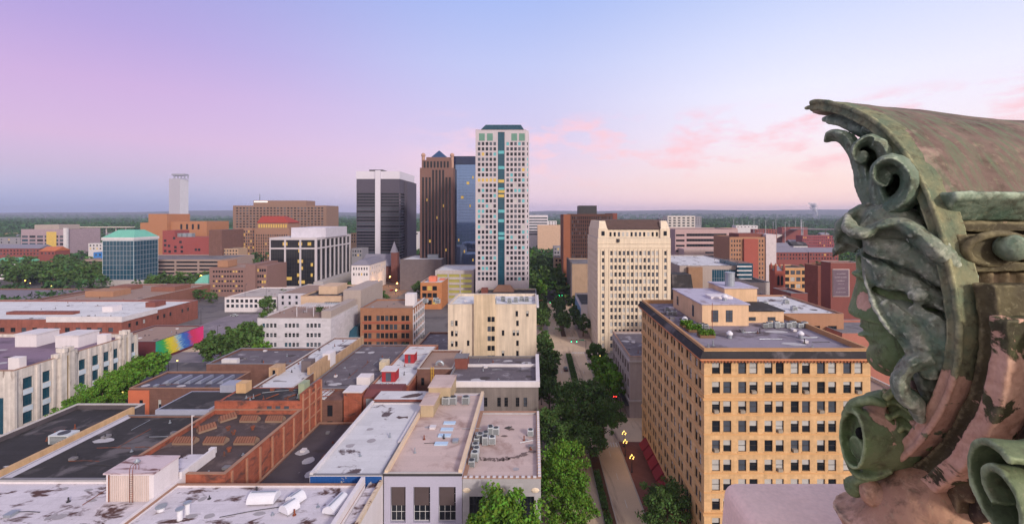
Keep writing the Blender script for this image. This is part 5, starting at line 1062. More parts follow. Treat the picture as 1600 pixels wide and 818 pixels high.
b = bld('dark_brick_slab', 'narrow dark red brick block with a vertical window strip, beside the sign wall', 1278, 1298, 225, 415, 236, BR_DK, R_DARK)
Wd = b.x1-b.x0; b.windows('front', [(Wd*.62, Wd*.92, b.z1-6.5-4*j, b.z1-3.5-4*j) for j in range(7)], (2, 2), (('dark', 3), ('mid', 1)), FR_DARK, .4); b.finish()
b = bld('brick_shed', 'low red brick shed in front of the dark brick slab', 1236, 1262, 200, 458, 215, mat('plain red brick', (124, 72, 68), var=.1), R_GREY); b.finish()
b = bld('sign_wall_block', 'red brick block with a large grey painted sign on its wall, by the carved figure', 1298, 1345, 205, 410, 212, mat('plain red brick', (124, 72, 68)), R_DARK); b.finish()
q = MB(); q.box(gx(1301, 204.8), gx(1327, 204.8), 204.7, 204.99, gz(463, 205), gz(420, 205)); sg = b.part('painted_sign', q, mat('sign border', (190, 176, 176)))
q = MB(); q.box(gx(1302, 204.6), gx(1326, 204.6), 204.55, 204.69, gz(462, 205), gz(421, 205)); sb = b.part('sign_panel', q, mat('grey violet sign', (104, 88, 102)), sg)
LET = mat('pale sign lettering', (176, 164, 172), fine=0)
cxs = (gx(1302, 204.6)+gx(1326, 204.6))/2
for k, (y_, w, h) in enumerate(((427, 13, 2.0), (432.5, 19, 2.2), (438, 13, 2.2), (443, 9, 1.0), (450, 11, 1.3), (456, 15, 1.6))):
    q = MB(); x = gx(1314-w/2, 204.5); xe = gx(1314+w/2, 204.5); z = gz(y_, 204.5); hh = h*.293
    while x < xe:
        ww = rnd.uniform(.12, .3); hk = hh*rnd.choice([.6, .6, 1, .7]); q.box(x, x+ww*.5, 204.5, 204.545, z-hh/2, z-hh/2+hk); q.box(x+ww*.5, x+ww, 204.5, 204.545, z-hh/2, z-hh/2+hk*.35) if rnd.random() < .6 else None; x += ww+rnd.uniform(.08, .16)
    b.part('lettering', q, LET, sb)
b = Building('white_roof_brick_shop', 'brown brick shop with white cluttered roof right behind the tan brick office', 74, 104, 150, 185, gz(490, 150), BR_TAN, R_WHITE2, ph=.5); grid(b, 'front', 5, 1, 3, 3.0, b.z1-4, 5, 1, style=(3, 2), mix=(('blind', 1), ('dark', 1))); b.finish()
for i, (x, y) in enumerate(((80, 160), (86, 166), (92, 158), (84, 172), (96, 170))): ac(f'{ORD[i]} grey unit on the white cluttered roof behind the tan brick office', x, y, b.z1-.5, 1.8, 1.5, 1.4)
q = MB(); q.box(79, 84, 176, 181, b.z1-.5, b.z1+2.6); b.part('stair_house', q, BR_DK)
b = Building('salmon_brick_house', 'salmon brick wall block between the tan brick office and the carved figure', 98, 125, 142, 160, gz(520, 142), mat('salmon brick', (166, 108, 96)), R_GREY); b.finish()
b = Building('low_cream_store', 'low cream and tan store behind the right end of the tan brick office', 66, 96, 104, 128, 22, CREAM, R_TAN); b.finish()
# small far blocks: each one its own thing
def far(label, pa, pb, Y, yt, c, rows=2, cols=6, roof=R_GREY, name='brick_block', hip=None, yd=18):
    z_b = max(0, min(terrain(gx(pa, Y), Y), terrain(gx(pb, Y), Y))-1) if Y > 740 else 0
    b = Building(name, label, gx(pa, Y), gx(pb, Y), Y, Y+yd, gz(yt, Y), mat('wall %d %d %d' % c, c, var=.06), None if hip else roof, z0=z_b, ph=0 if hip else .5)
    W = b.x1-b.x0; fl = min(4.2, (b.z1-z_b-1)/rows); b.windows('front', rects(W, cols, min(2.2, W/cols*.5), fl*.5, b.z1-1.0-fl*rows+fl*.3, fl, rows, .5), 'flat', (('dark', 4), ('mid', 2), ('lit', .3)), None, .3); b.finish()
    if hip: q = MB(); gable(q, b.x0-.6, b.x1+.6, Y-.6, Y+yd+.6, b.z1+.01, b.z1+5); b.part('gable_roof', q, hip)
    return b
C_RED, C_TAN, C_WHT, C_PNK, C_GRY = (134, 74, 70), (176, 146, 124), (202, 196, 202), (186, 150, 146), (140, 136, 146)
far('long maroon mill block with many windows, far right below the highway', 1254, 1306, 700, 368, (140, 70, 76), 4, 16)
far('red brick terrace with small gables right of the pale blank hotel wall', 1213, 1262, 520, 394, C_RED, 2, 10, hip=SLATE); far('red brick terrace hidden partly behind the carved head', 1264, 1310, 520, 394, C_RED, 2, 10, hip=SLATE)
far('white gabled row house beyond the red terraces', 1214, 1235, 560, 386, C_WHT, 1, 4, hip=SLATE); far('white gabled house nearer the carved head', 1240, 1262, 590, 384, C_WHT, 1, 4, hip=R_DARK)
far('red brick shop row below the highway bend', 1180, 1214, 820, 358, C_RED, 2, 8); far('pale depot under the highway lights', 1150, 1184, 900, 352, C_WHT, 1, 6); far('pink brick depot at the foot of the light poles', 1120, 1152, 860, 356, C_PNK, 2, 6); far('low red shed line right of the light poles', 1222, 1262, 900, 355, C_RED, 1, 8)
far('long dark red row with white gables at the far left', -12, 62, 600, 388, C_RED, 2, 14, hip=SLATE); far('orange roofed red house among the left trees', 62, 86, 560, 392, C_RED, 1, 4, hip=mat('orange roof', (180, 104, 70)))
far('dark garage block left of the far glass hospital', -16, 32, 660, 371, C_GRY, 3, 4); far('white tower base block behind the left trees', 138, 160, 610, 380, C_WHT, 2, 4); far('bright blue roofed shed behind the left trees', 146, 160, 520, 394, (60, 120, 190), 1, 2)
far('long pale viaduct warehouse under the left ridge', 165, 215, 1000, 364, C_GRY, 1, 10)
far('green roofed store between the hospitals', 350, 366, 900, 357, (70, 140, 120), 1, 3); far('white low store between the red hospital and the tan tower', 350, 373, 640, 374, C_WHT, 1, 5); far('tan low store between the red hospital and the tan tower', 348, 372, 560, 388, C_TAN, 2, 5)
far('white depot right of the dark banded tower', 638, 654, 700, 362, C_WHT, 1, 4); far('small tan house block right of the white framed office', 548, 560, 600, 364, C_TAN, 3, 3); far('pale store left of the church', 549, 566, 480, 388, C_GRY, 2, 4)
far('pale grey house in the avenue trees left of the brown tower', 865, 884, 520, 385, C_GRY, 3, 4); far('small tan house in the avenue trees', 866, 884, 430, 402, C_TAN, 2, 3)
far('tan block on the skyline right of the brown tower', 966, 990, 1100, 343, C_PNK, 3, 4); far('white slab on the skyline far behind the apartment tower', 1086, 1096, 1100, 338, C_GRY, 5, 3); far('grey tower peeping left of the apartment tower', 1030, 1043, 760, 341, (110, 106, 120), 8, 4)
far('red block behind the brown tower on the right', 1120, 1142, 620, 366, C_RED, 3, 5); far('pale clinic beside the far white lab', 852, 870, 900, 345, C_WHT, 2, 4)
for i in range(58):
    lft = i % 2 == 0; pa = rnd.uniform(-5, 350) if lft else rnd.uniform(1085, 1330); Y = rnd.uniform(650, 1250); w = rnd.uniform(7, 20); c = rnd.choice([C_RED, C_TAN, C_WHT, C_PNK, C_GRY, C_WHT])
    zt_ = terrain(gx(pa, Y), Y)+rnd.uniform(6, 15)
    far('small block among the trees below the far '+('left' if lft else 'right')+' ridge', pa, pa+w, Y, PY+(H-zt_)*F/Y, c, rnd.choice([1, 2, 3]), int(w/2.2)+1, hip=rnd.choice([None, None, SLATE]), name='distant_block').root['group'] = 'distant blocks below the '+('left' if lft else 'right')+' ridge'
# elevated highway and its tall lamp masts, far right
hw = thing('elevated_highway', 'pale curving elevated highway on pillars, far right', 'highway', (500, 900, 0)); c = Q(hw)
pth = [Vector((gx(1335, 720), 720, gz(357, 720))), Vector((gx(1290, 800), 800, gz(357, 800))), Vector((gx(1240, 900), 900, gz(357, 900))), Vector((gx(1225, 980), 980, gz(362, 980))), Vector((gx(1215, 900), 900, gz(366, 900))), Vector((gx(1200, 800), 800, gz(373, 800)))]
def catmull(P, n=8):
    out = []; P = [P[0]]+list(P)+[P[-1]]
    for i in range(1, len(P)-2):
        for k in range(n):
            t = k/n; p0, p1, p2, p3 = P[i-1], P[i], P[i+1], P[i+2]
            out.append(.5*((2*p1)+(-p0+p2)*t+(2*p0-5*p1+4*p2-p3)*t*t+(-p0+3*p1-3*p2+p3)*t**3))
    out.append(P[-2]); return out
CP = catmull(pth, 6); q = MB()
for a, d in zip(CP[:-1], CP[1:]):
    t = (d-a); n_ = Vector((-t.y, t.x, 0)).normalized()*8
    for z0_, z1_, s_ in ((-2.2, 0, 1),): 
        A, B_, C_, D_ = a-n_, a+n_, d+n_, d-n_; U = Vector((0, 0, -2.2))
        q.quad(A, B_, C_, D_); q.quad(A, D_, D_+U, A+U); q.quad(B_, B_+U, C_+U, C_); q.quad(A+U, D_+U, C_+U, B_+U)
c.part('deck', q, mat('pale concrete deck road', (200, 184, 176)))
for i, p in enumerate(CP[2::4]): q = MB(); q.cyl(p.x, p.y, 0, p.z-2.2, 1.4, 8); c.part('pillar', q, CONC)
POLE = mat('pale lamp mast', (196, 196, 206))
for i in range(16):
    px_ = 1148+9.6*i+rnd.uniform(-3, 3); Y = 820+rnd.uniform(-60, 240); 
    if px_ > 1256: px_ = 1252+rnd.uniform(-4, 2)
    z_ = terrain(gx(px_, Y), Y); t = thing('lamp_mast', 'tall thin highway lamp mast standing in the cluster on the right skyline', 'lamp mast', (gx(px_, Y), Y, z_), 'highway lamp masts')
    h_ = gz(345+rnd.uniform(-3, 3), Y)-z_; q = MB(); q.cyl(0, 0, 0, h_, .45, 6, None, .25); q.build('mast', POLE, t); q = MB(); q.box(-1.6, 1.6, -1.6, 1.6, h_, h_+.5); q.build('lamp_ring', METAL, t)
# left viaduct
vd = thing('left_viaduct', 'pale straight highway viaduct under the wooded ridge, far left', 'viaduct', (gx(170, 1050), 1050, 0)); c = Q(vd)
zv = gz(354, 1050); q = MB(); q.box(gx(112, 1050), gx(205, 1050), 1045, 1060, zv-2, zv); c.part('deck', q, mat('pale concrete deck road', (200, 184, 176)))
for i in range(6): q = MB(); x = gx(120+15*i, 1050); q.cyl(x, 1052, 0, zv-2, 1.3, 8); c.part('pillar', q, CONC)
# the smoke column is built with the haze, in the vegetation section
# ================================================================== vegetation
LEAF_D = mat('dark leaves', (74, 98, 48), rough=.7, var=.3, scale=.35, fine=0, leaf=True, obj_var=.18, spec=.2); LEAF_B = mat('bright leaves', (88, 122, 38), rough=.7, var=.3, scale=.4, fine=0, leaf=True, obj_var=.12, spec=.2)
LEAF_F = mat('far leaves', (60, 88, 52), rough=.8, var=.45, scale=.03, fine=0, leaf=True, spec=.1)
BARK = mat('bark', (84, 66, 54), var=.25, scale=2)
rng = np.random.default_rng(11)
def leaf_quads(C, size, nrm_bias=None):
    """random leaf quads at centres C (n,3)"""
    n = len(C); a = rng.normal(size=(n, 3)); a /= np.linalg.norm(a, axis=1)[:, None]; b = rng.normal(size=(n, 3)); b -= a*(a*b).sum(1)[:, None]; b /= np.linalg.norm(b, axis=1)[:, None]
    s = size*(.6+.8*rng.random(n))[:, None]; a *= s*.62; b *= s*.42
    V = np.stack([C-a, C-b*.9+a*.1, C+a, C+b*.9+a*.1], 1).reshape(-1, 3); return V, np.arange(4*n).reshape(-1, 4)
def crown_points(n, clumps, rx, rz, lob=.32):
    """points of a crown about the origin: leaf clumps over an uneven lobed volume"""
    c = []
    while len(c) < clumps:
        d = rng.normal(size=3); d /= np.linalg.norm(d); r = .45+.55*rng.random()**.5; l = 1+lob*mnoise.noise(Vector((d[0]*1.9+clumps*.37, d[1]*1.9, d[2]*1.9)))*1.6
        if d[2] < -.55 and rng.random() < .7: continue
        c.append((d[0]*rx*r*l, d[1]*rx*r*l, d[2]*rz*r*l))
    c = np.array(c); k = rng.integers(0, clumps, n); sz = (.16+.16*rng.random(clumps))*rx
    off = rng.normal(size=(n, 3)); off /= np.linalg.norm(off, axis=1)[:, None]; off *= (rng.random(n)**.45)[:, None]*sz[k][:, None]; off[:, 2] *= .75
    return c[k]+off
def crown_mesh(name, n, clumps, rx, rz, leaf, m):
    V, Fq = leaf_quads(crown_points(n, clumps, rx, rz), leaf); return numpy_mesh(name, V, Fq, [m])
def trunk_mesh(h, r, top):
    q = MB(); q.tube([(0, 0, -.2), (.04*h*.3, .02, h*.3), (.02, .05, h*.65), (0, 0, top)], [r*1.3, r, r*.75, r*.25], 8)
    for k in range(5):
        a = 2.4*k; z = h*(.5+.09*k); L = h*.42; q.tube([(0, 0, z), (math.cos(a)*L*.4, math.sin(a)*L*.4, z+L*.35), (math.cos(a)*L*.8, math.sin(a)*L*.8, z+L*.6)], [r*.5, r*.34, r*.12], 6)
    return q.mesh('trunk', BARK)
TREES = {}
for kind, n, cl, leaf in (('near', 9500, 110, .37), ('mid', 1500, 55, .85), ('far', 420, 34, 1.5)):
    for shade, m in (('dark', LEAF_D), ('bright', LEAF_B)):
        TREES[kind, shade] = [(crown_mesh('crown', n, cl+7*i, 4.6, 4.3+.5*i, leaf, m), trunk_mesh(6.5, .3, 9)) for i in range(3 if kind != 'far' else 4)]
def tree(label, x, y, h, r, kind, shade, grp, z=0.0, name='street_tree', cat='tree'):
    t = thing(name, label, cat, (x, y, z), grp, rnd.uniform(0, 6.28))
    cm, tm = rnd.choice(TREES[kind, shade]); s = r/4.6; rz = h*.36/4.5
    c_ = link('crown', cm, t, (0, 0, h*.62), 0, (s, s, rz)); link('trunk', tm, t, (0, 0, 0), 0, (s, s, h/13.5))
    return t
# avenue trees
tree('large round tree rising in front of the grey stone front store', gx(786, 77), 77, 19.5, 6.6, 'near', 'bright', 'trees along the avenue')
tree('bright green tree nearest the camera on the left pavement of the avenue', 7.2, 93, 13.5, 4.8, 'near', 'bright', 'trees along the avenue')
tree('bright green tree, second from the near end of the left pavement row', 6.8, 101.5, 16.5, 5.2, 'near', 'bright', 'trees along the avenue')
tree('dark green tree at the right kerb below the red awnings', 27.6, 92, 12.6, 4.9, 'near', 'dark', 'trees along the avenue')
for i, (x, y, h, r, w) in enumerate(((6.5, 122, 16, 6.2, 'left part of the dark grove at the avenue crossing'), (14.2, 131, 20.5, 8.2, 'biggest dark tree in the middle of the avenue crossing'), (20.5, 130, 15.5, 5.2, 'right part of the dark grove at the avenue crossing'), (13, 121, 13, 5.6, 'low front tree of the dark grove at the avenue crossing'))):
    tree('dark tree, '+w, x, y, h, r, 'near', 'dark', 'dark grove at the crossing')
L_row = [155, 166, 178, 190, 203, 214, 252, 264, 277, 290, 303]; 
for i, y in enumerate(L_row): tree(f'dark green tree, {ORD[i]} beyond the grove along the left pavement of the avenue', 5.2+rnd.uniform(-.8, .8), y, 13.5+rnd.uniform(-2, 2), 4.6+rnd.uniform(-.6, .8), 'mid', 'dark', 'trees along the left pavement')
for i, y in enumerate((157, 168, 180, 192, 250, 266, 282, 298)): tree(f'leafy tree, {ORD[i]} beyond the grove along the right pavement of the avenue', 27.6+rnd.uniform(-.8, .8), y, 12.5+rnd.uniform(-2, 2), 4.7+rnd.uniform(-.6, .6), 'mid', 'bright' if i < 3 else 'dark', 'trees along the right pavement')
for i, y in enumerate((252, 262, 290, 304)): tree(f'tree of the planted median, {ORD[i]} beyond the second crossing', 17, y, 13, 4.6, 'mid', 'dark', 'trees of the median')
k = 0
for y in np.arange(346, 600, 21):
    for x in (-16, -2, 9, 22, 34, 46):
        if x > 30 and y > 380: continue
        xx, yy = x+rnd.uniform(-4, 4), y+rnd.uniform(-6, 6)
        tree('tree among the dense green canopy where the avenue ends', xx, yy, 17+rnd.uniform(-3, 4), 7.5+rnd.uniform(-1, 1.5), 'far', rnd.choice(['dark', 'dark', 'dark', 'bright']), 'canopy at the end of the avenue', name='park_tree')
# hedges and planting of the median
def hedge(label, x0, x1, y0, y1, h, shade=LEAF_D):
    t = thing('hedge', label, 'hedge', ((x0+x1)/2, (y0+y1)/2, .2), 'median hedges'); n = int((x1-x0)*(y1-y0)*60)
    C = np.stack([rng.uniform(x0, x1, n)-(x0+x1)/2, rng.uniform(y0, y1, n)-(y0+y1)/2, h*rng.random(n)**.6], 1)
    V, Fq = leaf_quads(C, .42); link('foliage', numpy_mesh('foliage', V, Fq, [shade]), t)
for i, (a, b_) in enumerate(((86, 92), (93.5, 101), (102.5, 117))): hedge(('near', 'middle', 'far')[i]+' clipped hedge on the left edge of the median bed', 15.8, 17.2, a, b_, 1.3)
hedge('low hedge at the right edge of the near median', 17.6, 18.3, 88, 90.5, .7, LEAF_B)
hedge('hedge of the second median block', 15.9, 18.2, 155, 216, 1.1)
for t, L in planter_spots:
    n = 420; C = np.stack([rng.uniform(-L/2, L/2, n), rng.uniform(-1, 1, n), .5+1.0*rng.random(n)], 1); V, Fq = leaf_quads(C, .4); link('shrub', numpy_mesh('shrub', V, Fq, [LEAF_B]), t)
# trees by the art deco store and parking lot
for i, (px_, Y, h, r, s) in enumerate(((98, 128, 12.5, 5, 'bright'), (128, 136, 13.5, 5.2, 'bright'), (160, 146, 15, 5.8, 'bright'), (176, 155, 14, 4.6, 'bright'), (196, 162, 12.5, 4.8, 'bright'), (218, 171, 13, 5.2, 'bright'), (240, 180, 13, 5, 'bright'))):
    tree(f'yellow green street tree, {ORD[i]} from the near end beside the art deco store', gx(px_, Y), Y, h, r, 'near' if i < 4 else 'mid', s, 'trees by the art deco store')
for i, (px_, Y, h, r) in enumerate(((330, 198, 16, 5.4), (344, 199, 15, 6), (358, 203, 16.5, 6.2), (375, 207, 17, 6.2), (391, 211, 18, 6))):
    tree(f'dark tree, number {["one","two","three","four","five","six"][i]} of the clump right of the rainbow mural' if False else ['dark tree nearest the rainbow mural', 'second dark tree right of the rainbow mural', 'middle dark tree between the mural and the white stone block', 'dark tree before the parking lot light poles', 'dark tree against the white stone block', 'small dark tree behind the end of the mural'][i], gx(px_, Y), Y, h, r, 'mid', 'dark', 'dark trees beside the mural')
for lb, px_, Y, h, r, s in (('small bright tree before the white stone block', 409, 200, 11.5, 3.6, 'bright'), ('conical dark tree before the low white two storey block', 418, 296, 14.5, 5, 'dark'), ('dark street tree on the lamplit road', 598, 318, 13.5, 4.6, 'dark'), ('dark tree right of the grey windowless block', 655, 360, 15, 5, 'dark'), ('shrub before the brown brick office', 631, 215, 6.5, 3.2, 'dark'), ('shrub at the left foot of the cream block', 687, 188, 8, 2.8, 'dark'), ('young tree on the terrace of the white stone block', 500, 226, 5, 2.0, 'dark'), ('leafy plant at the left end of the roof terrace', 412, 217, 3.2, 1.8, 'bright'), ('broad terrace bush behind the pergola', 455, 262, 14, 5.2, 'dark')):
    z_ = 17.4 if ('terrace of' in lb or 'left end of the roof' in lb) else 0; tree(lb, gx(px_, Y), Y, h, r, 'mid', s, None, z_, name='tree')
for i, (px_, Y, h, r) in enumerate(((244, 398, 14, 6), (258, 402, 16, 7), (272, 398, 15, 6.5), (290, 405, 14, 6), (304, 410, 15, 6), (236, 408, 13, 5), (322, 440, 13, 6), (282, 425, 14, 6))):
    tree(f'dark tree, {ORD[i]} of the clump right of the teal glass block', gx(px_, Y), Y, h, r, 'far', 'dark', 'trees right of the teal glass block')
for i in range(46):
    px_ = rnd.uniform(2, 158); Y = rnd.uniform(395, 560); tree('dark park tree in the wooded left edge before the teal glass block', gx(px_, Y), Y, rnd.uniform(13, 20), rnd.uniform(6, 9), 'far', 'dark', 'trees of the left park', name='park_tree')
for i in range(34):
    px_ = rnd.uniform(1196, 1330); Y = rnd.uniform(470, 700); tree('round tree between the brick terraces on the far right', gx(px_, Y), Y, rnd.uniform(9, 15), rnd.uniform(5, 8), 'far', rnd.choice(['dark', 'bright']), 'trees between the far terraces', name='park_tree')
for i, (px_, Y, h, r) in enumerate(((352, 410, 11, 5), (420, 395, 12, 5), (500, 300, 9, 4), (545, 380, 10, 4), (560, 310, 9, 3.6), (312, 350, 10, 4.5), (330, 345, 9, 4), (440, 345, 10, 4), (470, 500, 14, 6), (520, 520, 14, 6), (545, 560, 15, 7), (640, 560, 16, 7), (648, 540, 16, 7), (395, 560, 13, 6), (360, 540, 12, 6), (420, 660, 13, 6))):
    tree('dark leafy tree standing between the mid distance blocks left of the skyscrapers', gx(px_, Y), Y, h, r, 'far', 'dark', 'trees between the mid distance blocks', name='tree')
# ------------------------------------------------------------------ far woods: one mass
FOOT = [(o.location.x, o.location.y) for o in col.objects if o.parent is None and o.get('category') in ('building', 'garage', 'church')]
def woods(name, pts, nq, size, hgt, rad):
    V_, F_ = [], []
    P = np.array(pts); n = len(P)
    C = rng.normal(size=(n, nq, 3)); C /= np.linalg.norm(C, axis=2)[..., None]; C[..., 2] = np.abs(C[..., 2])*1.2-.25; C *= (.55+.45*rng.random((n, nq, 1)))
    s = (.7+.6*rng.random((n, 1, 1))); C = C*np.array([rad, rad, hgt*.55])*s; C[..., 2] += hgt*.45; C += P[:, None, :]
    V, Fq = leaf_quads(C.reshape(-1, 3), size); return stuff(link(name, numpy_mesh(name, V, Fq, [LEAF_F])))
def spread(n, y0, y1, k=1.25, keep=None):
    out = []
    while len(out) < n:
        y = y0+(y1-y0)*rnd.random()**1.25; x = rnd.uniform(-k*y, k*y)
        if keep and not keep(x, y): continue
        out.append((x, y, terrain(x, y)-.5))
    return out
def clear(x, y):
    px_ = PX+x*F/y
    if 560 < px_ < 830 and y < 560: return False
    if 1110 < px_ < 1330 and 640 < y < 1000 and fbm(x, y, 90) < .25: return False
    if 100 < px_ < 240 and 900 < y < 1060: return fbm(x, y, 60) > .2
    return fbm(x+500, y, 160) > -.22
woods('woods', spread(5200, 610, 1300, keep=clear), 26, 3.4, 17, 7.5); woods('woods', spread(7000, 1300, 2700), 18, 6.5, 24, 12); woods('woods', spread(5200, 2700, 6000), 10, 16, 30, 26)
mid = [p for p in spread(900, 300, 640, keep=lambda x, y: fbm(x, y, 70) > .1 and not (-60 < x < 70) and (PX+x*F/y < 300 or PX+x*F/y > 1190) and not any(abs(x-a) < 42 and abs(y-c) < 40 for a, c in FOOT))]
woods('tree_belt', mid, 34, 2.4, 13, 6)
# ================================================================== small roof fittings: pipes, hatches, cables, membrane patches
PATCH_L = mat('pale membrane patch', (176, 172, 178), var=.15, scale=1); PATCH_D = mat('dark membrane patch', (74, 66, 68), var=.2, scale=1)
PATCH_G = mat('grey membrane patch', (158, 152, 158), var=.15, scale=1)
LIGHT = ('stained_roof_store', 'duct_roof_store', 'blue_front_shop', 'grey_facade_store', 'stone_front_store', 'narrow_white_roof_shop', 'white_patch_roof_shop', 'cream_block', 'long_brick_warehouse')
def clutter(rootname, x0, x1, y0, y1, z, n, seed):
    r_ = random.Random(seed); ro = next(o_ for o_ in col.objects if o_.parent is None and o_.name == rootname); h_ = Q(ro)
    for k in range(n):
        x, y = r_.uniform(x0, x1), r_.uniform(y0, y1); t_ = r_.random(); q = MB()
        if t_ < .34: q.cyl(x, y, z, z+r_.uniform(.4, 1.1), r_.uniform(.08, .16), 8); q.cyl(x, y, z, z+.12, .3, 8); h_.part('vent_pipe', q, r_.choice([METAL, DKMETAL, RUST]))
        elif t_ < .5: w, d = r_.uniform(.7, 1.3), r_.uniform(.7, 1.3); q.box(x, x+w, y, y+d, z, z+.4); q.box(x-.06, x+w+.06, y-.06, y+d+.06, z+.402, z+.48); h_.part('roof_hatch', q, r_.choice([METAL, COPING, R_GREY]))
        elif t_ < .68:
            L, a = r_.uniform(3, 9), r_.choice([0, 0, math.pi/2, .3]); q.tube([(x, y, z+.1), (x+math.cos(a)*L*.5, y+math.sin(a)*L*.5+.2, z+.1), (min(x1, x+math.cos(a)*L), min(y1, y+math.sin(a)*L), z+.1)], .06, 5); h_.part('conduit', q, r_.choice([DKMETAL, METAL, RUST]))
        else:
            lt = rootname in LIGHT; w, d = (r_.uniform(.4, 1.3), r_.uniform(.4, 1.1)) if lt else (r_.uniform(.8, 3.0), r_.uniform(.5, 1.8)); m_ = 9; q.poly([(x+w*math.cos(2*math.pi*j/m_)*r_.uniform(.7, 1), y+d*math.sin(2*math.pi*j/m_)*r_.uniform(.7, 1), z+.012+.002*k) for j in range(m_)]); h_.part('membrane_patch', q, PATCH_G if lt else r_.choice([PATCH_L, PATCH_D]))
for i, a in enumerate((('stained_roof_store', -97, -77, 74, 83, 17.66, 12), ('duct_roof_store', -63, -34, 74, 82, 17.66, 12), ('black_roof_shop', -99, -83, 87, 110, 17.51, 12), ('dark_parapet_shop', -117, -104, 88, 115, 17.11, 12), ('brick_rooflight_works', -65.5, -60.5, 86, 95, 17.71, 5), ('brick_rooflight_works', -79, -61, 115, 122, 20.22, 12), ('low_dark_roof_shop', -57, -44, 86, 120, 11.02, 14), ('blue_front_shop', -40, -31, 88, 115, 18.36, 5), ('grey_facade_store', -26, -15.5, 88, 108, 18.56, 8), ('stone_front_store', -4, 0, 88, 112, 17.52, 7), ('white_parapet_store', -19, 0, 128, 140, 20.12, 12), ('white_parapet_store', -19, 0, 142.5, 149, 20.12, 8), ('narrow_white_roof_shop', -46.5, -38, 141, 170, 17.62, 12), ('purple_roof_shop', -65, -51, 133, 173, 16.82, 18), ('white_patch_roof_shop', -79, -73.6, 129, 178, 18.12, 14), ('wide_grey_roof_block', -114, -86, 161, 176, 14.32, 14), ('skylight_brick_shop', -126, -101, 143.5, 146.5, 12.52, 6), ('art_deco_store', -196, -163, 142, 164, 19.02, 10), ('long_brick_warehouse', -300, -224, 243, 290, 11.12, 22), ('brown_low_block', -325, -272, 303, 368, 9.62, 12), ('tan_brick_office', 45, 61, 88, 102, 41.72, 16), ('tan_brick_office', 34, 39, 88, 130, 41.72, 10), ('cream_block', -30, 0, 174, 185, 34.12, 10), ('brown_brick_office', -86, -60, 233, 252, 19.22, 8), ('mural_shop', -198, -177, 209, 235, 8.92, 9), ('white_roof_brick_shop', 76, 102, 152, 182, gz(490, 150)-.48, 12), ('terracotta_shop', 34, 39.5, 152, 180, 19.72, 6), ('terracotta_shop', 56.5, 59, 152, 180, 19.72, 4), ('white_roof_arena', 95, 135, 290, 355, gz(415, 285)-.58, 10), ('low_white_block', -210, -182, 318, 352, gz(464, 313)-.68, 7), ('glass_atrium_block', -128, -107, 255, 261, gz(462, 252)-.78, 6), ('white_tile_block', -130, -118, 218, 245, gz(497, 215)-.78, 8))): clutter(*a, 100+i)
# ================================================================== street furniture
LAMP_O = mat('lit sodium lamp', (255, 190, 110), emit=((255, 170, 70), 14), fine=0, var=0); LAMP_Y = mat('lit yellow globe', (255, 230, 150), emit=((255, 215, 110), 3.5), fine=0, var=0); SIG_G = mat('green signal lamp', (80, 255, 170), emit=((40, 255, 160), 10), fine=0, var=0); SIG_R = mat('red signal lamp', (255, 70, 60), emit=((255, 50, 40), 8), fine=0, var=0)
lm_cache = {}
def lamp(label, x, y, h, arm, m, r=.28, glow=0, grp='lit street lamps', z=0):
    t = thing('street_lamp', label, 'street lamp', (x, y, z), grp)
    key = (h, arm)
    if key not in lm_cache: q = MB(); q.cyl(0, 0, 0, h, .11, 8, None, .07); q.cyl(0, 0, 0, .6, .2, 8); q.tube([(0, 0, h-.05), (arm*.5, 0, h+.25), (arm, 0, h+.2)], .06, 6) if arm else None; lm_cache[key] = q.mesh('pole', DKMETAL)
    link('pole', lm_cache[key], t); q = MB(); q.ball((arm, 0, h+.12), r, 8); q.build('globe', m, t)
    if glow:
        L = bpy.data.lights.new('lamp_light', 'POINT'); L.energy = glow; L.color = (1, .55, .2); L.shadow_soft_size = .4; lo = bpy.data.objects.new('lamp_light', L); col.objects.link(lo); lo.parent = t; lo.location = (arm, -.6, h-.6)
    return t
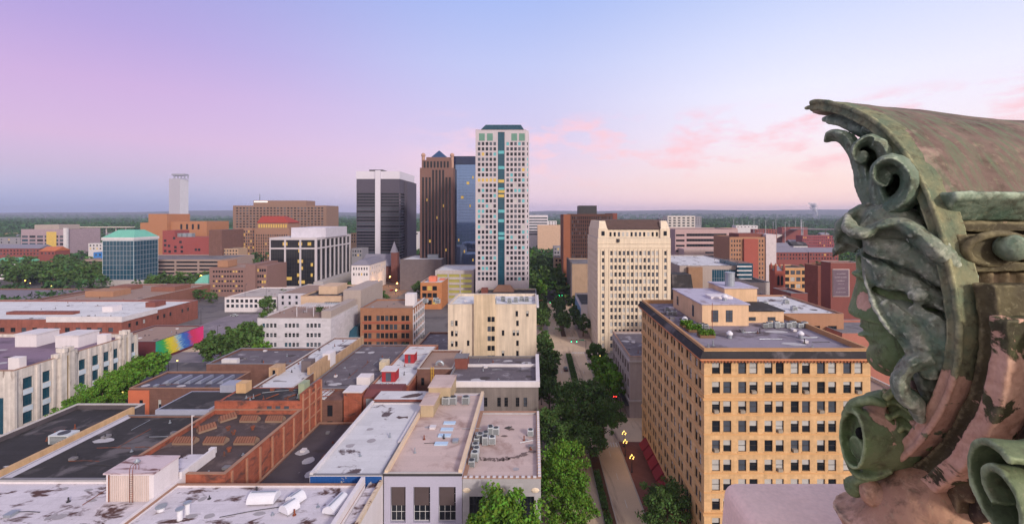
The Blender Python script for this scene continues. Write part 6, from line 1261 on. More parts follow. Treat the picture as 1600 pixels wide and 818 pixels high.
for lb, px_, Y, h, arm, m, r, g_ in (
    ('lit lamp among the yellow green trees by the art deco store', 192, 150, 8.4, 0, LAMP_Y, .3, 0), ('lit twin lamp before the mural, left one', 263, 192, 6, 0, LAMP_Y, .3, 0), ('lit lamp before the mural, right one', 277, 190, 6, 0, LAMP_Y, .3, 0),
    ('orange lit lamp by the left parking street, leftmost', 37, 400, 9, 1.2, LAMP_O, .4, 0), ('yellow lit lamp in the left park', 45, 385, 9, 1.2, LAMP_Y, .34, 0), ('pale lit lamp left of the teal glass block', 78, 370, 9, 1.2, LAMP_Y, .34, 0), ('yellow lit lamp at the left edge park trees', 112, 430, 9, 1.2, LAMP_Y, .34, 0), ('orange lit lamp before the tan parking deck', 312, 430, 9, 1.2, LAMP_O, .9, 1500), ('orange lit lamp left of the teal block', 146, 430, 9, 1.2, LAMP_O, .4, 0),
    ('orange street lamp near the brownstone church', 607, 425, 9, 1.4, LAMP_O, .6, 2600), ('orange street lamp on the lamplit road, middle', 618, 385, 9, 1.4, LAMP_O, .6, 2600), ('orange street lamp on the lamplit road, nearest', 622, 350, 9, -1.4, LAMP_O, .5, 2400), ('orange street lamp beside the white civic block', 590, 405, 8, 1.2, LAMP_O, .5, 1500), ('small lit lamp at the white civic block steps', 566, 392, 6, 0, LAMP_Y, .4, 600),
    ('orange lit lamp before the gothic church', 1218, 240, 8, 1.0, LAMP_O, .5, 900), ('small orange lit lamp at the far terraces', 1258, 500, 8, 0, LAMP_O, .4, 0), ('small orange lit lamp beyond the pink office', 1052, 455, 9, 0, LAMP_O, .4, 0),
    ('tall dark parking lot lamp, left of the parking lot trees', 340, 226, 12, 1, DKMETAL, .25, 0), ('tall dark parking lot lamp beside the brick warehouse', 314, 262, 13, 1, DKMETAL, .25, 0), ('lit green tinged lamp at the parking entrance', 358, 318, 9, 0, LAMP_Y, .35, 0), ('tall lamp on the pale concrete deck, left', 383, 320, 18, 1, DKMETAL, .3, 0), ('tall lamp on the pale concrete deck, right', 416, 322, 20, 1, DKMETAL, .3, 0)):
    lamp(lb, gx(px_, Y), Y, h, arm, m, r, g_)
for lb, x, y in (('five globe lamp standard at the crossing, left globe cluster', 25.9, 126), ('globe lamp at the crossing corner, beyond the first', 26.6, 131), ('globe lamp standard beside the first red awning', 26.0, 118)):
    t = lamp(lb, x, y, 4.6, 0, LAMP_Y, .18, 120, 'globe lamps at the crossing')
    for k in range(4): q = MB(); a = math.pi/2*k+.4; q.ball((.6*math.cos(a), .6*math.sin(a), 4.1), .13, 8); q.build('globe', LAMP_Y, t); q = MB(); q.tube([(0, 0, 3.9), (.6*math.cos(a), .6*math.sin(a), 3.95)], .04, 5); q.build('arm', DKMETAL, t)
for i, (x, y) in enumerate(((3, 160), (3, 186), (3, 210), (30, 258), (30, 280), (3, 258), (3, 284), (30, 200), (30, 176), (20, 420), (6, 450), (12, 385))): lamp(f'small lit globe lamp, {ORD[i]} listed outward along the avenue pavements' if False else f'small lit globe lamp {["by the left kerb past the grove","at the left kerb before the cream block","at the left kerb just short of the second crossing","at the right kerb past the second crossing","at the right kerb near the blue sided shop","at the left kerb past the second crossing","at the left kerb beside the cream block end","at the right kerb before the cream tower","at the right kerb by the terracotta shop","deep in the avenue canopy, right","deep in the avenue canopy, left","at the start of the avenue canopy"][i]}', x, y, 5 if y < 340 else 12, 0, LAMP_Y, .28 if y < 340 else .6, 60 if y < 340 else 0, 'small lamps along the avenue')
def signal(label, x, y, arm, m, name='traffic_signal'):
    t = thing(name, label, 'traffic signal', (x, y, 0), 'traffic signals over the avenue'); q = MB(); q.cyl(0, 0, 0, 7, .14, 8, None, .1); q.tube([(0, 0, 6.3), (arm*.5, 0, 6.7), (arm, 0, 6.8)], .08, 6); q.build('mast', DKMETAL, t)
    for u_ in (.6, .95):
        q = MB(); q.box(arm*u_-.22, arm*u_+.22, -.2, .2, 5.7, 6.9); h_ = q.build('signal_head', mat('black signal case', (40, 40, 40)), t); q = MB(); q.ball((arm*u_, -.22, 6.0 if m is SIG_G else 6.65), .17, 8); q.build('lamp', m, h_)
    q = MB(); q.box(arm*.1, arm*.45, -.05, .05, 6.5, 6.95); q.build('street_name_plate', mat('green street plate', (30, 96, 70)), t)
signal('green traffic signal on a mast over the second crossing', 25.8, 219, -7.5, SIG_G); signal('green traffic signal at the third crossing, deep in the avenue', 8.4, 316, 6, SIG_G); signal('green traffic signal at the right corner of the third crossing', 25.8, 344, -6, SIG_G); signal('red traffic signal at the near crossing corner by the terracotta shop', 29.5, 151.5, -2.4, SIG_R); signal('traffic signal on a dark mast at the bottom of the near avenue, right kerb', 26.2, 86.5, 5, SIG_G); signal('traffic signal on a dark mast at the bottom of the near avenue, left kerb', 8.4, 86.5, 4.2, SIG_G)
def car(label, x, y, rz, c):
    t = thing('parked_car', label, 'car', (x, y, .03), 'cars in the streets', rz); pm = mat('car paint %d %d %d' % c, c, rough=.3, spec=.6, var=.02, fine=0)
    q = MB(); q.frustum(-2.2, 2.2, -.88, .88, .3, -2.15, 2.15, -.86, .86, .85); q.frustum(-1.5, 1.2, -.8, .8, .851, -1.0, .6, -.62, .62, 1.42); q.build('body', [pm], t)
    q = MB(); q.frustum(-1.46, 1.16, -.815, .815, .9, -1.04, .64, -.655, .655, 1.34); q.build('window_glass', G_DARK, t)
    for sx_ in (-1.35, 1.35):
        for sy_ in (-.8, .8): q = MB(); q.tube([(sx_, sy_-.1, .32), (sx_, sy_+.1, .32)], .32, 12); q.build('wheel', mat('tyre', (30, 30, 32)), t)
    for e in (-1, 1):
        for sy_ in (-.6, .6): q = MB(); q.box(e*2.17-.04, e*2.17+.04, sy_-.18, sy_+.18, .6, .75); q.build('headlight' if e > 0 else 'tail_light', mat('car lamp white', (230, 230, 220)) if e > 0 else mat('car lamp red', (180, 30, 30)), t)
for lb, px_, Y, rz, c in (('dark car waiting at the second crossing of the avenue', 884, 196, R(90), (40, 42, 50)), ('white car parked on the street left of the low white block', 272, 372, R(10), (220, 220, 224)), ('dark grey car behind the white one on the left street', 262, 380, R(8), (70, 74, 84)), ('silver car parked at the far side of the parking lot', 366, 300, R(0), (170, 174, 180)), ('red car on the lamplit road by the church', 612, 400, R(80), (150, 40, 40)), ('white car on the lamplit road nearer the orange loft', 590, 352, R(85), (216, 216, 220))): car(lb, gx(px_, Y), Y, rz, c)
# ================================================================== haze and smoke
sm = bpy.data.materials.new('white smoke'); sm.use_nodes = True; nt = sm.node_tree; pb = nt.nodes['Principled BSDF']; pb.inputs['Base Color'].default_value = (.8, .8, .84, 1); pb.inputs['Roughness'].default_value = 1; pb.inputs['Alpha'].default_value = .3
q = MB()
for k in range(26):
    t_ = k/25; Y = 5200; q.ball((gx(1276-8*t_+rnd.uniform(-3, 3)*(.3+t_), Y), Y+rnd.uniform(-30, 30), gz(338-20*t_, Y)), (9+15*t_*rnd.uniform(.5, 1.2), 12+12*t_, 10+12*rnd.random()), 10)
stuff(q.build('smoke', sm, None, True))
hz = MB(); hz.box(-18500, 18500, -3200, 10600, -60, 240); ho = stuff(hz.build('haze', None))
hm = bpy.data.materials.new('haze'); hm.use_nodes = True; nt = hm.node_tree; nt.nodes.clear(); pv = N(nt, 'ShaderNodeVolumePrincipled'); oo = N(nt, 'ShaderNodeOutputMaterial'); nt.links.new(pv.outputs[0], oo.inputs['Volume'])
HAZE_D = 1.0e-4
pv.inputs['Density'].default_value = HAZE_D; pv.inputs['Color'].default_value = (*lin((214, 222, 252)), 1); pv.inputs['Anisotropy'].default_value = 0.1
ho.data.materials.clear(); ho.data.materials.append(hm)
# ================================================================== the carved figure at the right: peeling painted terracotta
XR = 2.0                                            # plane of the ring that frames the head
def ring_pt(px_, py_, X=XR): Y = F*X/(px_-PX); return Vector((X, Y, H-(py_-PY)*Y/F))
C0 = Vector((gx(1430, 2.45), 2.45, 0)); DV = C0.normalized(); D0 = C0.length; RV = Vector((DV.y, -DV.x, 0))
def hp(px_, py_, dep=0.0):                           # point in the plane of the head's profile, dep metres behind it
    v = Vector(((px_-PX)/F, 1, -(py_-PY)/F)); return Vector((0, 0, H))+v*(D0/v.dot(DV))+DV*dep
def peel(name, c, c2, pink=(.60, .66), patches=(), rough=.75, sc=5.0, lichen=None, streak=None, pinkc=(216, 174, 152)):
    m = bpy.data.materials.new(name); m.use_nodes = True; nt = m.node_tree; b = nt.nodes['Principled BSDF']; b.inputs['Roughness'].default_value = rough; b.inputs['Specular IOR Level'].default_value = .25
    pos = N(nt, 'ShaderNodeNewGeometry').outputs['Position']
    def noise(s, det=6, mapping=None, dist=.3):
        n = N(nt, 'ShaderNodeTexNoise'); n.inputs['Scale'].default_value = s; n.inputs['Detail'].default_value = det; n.inputs['Roughness'].default_value = .62; n.inputs['Distortion'].default_value = dist
        if mapping: mp_ = N(nt, 'ShaderNodeMapping'); mp_.inputs['Scale'].default_value = mapping; nt.links.new(pos, mp_.inputs[0]); nt.links.new(mp_.outputs[0], n.inputs[0])
        else: nt.links.new(pos, n.inputs[0])
        return n.outputs[0]
    def rng_(x, a, c_): r = N(nt, 'ShaderNodeMapRange'); nt.links.new(x, r.inputs[0]); r.inputs[1].default_value = a; r.inputs[2].default_value = c_; return r.outputs[0]
    col_ = mix_node(nt, rng_(noise(sc), .38, .66), lin(c), lin(c2))
    col_ = mix_node(nt, math_node(nt, 'MULTIPLY', rng_(noise(sc*2.6, 8), .5, .7), .75), col_, lin((70, 62, 50)))          # grime
    col_ = mix_node(nt, math_node(nt, 'MULTIPLY', rng_(noise(sc*9, 4), .56, .72), .28), col_, lin((172, 164, 132)))
    if streak: col_ = mix_node(nt, math_node(nt, 'MULTIPLY', rng_(noise(4, 6, streak), .46, .62), .8), col_, lin((104, 116, 92)))
    if lichen: col_ = mix_node(nt, rng_(noise(14, 8), lichen, lichen+.05), col_, lin((186, 158, 92)))
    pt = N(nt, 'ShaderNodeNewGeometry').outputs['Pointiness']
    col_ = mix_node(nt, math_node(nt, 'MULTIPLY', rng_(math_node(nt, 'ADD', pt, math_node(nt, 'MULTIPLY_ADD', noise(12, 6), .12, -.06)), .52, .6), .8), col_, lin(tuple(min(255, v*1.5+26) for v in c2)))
    f = rng_(noise(3.2, 9, None, .8), *pink)
    wob = noise(9, 7)
    for (p, r) in patches:
        d = N(nt, 'ShaderNodeVectorMath', operation='DISTANCE'); nt.links.new(pos, d.inputs[0]); d.inputs[1].default_value = p
        s_ = math_node(nt, 'MULTIPLY_ADD', wob, r*1.6, -r*.8); e = math_node(nt, 'ADD', d.outputs['Value'], s_)
        f = math_node(nt, 'MAXIMUM', f, rng_(e, r, r*.93))
    pk = mix_node(nt, rng_(noise(22, 5), .4, .7), lin(pinkc), lin((188, 144, 124)))
    col_ = mix_node(nt, f, col_, pk); nt.links.new(col_, b.inputs['Base Color'])
    bn = N(nt, 'ShaderNodeBump'); bn.inputs['Strength'].default_value = .8; bn.inputs['Distance'].default_value = .008
    hgt = math_node(nt, 'ADD', math_node(nt, 'MULTIPLY', noise(26, 8), 1.0), math_node(nt, 'MULTIPLY', f, -.5)); nt.links.new(hgt, bn.inputs['Height']); nt.links.new(bn.outputs[0], b.inputs['Normal'])
    return m
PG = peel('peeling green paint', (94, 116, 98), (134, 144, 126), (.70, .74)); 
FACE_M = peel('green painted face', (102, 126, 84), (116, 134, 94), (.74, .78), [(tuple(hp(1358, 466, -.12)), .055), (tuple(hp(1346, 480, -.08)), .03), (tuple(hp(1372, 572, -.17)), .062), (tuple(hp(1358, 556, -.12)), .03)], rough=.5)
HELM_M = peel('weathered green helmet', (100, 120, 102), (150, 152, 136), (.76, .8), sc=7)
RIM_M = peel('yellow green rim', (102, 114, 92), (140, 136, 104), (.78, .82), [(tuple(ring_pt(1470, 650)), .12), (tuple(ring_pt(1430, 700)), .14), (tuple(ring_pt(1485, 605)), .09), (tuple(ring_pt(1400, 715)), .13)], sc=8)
RING2_M = peel('flaking outer ring', (86, 92, 58), (66, 62, 46), (.43, .455)); DARK_M = peel('dark brown green moulding', (74, 66, 50), (96, 88, 64), (.63, .66)); DEEP_M = peel('deep brown recess', (52, 42, 38), (72, 60, 48), (.62, .66))  # the last one is the darkest brown, used on the recessed parts
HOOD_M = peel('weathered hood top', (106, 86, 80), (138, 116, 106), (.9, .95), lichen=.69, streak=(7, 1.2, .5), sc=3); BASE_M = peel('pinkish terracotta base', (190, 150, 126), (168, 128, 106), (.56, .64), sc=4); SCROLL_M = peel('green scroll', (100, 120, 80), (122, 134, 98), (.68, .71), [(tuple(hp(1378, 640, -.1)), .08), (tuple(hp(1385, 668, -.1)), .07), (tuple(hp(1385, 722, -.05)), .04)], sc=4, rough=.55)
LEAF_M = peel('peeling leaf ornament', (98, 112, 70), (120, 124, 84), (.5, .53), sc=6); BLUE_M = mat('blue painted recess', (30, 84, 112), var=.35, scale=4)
tcl = bpy.data.textures.new('carving_wear', 'CLOUDS'); tcl.noise_scale = .09; tcl.noise_depth = 3
tcl2 = bpy.data.textures.new('carving_dents', 'CLOUDS'); tcl2.noise_scale = .3
root = thing('carved_figure', 'peeling green carved head in a winged helmet under a curled hood, right foreground', 'carving', tuple(hp(1440, 800)))
fig = Q(root)
tcl3 = bpy.data.textures.new('carving_pits', 'CLOUDS'); tcl3.noise_scale = .028; tcl3.noise_depth = 2
def carve(name, q, m, voxel=.009, smooth=4, wear=.012, parent=None, dents=.015):
    o = fig.part(name, q, m, parent, True)
    if voxel: md = o.modifiers.new('remesh', 'REMESH'); md.mode = 'VOXEL'; md.voxel_size = voxel; md.use_smooth_shade = True
    md = o.modifiers.new('smooth', 'SMOOTH'); md.iterations = smooth; md.factor = .5
    if wear: md = o.modifiers.new('wear', 'DISPLACE'); md.texture = tcl; md.texture_coords = 'GLOBAL'; md.strength = wear; md.mid_level = .5
    if wear > .011: md = o.modifiers.new('pits', 'DISPLACE'); md.texture = tcl3; md.texture_coords = 'GLOBAL'; md.strength = .007; md.mid_level = .5
    if dents: md = o.modifiers.new('dents', 'DISPLACE'); md.texture = tcl2; md.texture_coords = 'GLOBAL'; md.strength = dents; md.mid_level = .5
    return o
def smooth_path(P, n=6): return catmull([Vector(p) for p in P], n)
def sweep(q, pts, rad, dep=0.0, dd=None, n=10, k=6):
    """pts: (px, py[, depth]) in the head plane; rad: list of (in-plane radius in photo px, depth radius in m)"""
    P = [hp(p[0], p[1], p[2] if len(p) > 2 else dep) for p in pts]; S = catmull(P, k); r0 = rad if isinstance(rad, list) else [rad]*len(pts); m_ = len(S); R_ = []
    for i in range(m_):
        t = i/(m_-1)*(len(pts)-1); a = min(int(t), len(pts)-2); f = t-a; R_.append(((r0[a][1]*(1-f)+r0[a+1][1]*f), (r0[a][0]*(1-f)+r0[a+1][0]*f)*D0/F/1.0*.78))
    q.tube(S, R_, n, None, True, flat=tuple(DV))
def pillow(q, poly, T, dep=0.0, c=None, n=96, rings=14, pw=2.4, back=None):
    """solid with the given outline and rounded faces; T half thickness in m"""
    P = [Vector((x, y)) for x, y in poly]; c = Vector(c) if c else sum(P, Vector((0, 0)))/len(P); per = []
    tot = sum((P[(i+1) % len(P)]-P[i]).length for i in range(len(P)))
    for i in range(len(P)):
        a, d = P[i], P[(i+1) % len(P)]; k = max(1, round(n*(d-a).length/tot)); per += [a+(d-a)*j/k for j in range(k)]
    m_ = len(per); i0 = len(q.v)
    for side in (-1, 1):
        for r_ in range(rings):
            s_ = 1-(r_/rings)**1.5 if side < 0 else 1-(r_/rings)**1.5
            h_ = T*(max(0, 1-s_**pw))**.55*(1 if side < 0 or back is None else back/T)
            for p in per: w = c+(p-c)*s_; q.v.append(tuple(hp(w.x, w.y, dep+side*h_)))
    def idx(side, r_, k): return i0+side*rings*m_+r_*m_+(k % m_)
    for r_ in range(rings-1):
        for k in range(m_):
            q.f.append((idx(0, r_, k), idx(0, r_+1, k), idx(0, r_+1, k+1), idx(0, r_, k+1))); q.f.append((idx(1, r_, k), idx(1, r_, k+1), idx(1, r_+1, k+1), idx(1, r_+1, k))); q.m += [0, 0]
    for side in (0, 1):
        q.f.append(tuple(idx(side, rings-1, k) for k in (range(m_) if side else reversed(range(m_))))); q.m.append(0)
    for k in range(m_): q.f.append((idx(0, 0, k), idx(0, 0, k+1), idx(1, 0, k+1), idx(1, 0, k))); q.m.append(0)
# --- the face in profile
q = MB()
pillow(q, [(1336, 396), (1336, 412), (1338, 428), (1337, 440), (1330, 461), (1322, 482), (1324, 489), (1337, 490), (1346, 494), (1343, 500), (1345, 507), (1352, 513), (1348, 521), (1352, 529), (1358, 536), (1353, 548), (1355, 562), (1366, 576), (1385, 586), (1412, 592), (1440, 594), (1474, 570), (1488, 500), (1485, 420), (1440, 385), (1380, 380)], .24, .02, (1415, 500), 200, 18, 2.6)
sweep(q, [(1342, 486, -.05), (1350, 482, -.085), (1356, 474, -.1)], [(6, .035), (8, .04), (5, .03)])            # nostril wing
sweep(q, [(1340, 425, -.05), (1352, 428, -.11), (1370, 436, -.17)], [(5, .03), (6, .04), (5, .04)])            # brow
sweep(q, [(1347, 519, -.03), (1360, 518, -.09), (1372, 521, -.14)], [(4, .03), (3.4, .03), (2, .02)]); sweep(q, [(1350, 507, -.03), (1362, 511, -.09), (1373, 517, -.14)], [(4, .03), (3.4, .03), (2, .02)])
pillow(q, [(1350, 442), (1358, 438), (1366, 444), (1362, 452), (1353, 452)], .05, -.1, None, 30, 6)              # eye
face = carve('face', q, FACE_M, .0075, 2, .006, dents=.02)
# --- helmet: broad overlapping folds like wings and drapery
q = MB()
pillow(q, [(1350, 324), (1385, 312), (1420, 323), (1452, 345), (1480, 400), (1470, 410), (1430, 382), (1390, 368), (1345, 366), (1334, 350)], .2, -.02, None, 90, 12, 3)
pillow(q, [(1336, 340), (1318, 356), (1309, 374), (1299, 388), (1301, 403), (1318, 397), (1332, 387), (1354, 390), (1358, 360)], .1, -.04, None, 70, 10)
sweep(q, [(1356, 322, -.02), (1336, 334, -.06), (1320, 352, -.1), (1312, 372, -.1), (1322, 386, -.08), (1340, 392, -.08)], [(6, .05), (9, .06), (10, .06), (8, .05), (6, .04), (4, .03)])
sweep(q, [(1330, 340, -.12), (1338, 357, -.2), (1356, 362, -.24), (1380, 352, -.24), (1406, 348, -.24), (1434, 362, -.26), (1460, 386, -.27), (1488, 410, -.25)], [(5, .04), (8, .07), (9, .08), (8, .07), (10, .07), (14, .08), (15, .08), (9, .05)])
pillow(q, [(1352, 370), (1380, 364), (1410, 366), (1440, 384), (1474, 410), (1494, 428), (1484, 446), (1462, 440), (1440, 424), (1412, 416), (1386, 400), (1352, 390)], .12, -.15, None, 90, 10, 5)
pillow(q, [(1348, 394), (1380, 400), (1404, 414), (1432, 422), (1462, 444), (1488, 460), (1490, 484), (1464, 474), (1440, 470), (1410, 450), (1384, 446), (1364, 440), (1356, 418)], .14, -.13, None, 90, 10, 5)
q.ball(tuple(hp(1440, 452, -.25)), (.07, .045, .045), 10)
pillow(q, [(1362, 442), (1386, 452), (1420, 458), (1454, 476), (1490, 490), (1487, 566), (1458, 584), (1440, 574), (1424, 540), (1396, 508), (1374, 474)], .17, -.12, (1435, 512), 100, 12, 4)
sweep(q, [(1384, 462, -.26), (1412, 488, -.29), (1436, 522, -.3), (1452, 566, -.27)], [(6, .02), (14, .028), (14, .028), (8, .02)])
sweep(q, [(1424, 466, -.26), (1456, 492, -.29), (1472, 530, -.29), (1474, 562, -.26)], [(6, .02), (13, .028), (14, .028), (8, .02)])
sweep(q, [(1350, 388, -.12), (1357, 425, -.18), (1368, 458, -.24), (1384, 486, -.27), (1404, 512, -.28), (1426, 545, -.28)], [(4, .035)]*6)
sweep(q, [(1450, 536, -.27), (1424, 546, -.29), (1409, 564, -.3), (1411, 588, -.28), (1428, 604, -.24), (1438, 632, -.2)], [(13, .06), (13, .08), (11, .08), (10, .08), (11, .07), (8, .05)])
pillow(q, [(1424, 552), (1450, 548), (1468, 570), (1464, 612), (1450, 640), (1436, 606)], .1, -.1, None, 50, 8, 4)
helm = carve('winged_helmet', q, HELM_M, .0075, 1, .026, dents=.05)
# --- plume scrolls over the helmet
q = MB()
sweep(q, [(1368, 324, .05), (1350, 298, .08), (1340, 266, .12), (1334, 238, .16), (1322, 216, .2), (1302, 205, .24), (1284, 211, .28)], [(16, .09), (12, .09), (10, .1), (11, .12), (12, .14), (9, .12), (3, .05)])
sweep(q, [(1366, 322, .02), (1356, 290, .03), (1351, 262, .05), (1346, 240, .08)], [(7, .04), (6, .05), (5, .05), (4, .03)])
sweep(q, [(1376, 322, -.04), (1368, 296, -.04), (1371, 268, -.02), (1384, 250, 0), (1378, 230, .02), (1358, 221, .02), (1339, 230, 0), (1336, 247, 0), (1347, 254, .0), (1354, 244, .02)], [(9, .08), (7, .08), (9, .1), (12, .13), (13, .16), (11, .16), (7, .13), (5, .1), (5, .08), (5, .06)], k=5)
sweep(q, [(1400, 324, -.08), (1418, 308, -.12), (1424, 284, -.13), (1413, 263, -.13), (1394, 254, -.13), (1375, 261, -.13), (1369, 276, -.13), (1379, 288, -.11), (1391, 283, -.1), (1390, 273, -.1)], [(16, .12), (15, .13), (14, .14), (12, .14), (10, .15), (8, .14), (6, .12), (5, .1), (5, .08), (5, .06)], k=5)
sweep(q, [(1388, 322, -.08), (1380, 304, -.1), (1377, 286, -.1)], [(8, .05), (6, .05), (4, .04)])
sweep(q, [(1410, 322, .04), (1428, 298, .08), (1430, 262, .11), (1412, 234, .14), (1384, 214, .16), (1350, 196, .2)], [(12, .06), (13, .08), (14, .1), (14, .12), (12, .1), (8, .08)])
pillow(q, [(1352, 322), (1344, 290), (1339, 250), (1334, 222), (1350, 206), (1376, 206), (1404, 226), (1430, 262), (1450, 306), (1458, 346), (1410, 336)], .05, .17, None, 70, 8)
q.ball(tuple(hp(1388, 276, -.16)), (.03, .03, .035), 8); q.ball(tuple(hp(1349, 246, -.06)), (.03, .03, .035), 8)
carve('plume_scroll', q, PG, .008, 2, .016, dents=.02)
# --- ring and curled hood: one curve in the plane X = 2, swept back into the wall
RIM = [(1263, 170), (1290, 165), (1335, 177), (1376, 200), (1410, 235), (1440, 284), (1464, 342), (1482, 408), (1495, 470), (1499, 535), (1486, 600), (1455, 660), (1420, 700), (1388, 716)]
rim_pts = catmull([ring_pt(*p) for p in RIM], 8)
rc0 = Vector((XR, 3.12, H-.35))
def radial(p): r_ = p-rc0; r_.x = 0; return r_.normalized()
def offset(pts, dr, dx, a=0, z=None): return [p+radial(p)*dr+Vector((dx, 0, 0)) for p in pts[a:z]]
def band(q, pts, dr0, dr1, x0, x1, taper=0):
    """rectangular band following the ring between two radii"""
    n = len(pts); i0 = len(q.v)
    for i, p in enumerate(pts):
        k = 1 if not taper else min(1, .25+i/taper)
        r_ = radial(p); m_ = (dr0+dr1)/2; a, b_ = m_+(dr0-m_)*k, m_+(dr1-m_)*k
        for d_, x in ((a, x0), (b_, x0), (b_, x1), (a, x1)): q.v.append(tuple(p+r_*d_+Vector((x, 0, 0))))
    for i in range(n-1):
        for k in range(4): q.f.append((i0+4*i+k, i0+4*i+(k+1) % 4, i0+4*(i+1)+(k+1) % 4, i0+4*(i+1)+k)); q.m.append(0)
    q.f.append((i0+3, i0+2, i0+1, i0)); q.m.append(0); j = i0+4*(n-1); q.f.append((j, j+1, j+2, j+3)); q.m.append(0)
q = MB(); band(q, rim_pts, -.024, .03, -.03, .1, 14); 
q.tube(offset(rim_pts, -.022, -.03, 4), .012, 6); q.tube(offset(rim_pts, .03, -.03, 4), .016, 6)
carve('rim', q, RIM_M, .0065, 5, .01, dents=.008)
q = MB(); band(q, rim_pts[3:], -.15, -.03, .05, .16, 18); q.tube(offset(rim_pts, -.10, .06, 6), .03, 8); carve('inner_cove', q, PG, .012, 2, .01)
# hood: loft from the rim's upper part to the right
up_ = rim_pts[:47]; q = MB(); cols_ = 16; zsp = rim_pts[46].z
for j in range(cols_):
    u_ = 1.9*j/(cols_-1)
    for i, p in enumerate(up_):
        r_ = radial(p); b_ = p+r_*.035+Vector((.02+u_, 0, 0)); dz = max(0, b_.z-zsp); b_.z = zsp+dz*(1-.15*u_)-.0; q.v.append(tuple(b_))
n_u = len(up_)
for j in range(cols_-1):
    for i in range(n_u-1): q.f.append((j*n_u+i, j*n_u+i+1, (j+1)*n_u+i+1, (j+1)*n_u+i)); q.m.append(0)
# carry the far side of the hood down behind the crest so that it is a closed canopy
o = fig.part('hood', q, HOOD_M, None, True); md = o.modifiers.new('thick', 'SOLIDIFY'); md.thickness = .07; md.offset = 1 if False else -1
md = o.modifiers.new('sub', 'SUBSURF'); md.levels = md.render_levels = 1
md = o.modifiers.new('wear', 'DISPLACE'); md.texture = tcl2; md.texture_coords = 'GLOBAL'; md.strength = .03
# lower outer mouldings
q = MB(); band(q, rim_pts[60:], .045, .13, .06, .25); q.tube(offset(rim_pts, .06, .05, 60), .016, 8); carve('dark_channel', q, DARK_M, .009, 4, .012)
q = MB(); band(q, rim_pts[65:], .13, .20, .02, .22); q.tube(offset(rim_pts, .135, .025, 65), .014, 6); carve('outer_ring', q, RING2_M, .010, 1, .02)
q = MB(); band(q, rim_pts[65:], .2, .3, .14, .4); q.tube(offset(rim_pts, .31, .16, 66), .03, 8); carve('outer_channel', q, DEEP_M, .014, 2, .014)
# blue painted recess and wall behind the head
q = MB(); pillow(q, [(1420, 292), (1442, 296), (1470, 352), (1488, 410), (1470, 430), (1440, 400), (1415, 350)], .06, .16, None, 50, 6); carve('recess', q, BLUE_M, 0, 0, 0, dents=0)
q = MB(); pillow(q, [(1440, 412), (1478, 418), (1496, 470), (1498, 560), (1480, 612), (1440, 660), (1420, 640), (1410, 560), (1420, 470)], .08, .26, None, 60, 6); carve('dark_back', q, DEEP_M, 0, 0, 0, dents=0)  # very dark brown backing between head and ring
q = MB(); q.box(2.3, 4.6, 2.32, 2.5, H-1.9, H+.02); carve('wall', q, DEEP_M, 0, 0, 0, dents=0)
# cornice to the right of the ring: cove, fillet, ovolo with ball
def xs(px_, Y): return gx(px_, Y)
Yc = 2.15; XL = 2.03; zc = lambda py_: gz(py_, Yc)
q = MB(); q.box(XL, 4.2, Yc, 2.32, zc(312), zc(299)); q.frustum(XL+.02, 4.2, Yc+.09, 2.3, zc(345), XL, 4.2, Yc+.01, 2.3, zc(313)); carve('cornice_cove', q, PG, .012, 1, .012)
q = MB(); q.box(XL, 4.2, Yc+.03, 2.3, zc(362), zc(346)); q.box(XL+.03, 4.2, Yc-.01, 2.3, zc(424), zc(408)); carve('fillet', q, DARK_M, .012, 1, .012)
q = MB(); P_ = [Vector((xs(1556+46*math.cos(t), Yc-.03), Yc-.03+.02*math.sin(t), zc(388+24*math.sin(t)))) for t in [2*math.pi*k/28 for k in range(29)]]; q.tube(P_, .018, 8); 
q.frustum(XL+.01, xs(1640, Yc), Yc-.01, 2.3, zc(408), XL+.01, xs(1640, Yc), Yc, 2.3, zc(366)); carve('egg_moulding', q, DARK_M, .01, 2, .01)
q = MB(); q.ball((xs(1584, Yc-.06), Yc-.05, zc(386)), .066, 16); carve('ball', q, PG, .01, 1, .006)
q = MB()
for k in range(6): x = 2.13+.085*k; q.tube([(x, 2.2, H-1.4), (x, 2.2, zc(424))], .036, 8)
q.box(2.08, 4.2, 2.2, 2.3, H-1.9, zc(424)); carve('fluted_panel', q, peel('brown fluted paint', (84, 66, 54), (104, 90, 66), (.56, .59)), .012, 1, .01)
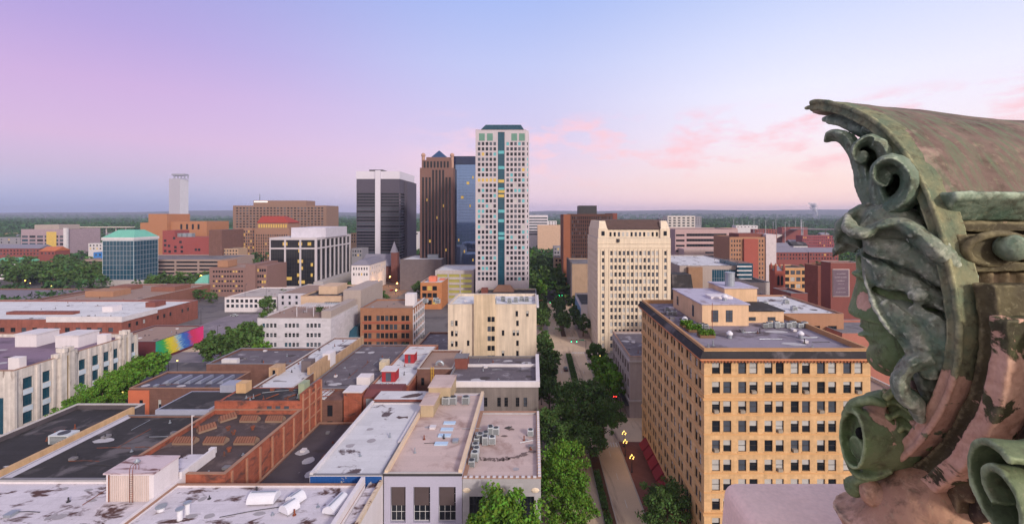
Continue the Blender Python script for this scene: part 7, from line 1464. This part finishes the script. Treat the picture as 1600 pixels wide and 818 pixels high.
# --- lower left: snail scroll and leaf ornament
def volute(q, c, ax, rx, ry, L, turns=1.6, th=.022, r_in=.28, tilt=0.0, n=44, up=Vector((0, 0, 1))):
    """a rolled scroll: a spiral band extruded along its axis, with a sunk floor"""
    c = Vector(c); ax = Vector(ax).normalized(); e1 = ax.cross(up).normalized(); e2 = e1.cross(ax).normalized(); ct, st = math.cos(tilt), math.sin(tilt); e1, e2 = e1*ct+e2*st, e2*ct-e1*st
    pts = []
    for k in range(n+1):
        t = k/n; a = 2*math.pi*turns*t+.6; r_ = 1-(1-r_in)*t; pts.append((math.cos(a)*r_, math.sin(a)*r_, t))
    i0 = len(q.v)
    for (x, y, t) in pts:
        s_ = 1-th/min(rx, ry)/max(.3, math.hypot(x, y)); lift = .35*L*t*0
        for (k, z) in ((1, 0), (s_, 0), (s_, L), (1, L)): q.v.append(tuple(c+e1*(x*rx*k)+e2*(y*ry*k)+ax*z))
    for i in range(n):
        for k in range(4): q.f.append((i0+4*i+k, i0+4*i+(k+1) % 4, i0+4*(i+1)+(k+1) % 4, i0+4*(i+1)+k)); q.m.append(0)
    q.f.append((i0+3, i0+2, i0+1, i0)); q.m.append(0); j = i0+4*n; q.f.append((j, j+1, j+2, j+3)); q.m.append(0)
    def disc(s, z0, z1):
        i1 = len(q.v); m_ = 36
        for z in (z0, z1):
            for k in range(m_): a = 2*math.pi*k/m_; q.v.append(tuple(c+e1*(math.cos(a)*rx*s)+e2*(math.sin(a)*ry*s)+ax*z))
        q.f.append(tuple(i1+k for k in range(m_))); q.f.append(tuple(i1+m_+k for k in reversed(range(m_)))); q.m += [0, 0]
        for k in range(m_): q.f.append((i1+k, i1+(k+1) % m_, i1+m_+(k+1) % m_, i1+m_+k)); q.m.append(0)
    disc(.985, L*.22, L); return e1, e2
q = MB(); ax1 = (RV*.80+DV*.6).normalized()
e1, e2 = volute(q, hp(1334, 669, -.16), ax1, .112, .17, .3, 1.0, .014, 1.0, R(-10))
pc = hp(1334, 669, -.16)+ax1*.06-e2*.06-e1*.01; q.tube([pc-ax1*.02, pc+ax1*.06], [.06, .066], 18)
pillow(q, [(1334, 632), (1352, 614), (1376, 608), (1394, 616), (1384, 642), (1398, 690), (1394, 722), (1366, 726), (1336, 716), (1330, 690)], .13, .0, None, 70, 8)
sweep(q, [(1322, 640, -.08), (1338, 620, -.12), (1362, 612, -.14), (1384, 620, -.12)], [(5, .03), (7, .04), (7, .04), (5, .03)])
sweep(q, [(1326, 712, -.05), (1342, 728, -.08), (1366, 730, -.1), (1392, 722, -.08)], [(5, .04), (8, .05), (8, .05), (6, .04)])
carve('snail_scroll', q, SCROLL_M, .008, 2, .008)
q = MB(); pc = hp(1334, 660, -.16)+ax1*.055+e1*.0; q.ball(tuple(pc), (.026, .03, .032), 12); carve('hole_shade_ball', q, mat('hole shade black', (16, 15, 14), fine=0), 0, 0, 0, dents=0)  # black ball on the scroll floor; its colour paints the shade of a hole
q = MB(); pillow(q, [(1378, 606), (1410, 602), (1440, 612), (1452, 650), (1438, 690), (1408, 700), (1390, 680), (1382, 640)], .1, .0, None, 60, 8)
for P_, r_ in (([(1384, 612), (1400, 604), (1420, 610), (1442, 628), (1450, 640)], 7), ([(1384, 622), (1400, 618), (1424, 632), (1444, 654)], 5), ([(1386, 636), (1394, 650), (1390, 668), (1400, 684), (1422, 690)], 6), ([(1394, 640), (1410, 634), (1430, 648), (1446, 668)], 5), ([(1402, 662), (1416, 654), (1432, 668), (1440, 684)], 6), ([(1398, 676), (1412, 672), (1426, 684)], 5), ([(1444, 606), (1452, 630), (1456, 660), (1446, 690)], 7)):
    sweep(q, [(a, b_, -.12+.02*(i % 2)) for i, (a, b_) in enumerate(P_)], [(r_*.5, .02)]+[(r_, .04)]*(len(P_)-2)+[(r_*.5, .02)])
carve('leaf_ornament', q, LEAF_M, .008, 2, .018)
q = MB(); q.ball(tuple(hp(1337, 752, -.06)), (.06, .06, .06), 12); sweep(q, [(1328, 748, -.05), (1344, 738, -.08), (1360, 736, -.08)], [(6, .04), (9, .05), (7, .05)])
carve('scroll_foot', q, SCROLL_M, .008, 2, .008)
q = MB(); q.ball(tuple(hp(1366, 758, -.1)), (.075, .06, .07), 12); q.ball(tuple(hp(1384, 764, -.1)), (.07, .06, .06), 12); q.ball(tuple(hp(1358, 744, -.09)), (.05, .05, .05), 10)
carve('terracotta_knob', q, BASE_M, .01, 2, .012)
# --- base block
q = MB(); pillow(q, [(1298, 786), (1312, 790), (1332, 784), (1350, 772), (1362, 748), (1380, 728), (1402, 716), (1450, 714), (1482, 730), (1530, 775), (1600, 850), (1600, 905), (1300, 905), (1318, 820)], .3, .05, (1450, 815), 110, 12, 3.4)
carve('base', q, BASE_M, .014, 3, .014)
# --- big scroll in the lower right corner
q = MB(); ax2 = (RV*.86+DV*.5).normalized(); v = Vector(((1556-PX)/F, 1, -(772-PY)/F)); cpt = Vector((0, 0, H))+v*1.62
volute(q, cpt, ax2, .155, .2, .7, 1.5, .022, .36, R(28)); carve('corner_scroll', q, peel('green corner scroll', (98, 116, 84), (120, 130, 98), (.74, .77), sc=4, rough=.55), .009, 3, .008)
# --- pale pink ledge of our own building below
q = MB(); q.frustum(1.37, 4.2, 1.2, 3.44, H-2.9, 1.42, 4.2, 1.3, 3.38, H-1.99)
lo = q.build('ledge', mat('pale pink painted ledge', (246, 212, 200), var=.12, scale=2.4, rough=.7, stain=((158, 116, 108), 3.2, .6, .66), fine=.16, fscale=34, bump=.5)); tag(lo, 'pale pink rounded stone ledge in the foreground below the carved figure', 'ledge')
md = lo.modifiers.new('bevel', 'BEVEL'); md.width = .09; md.segments = 5
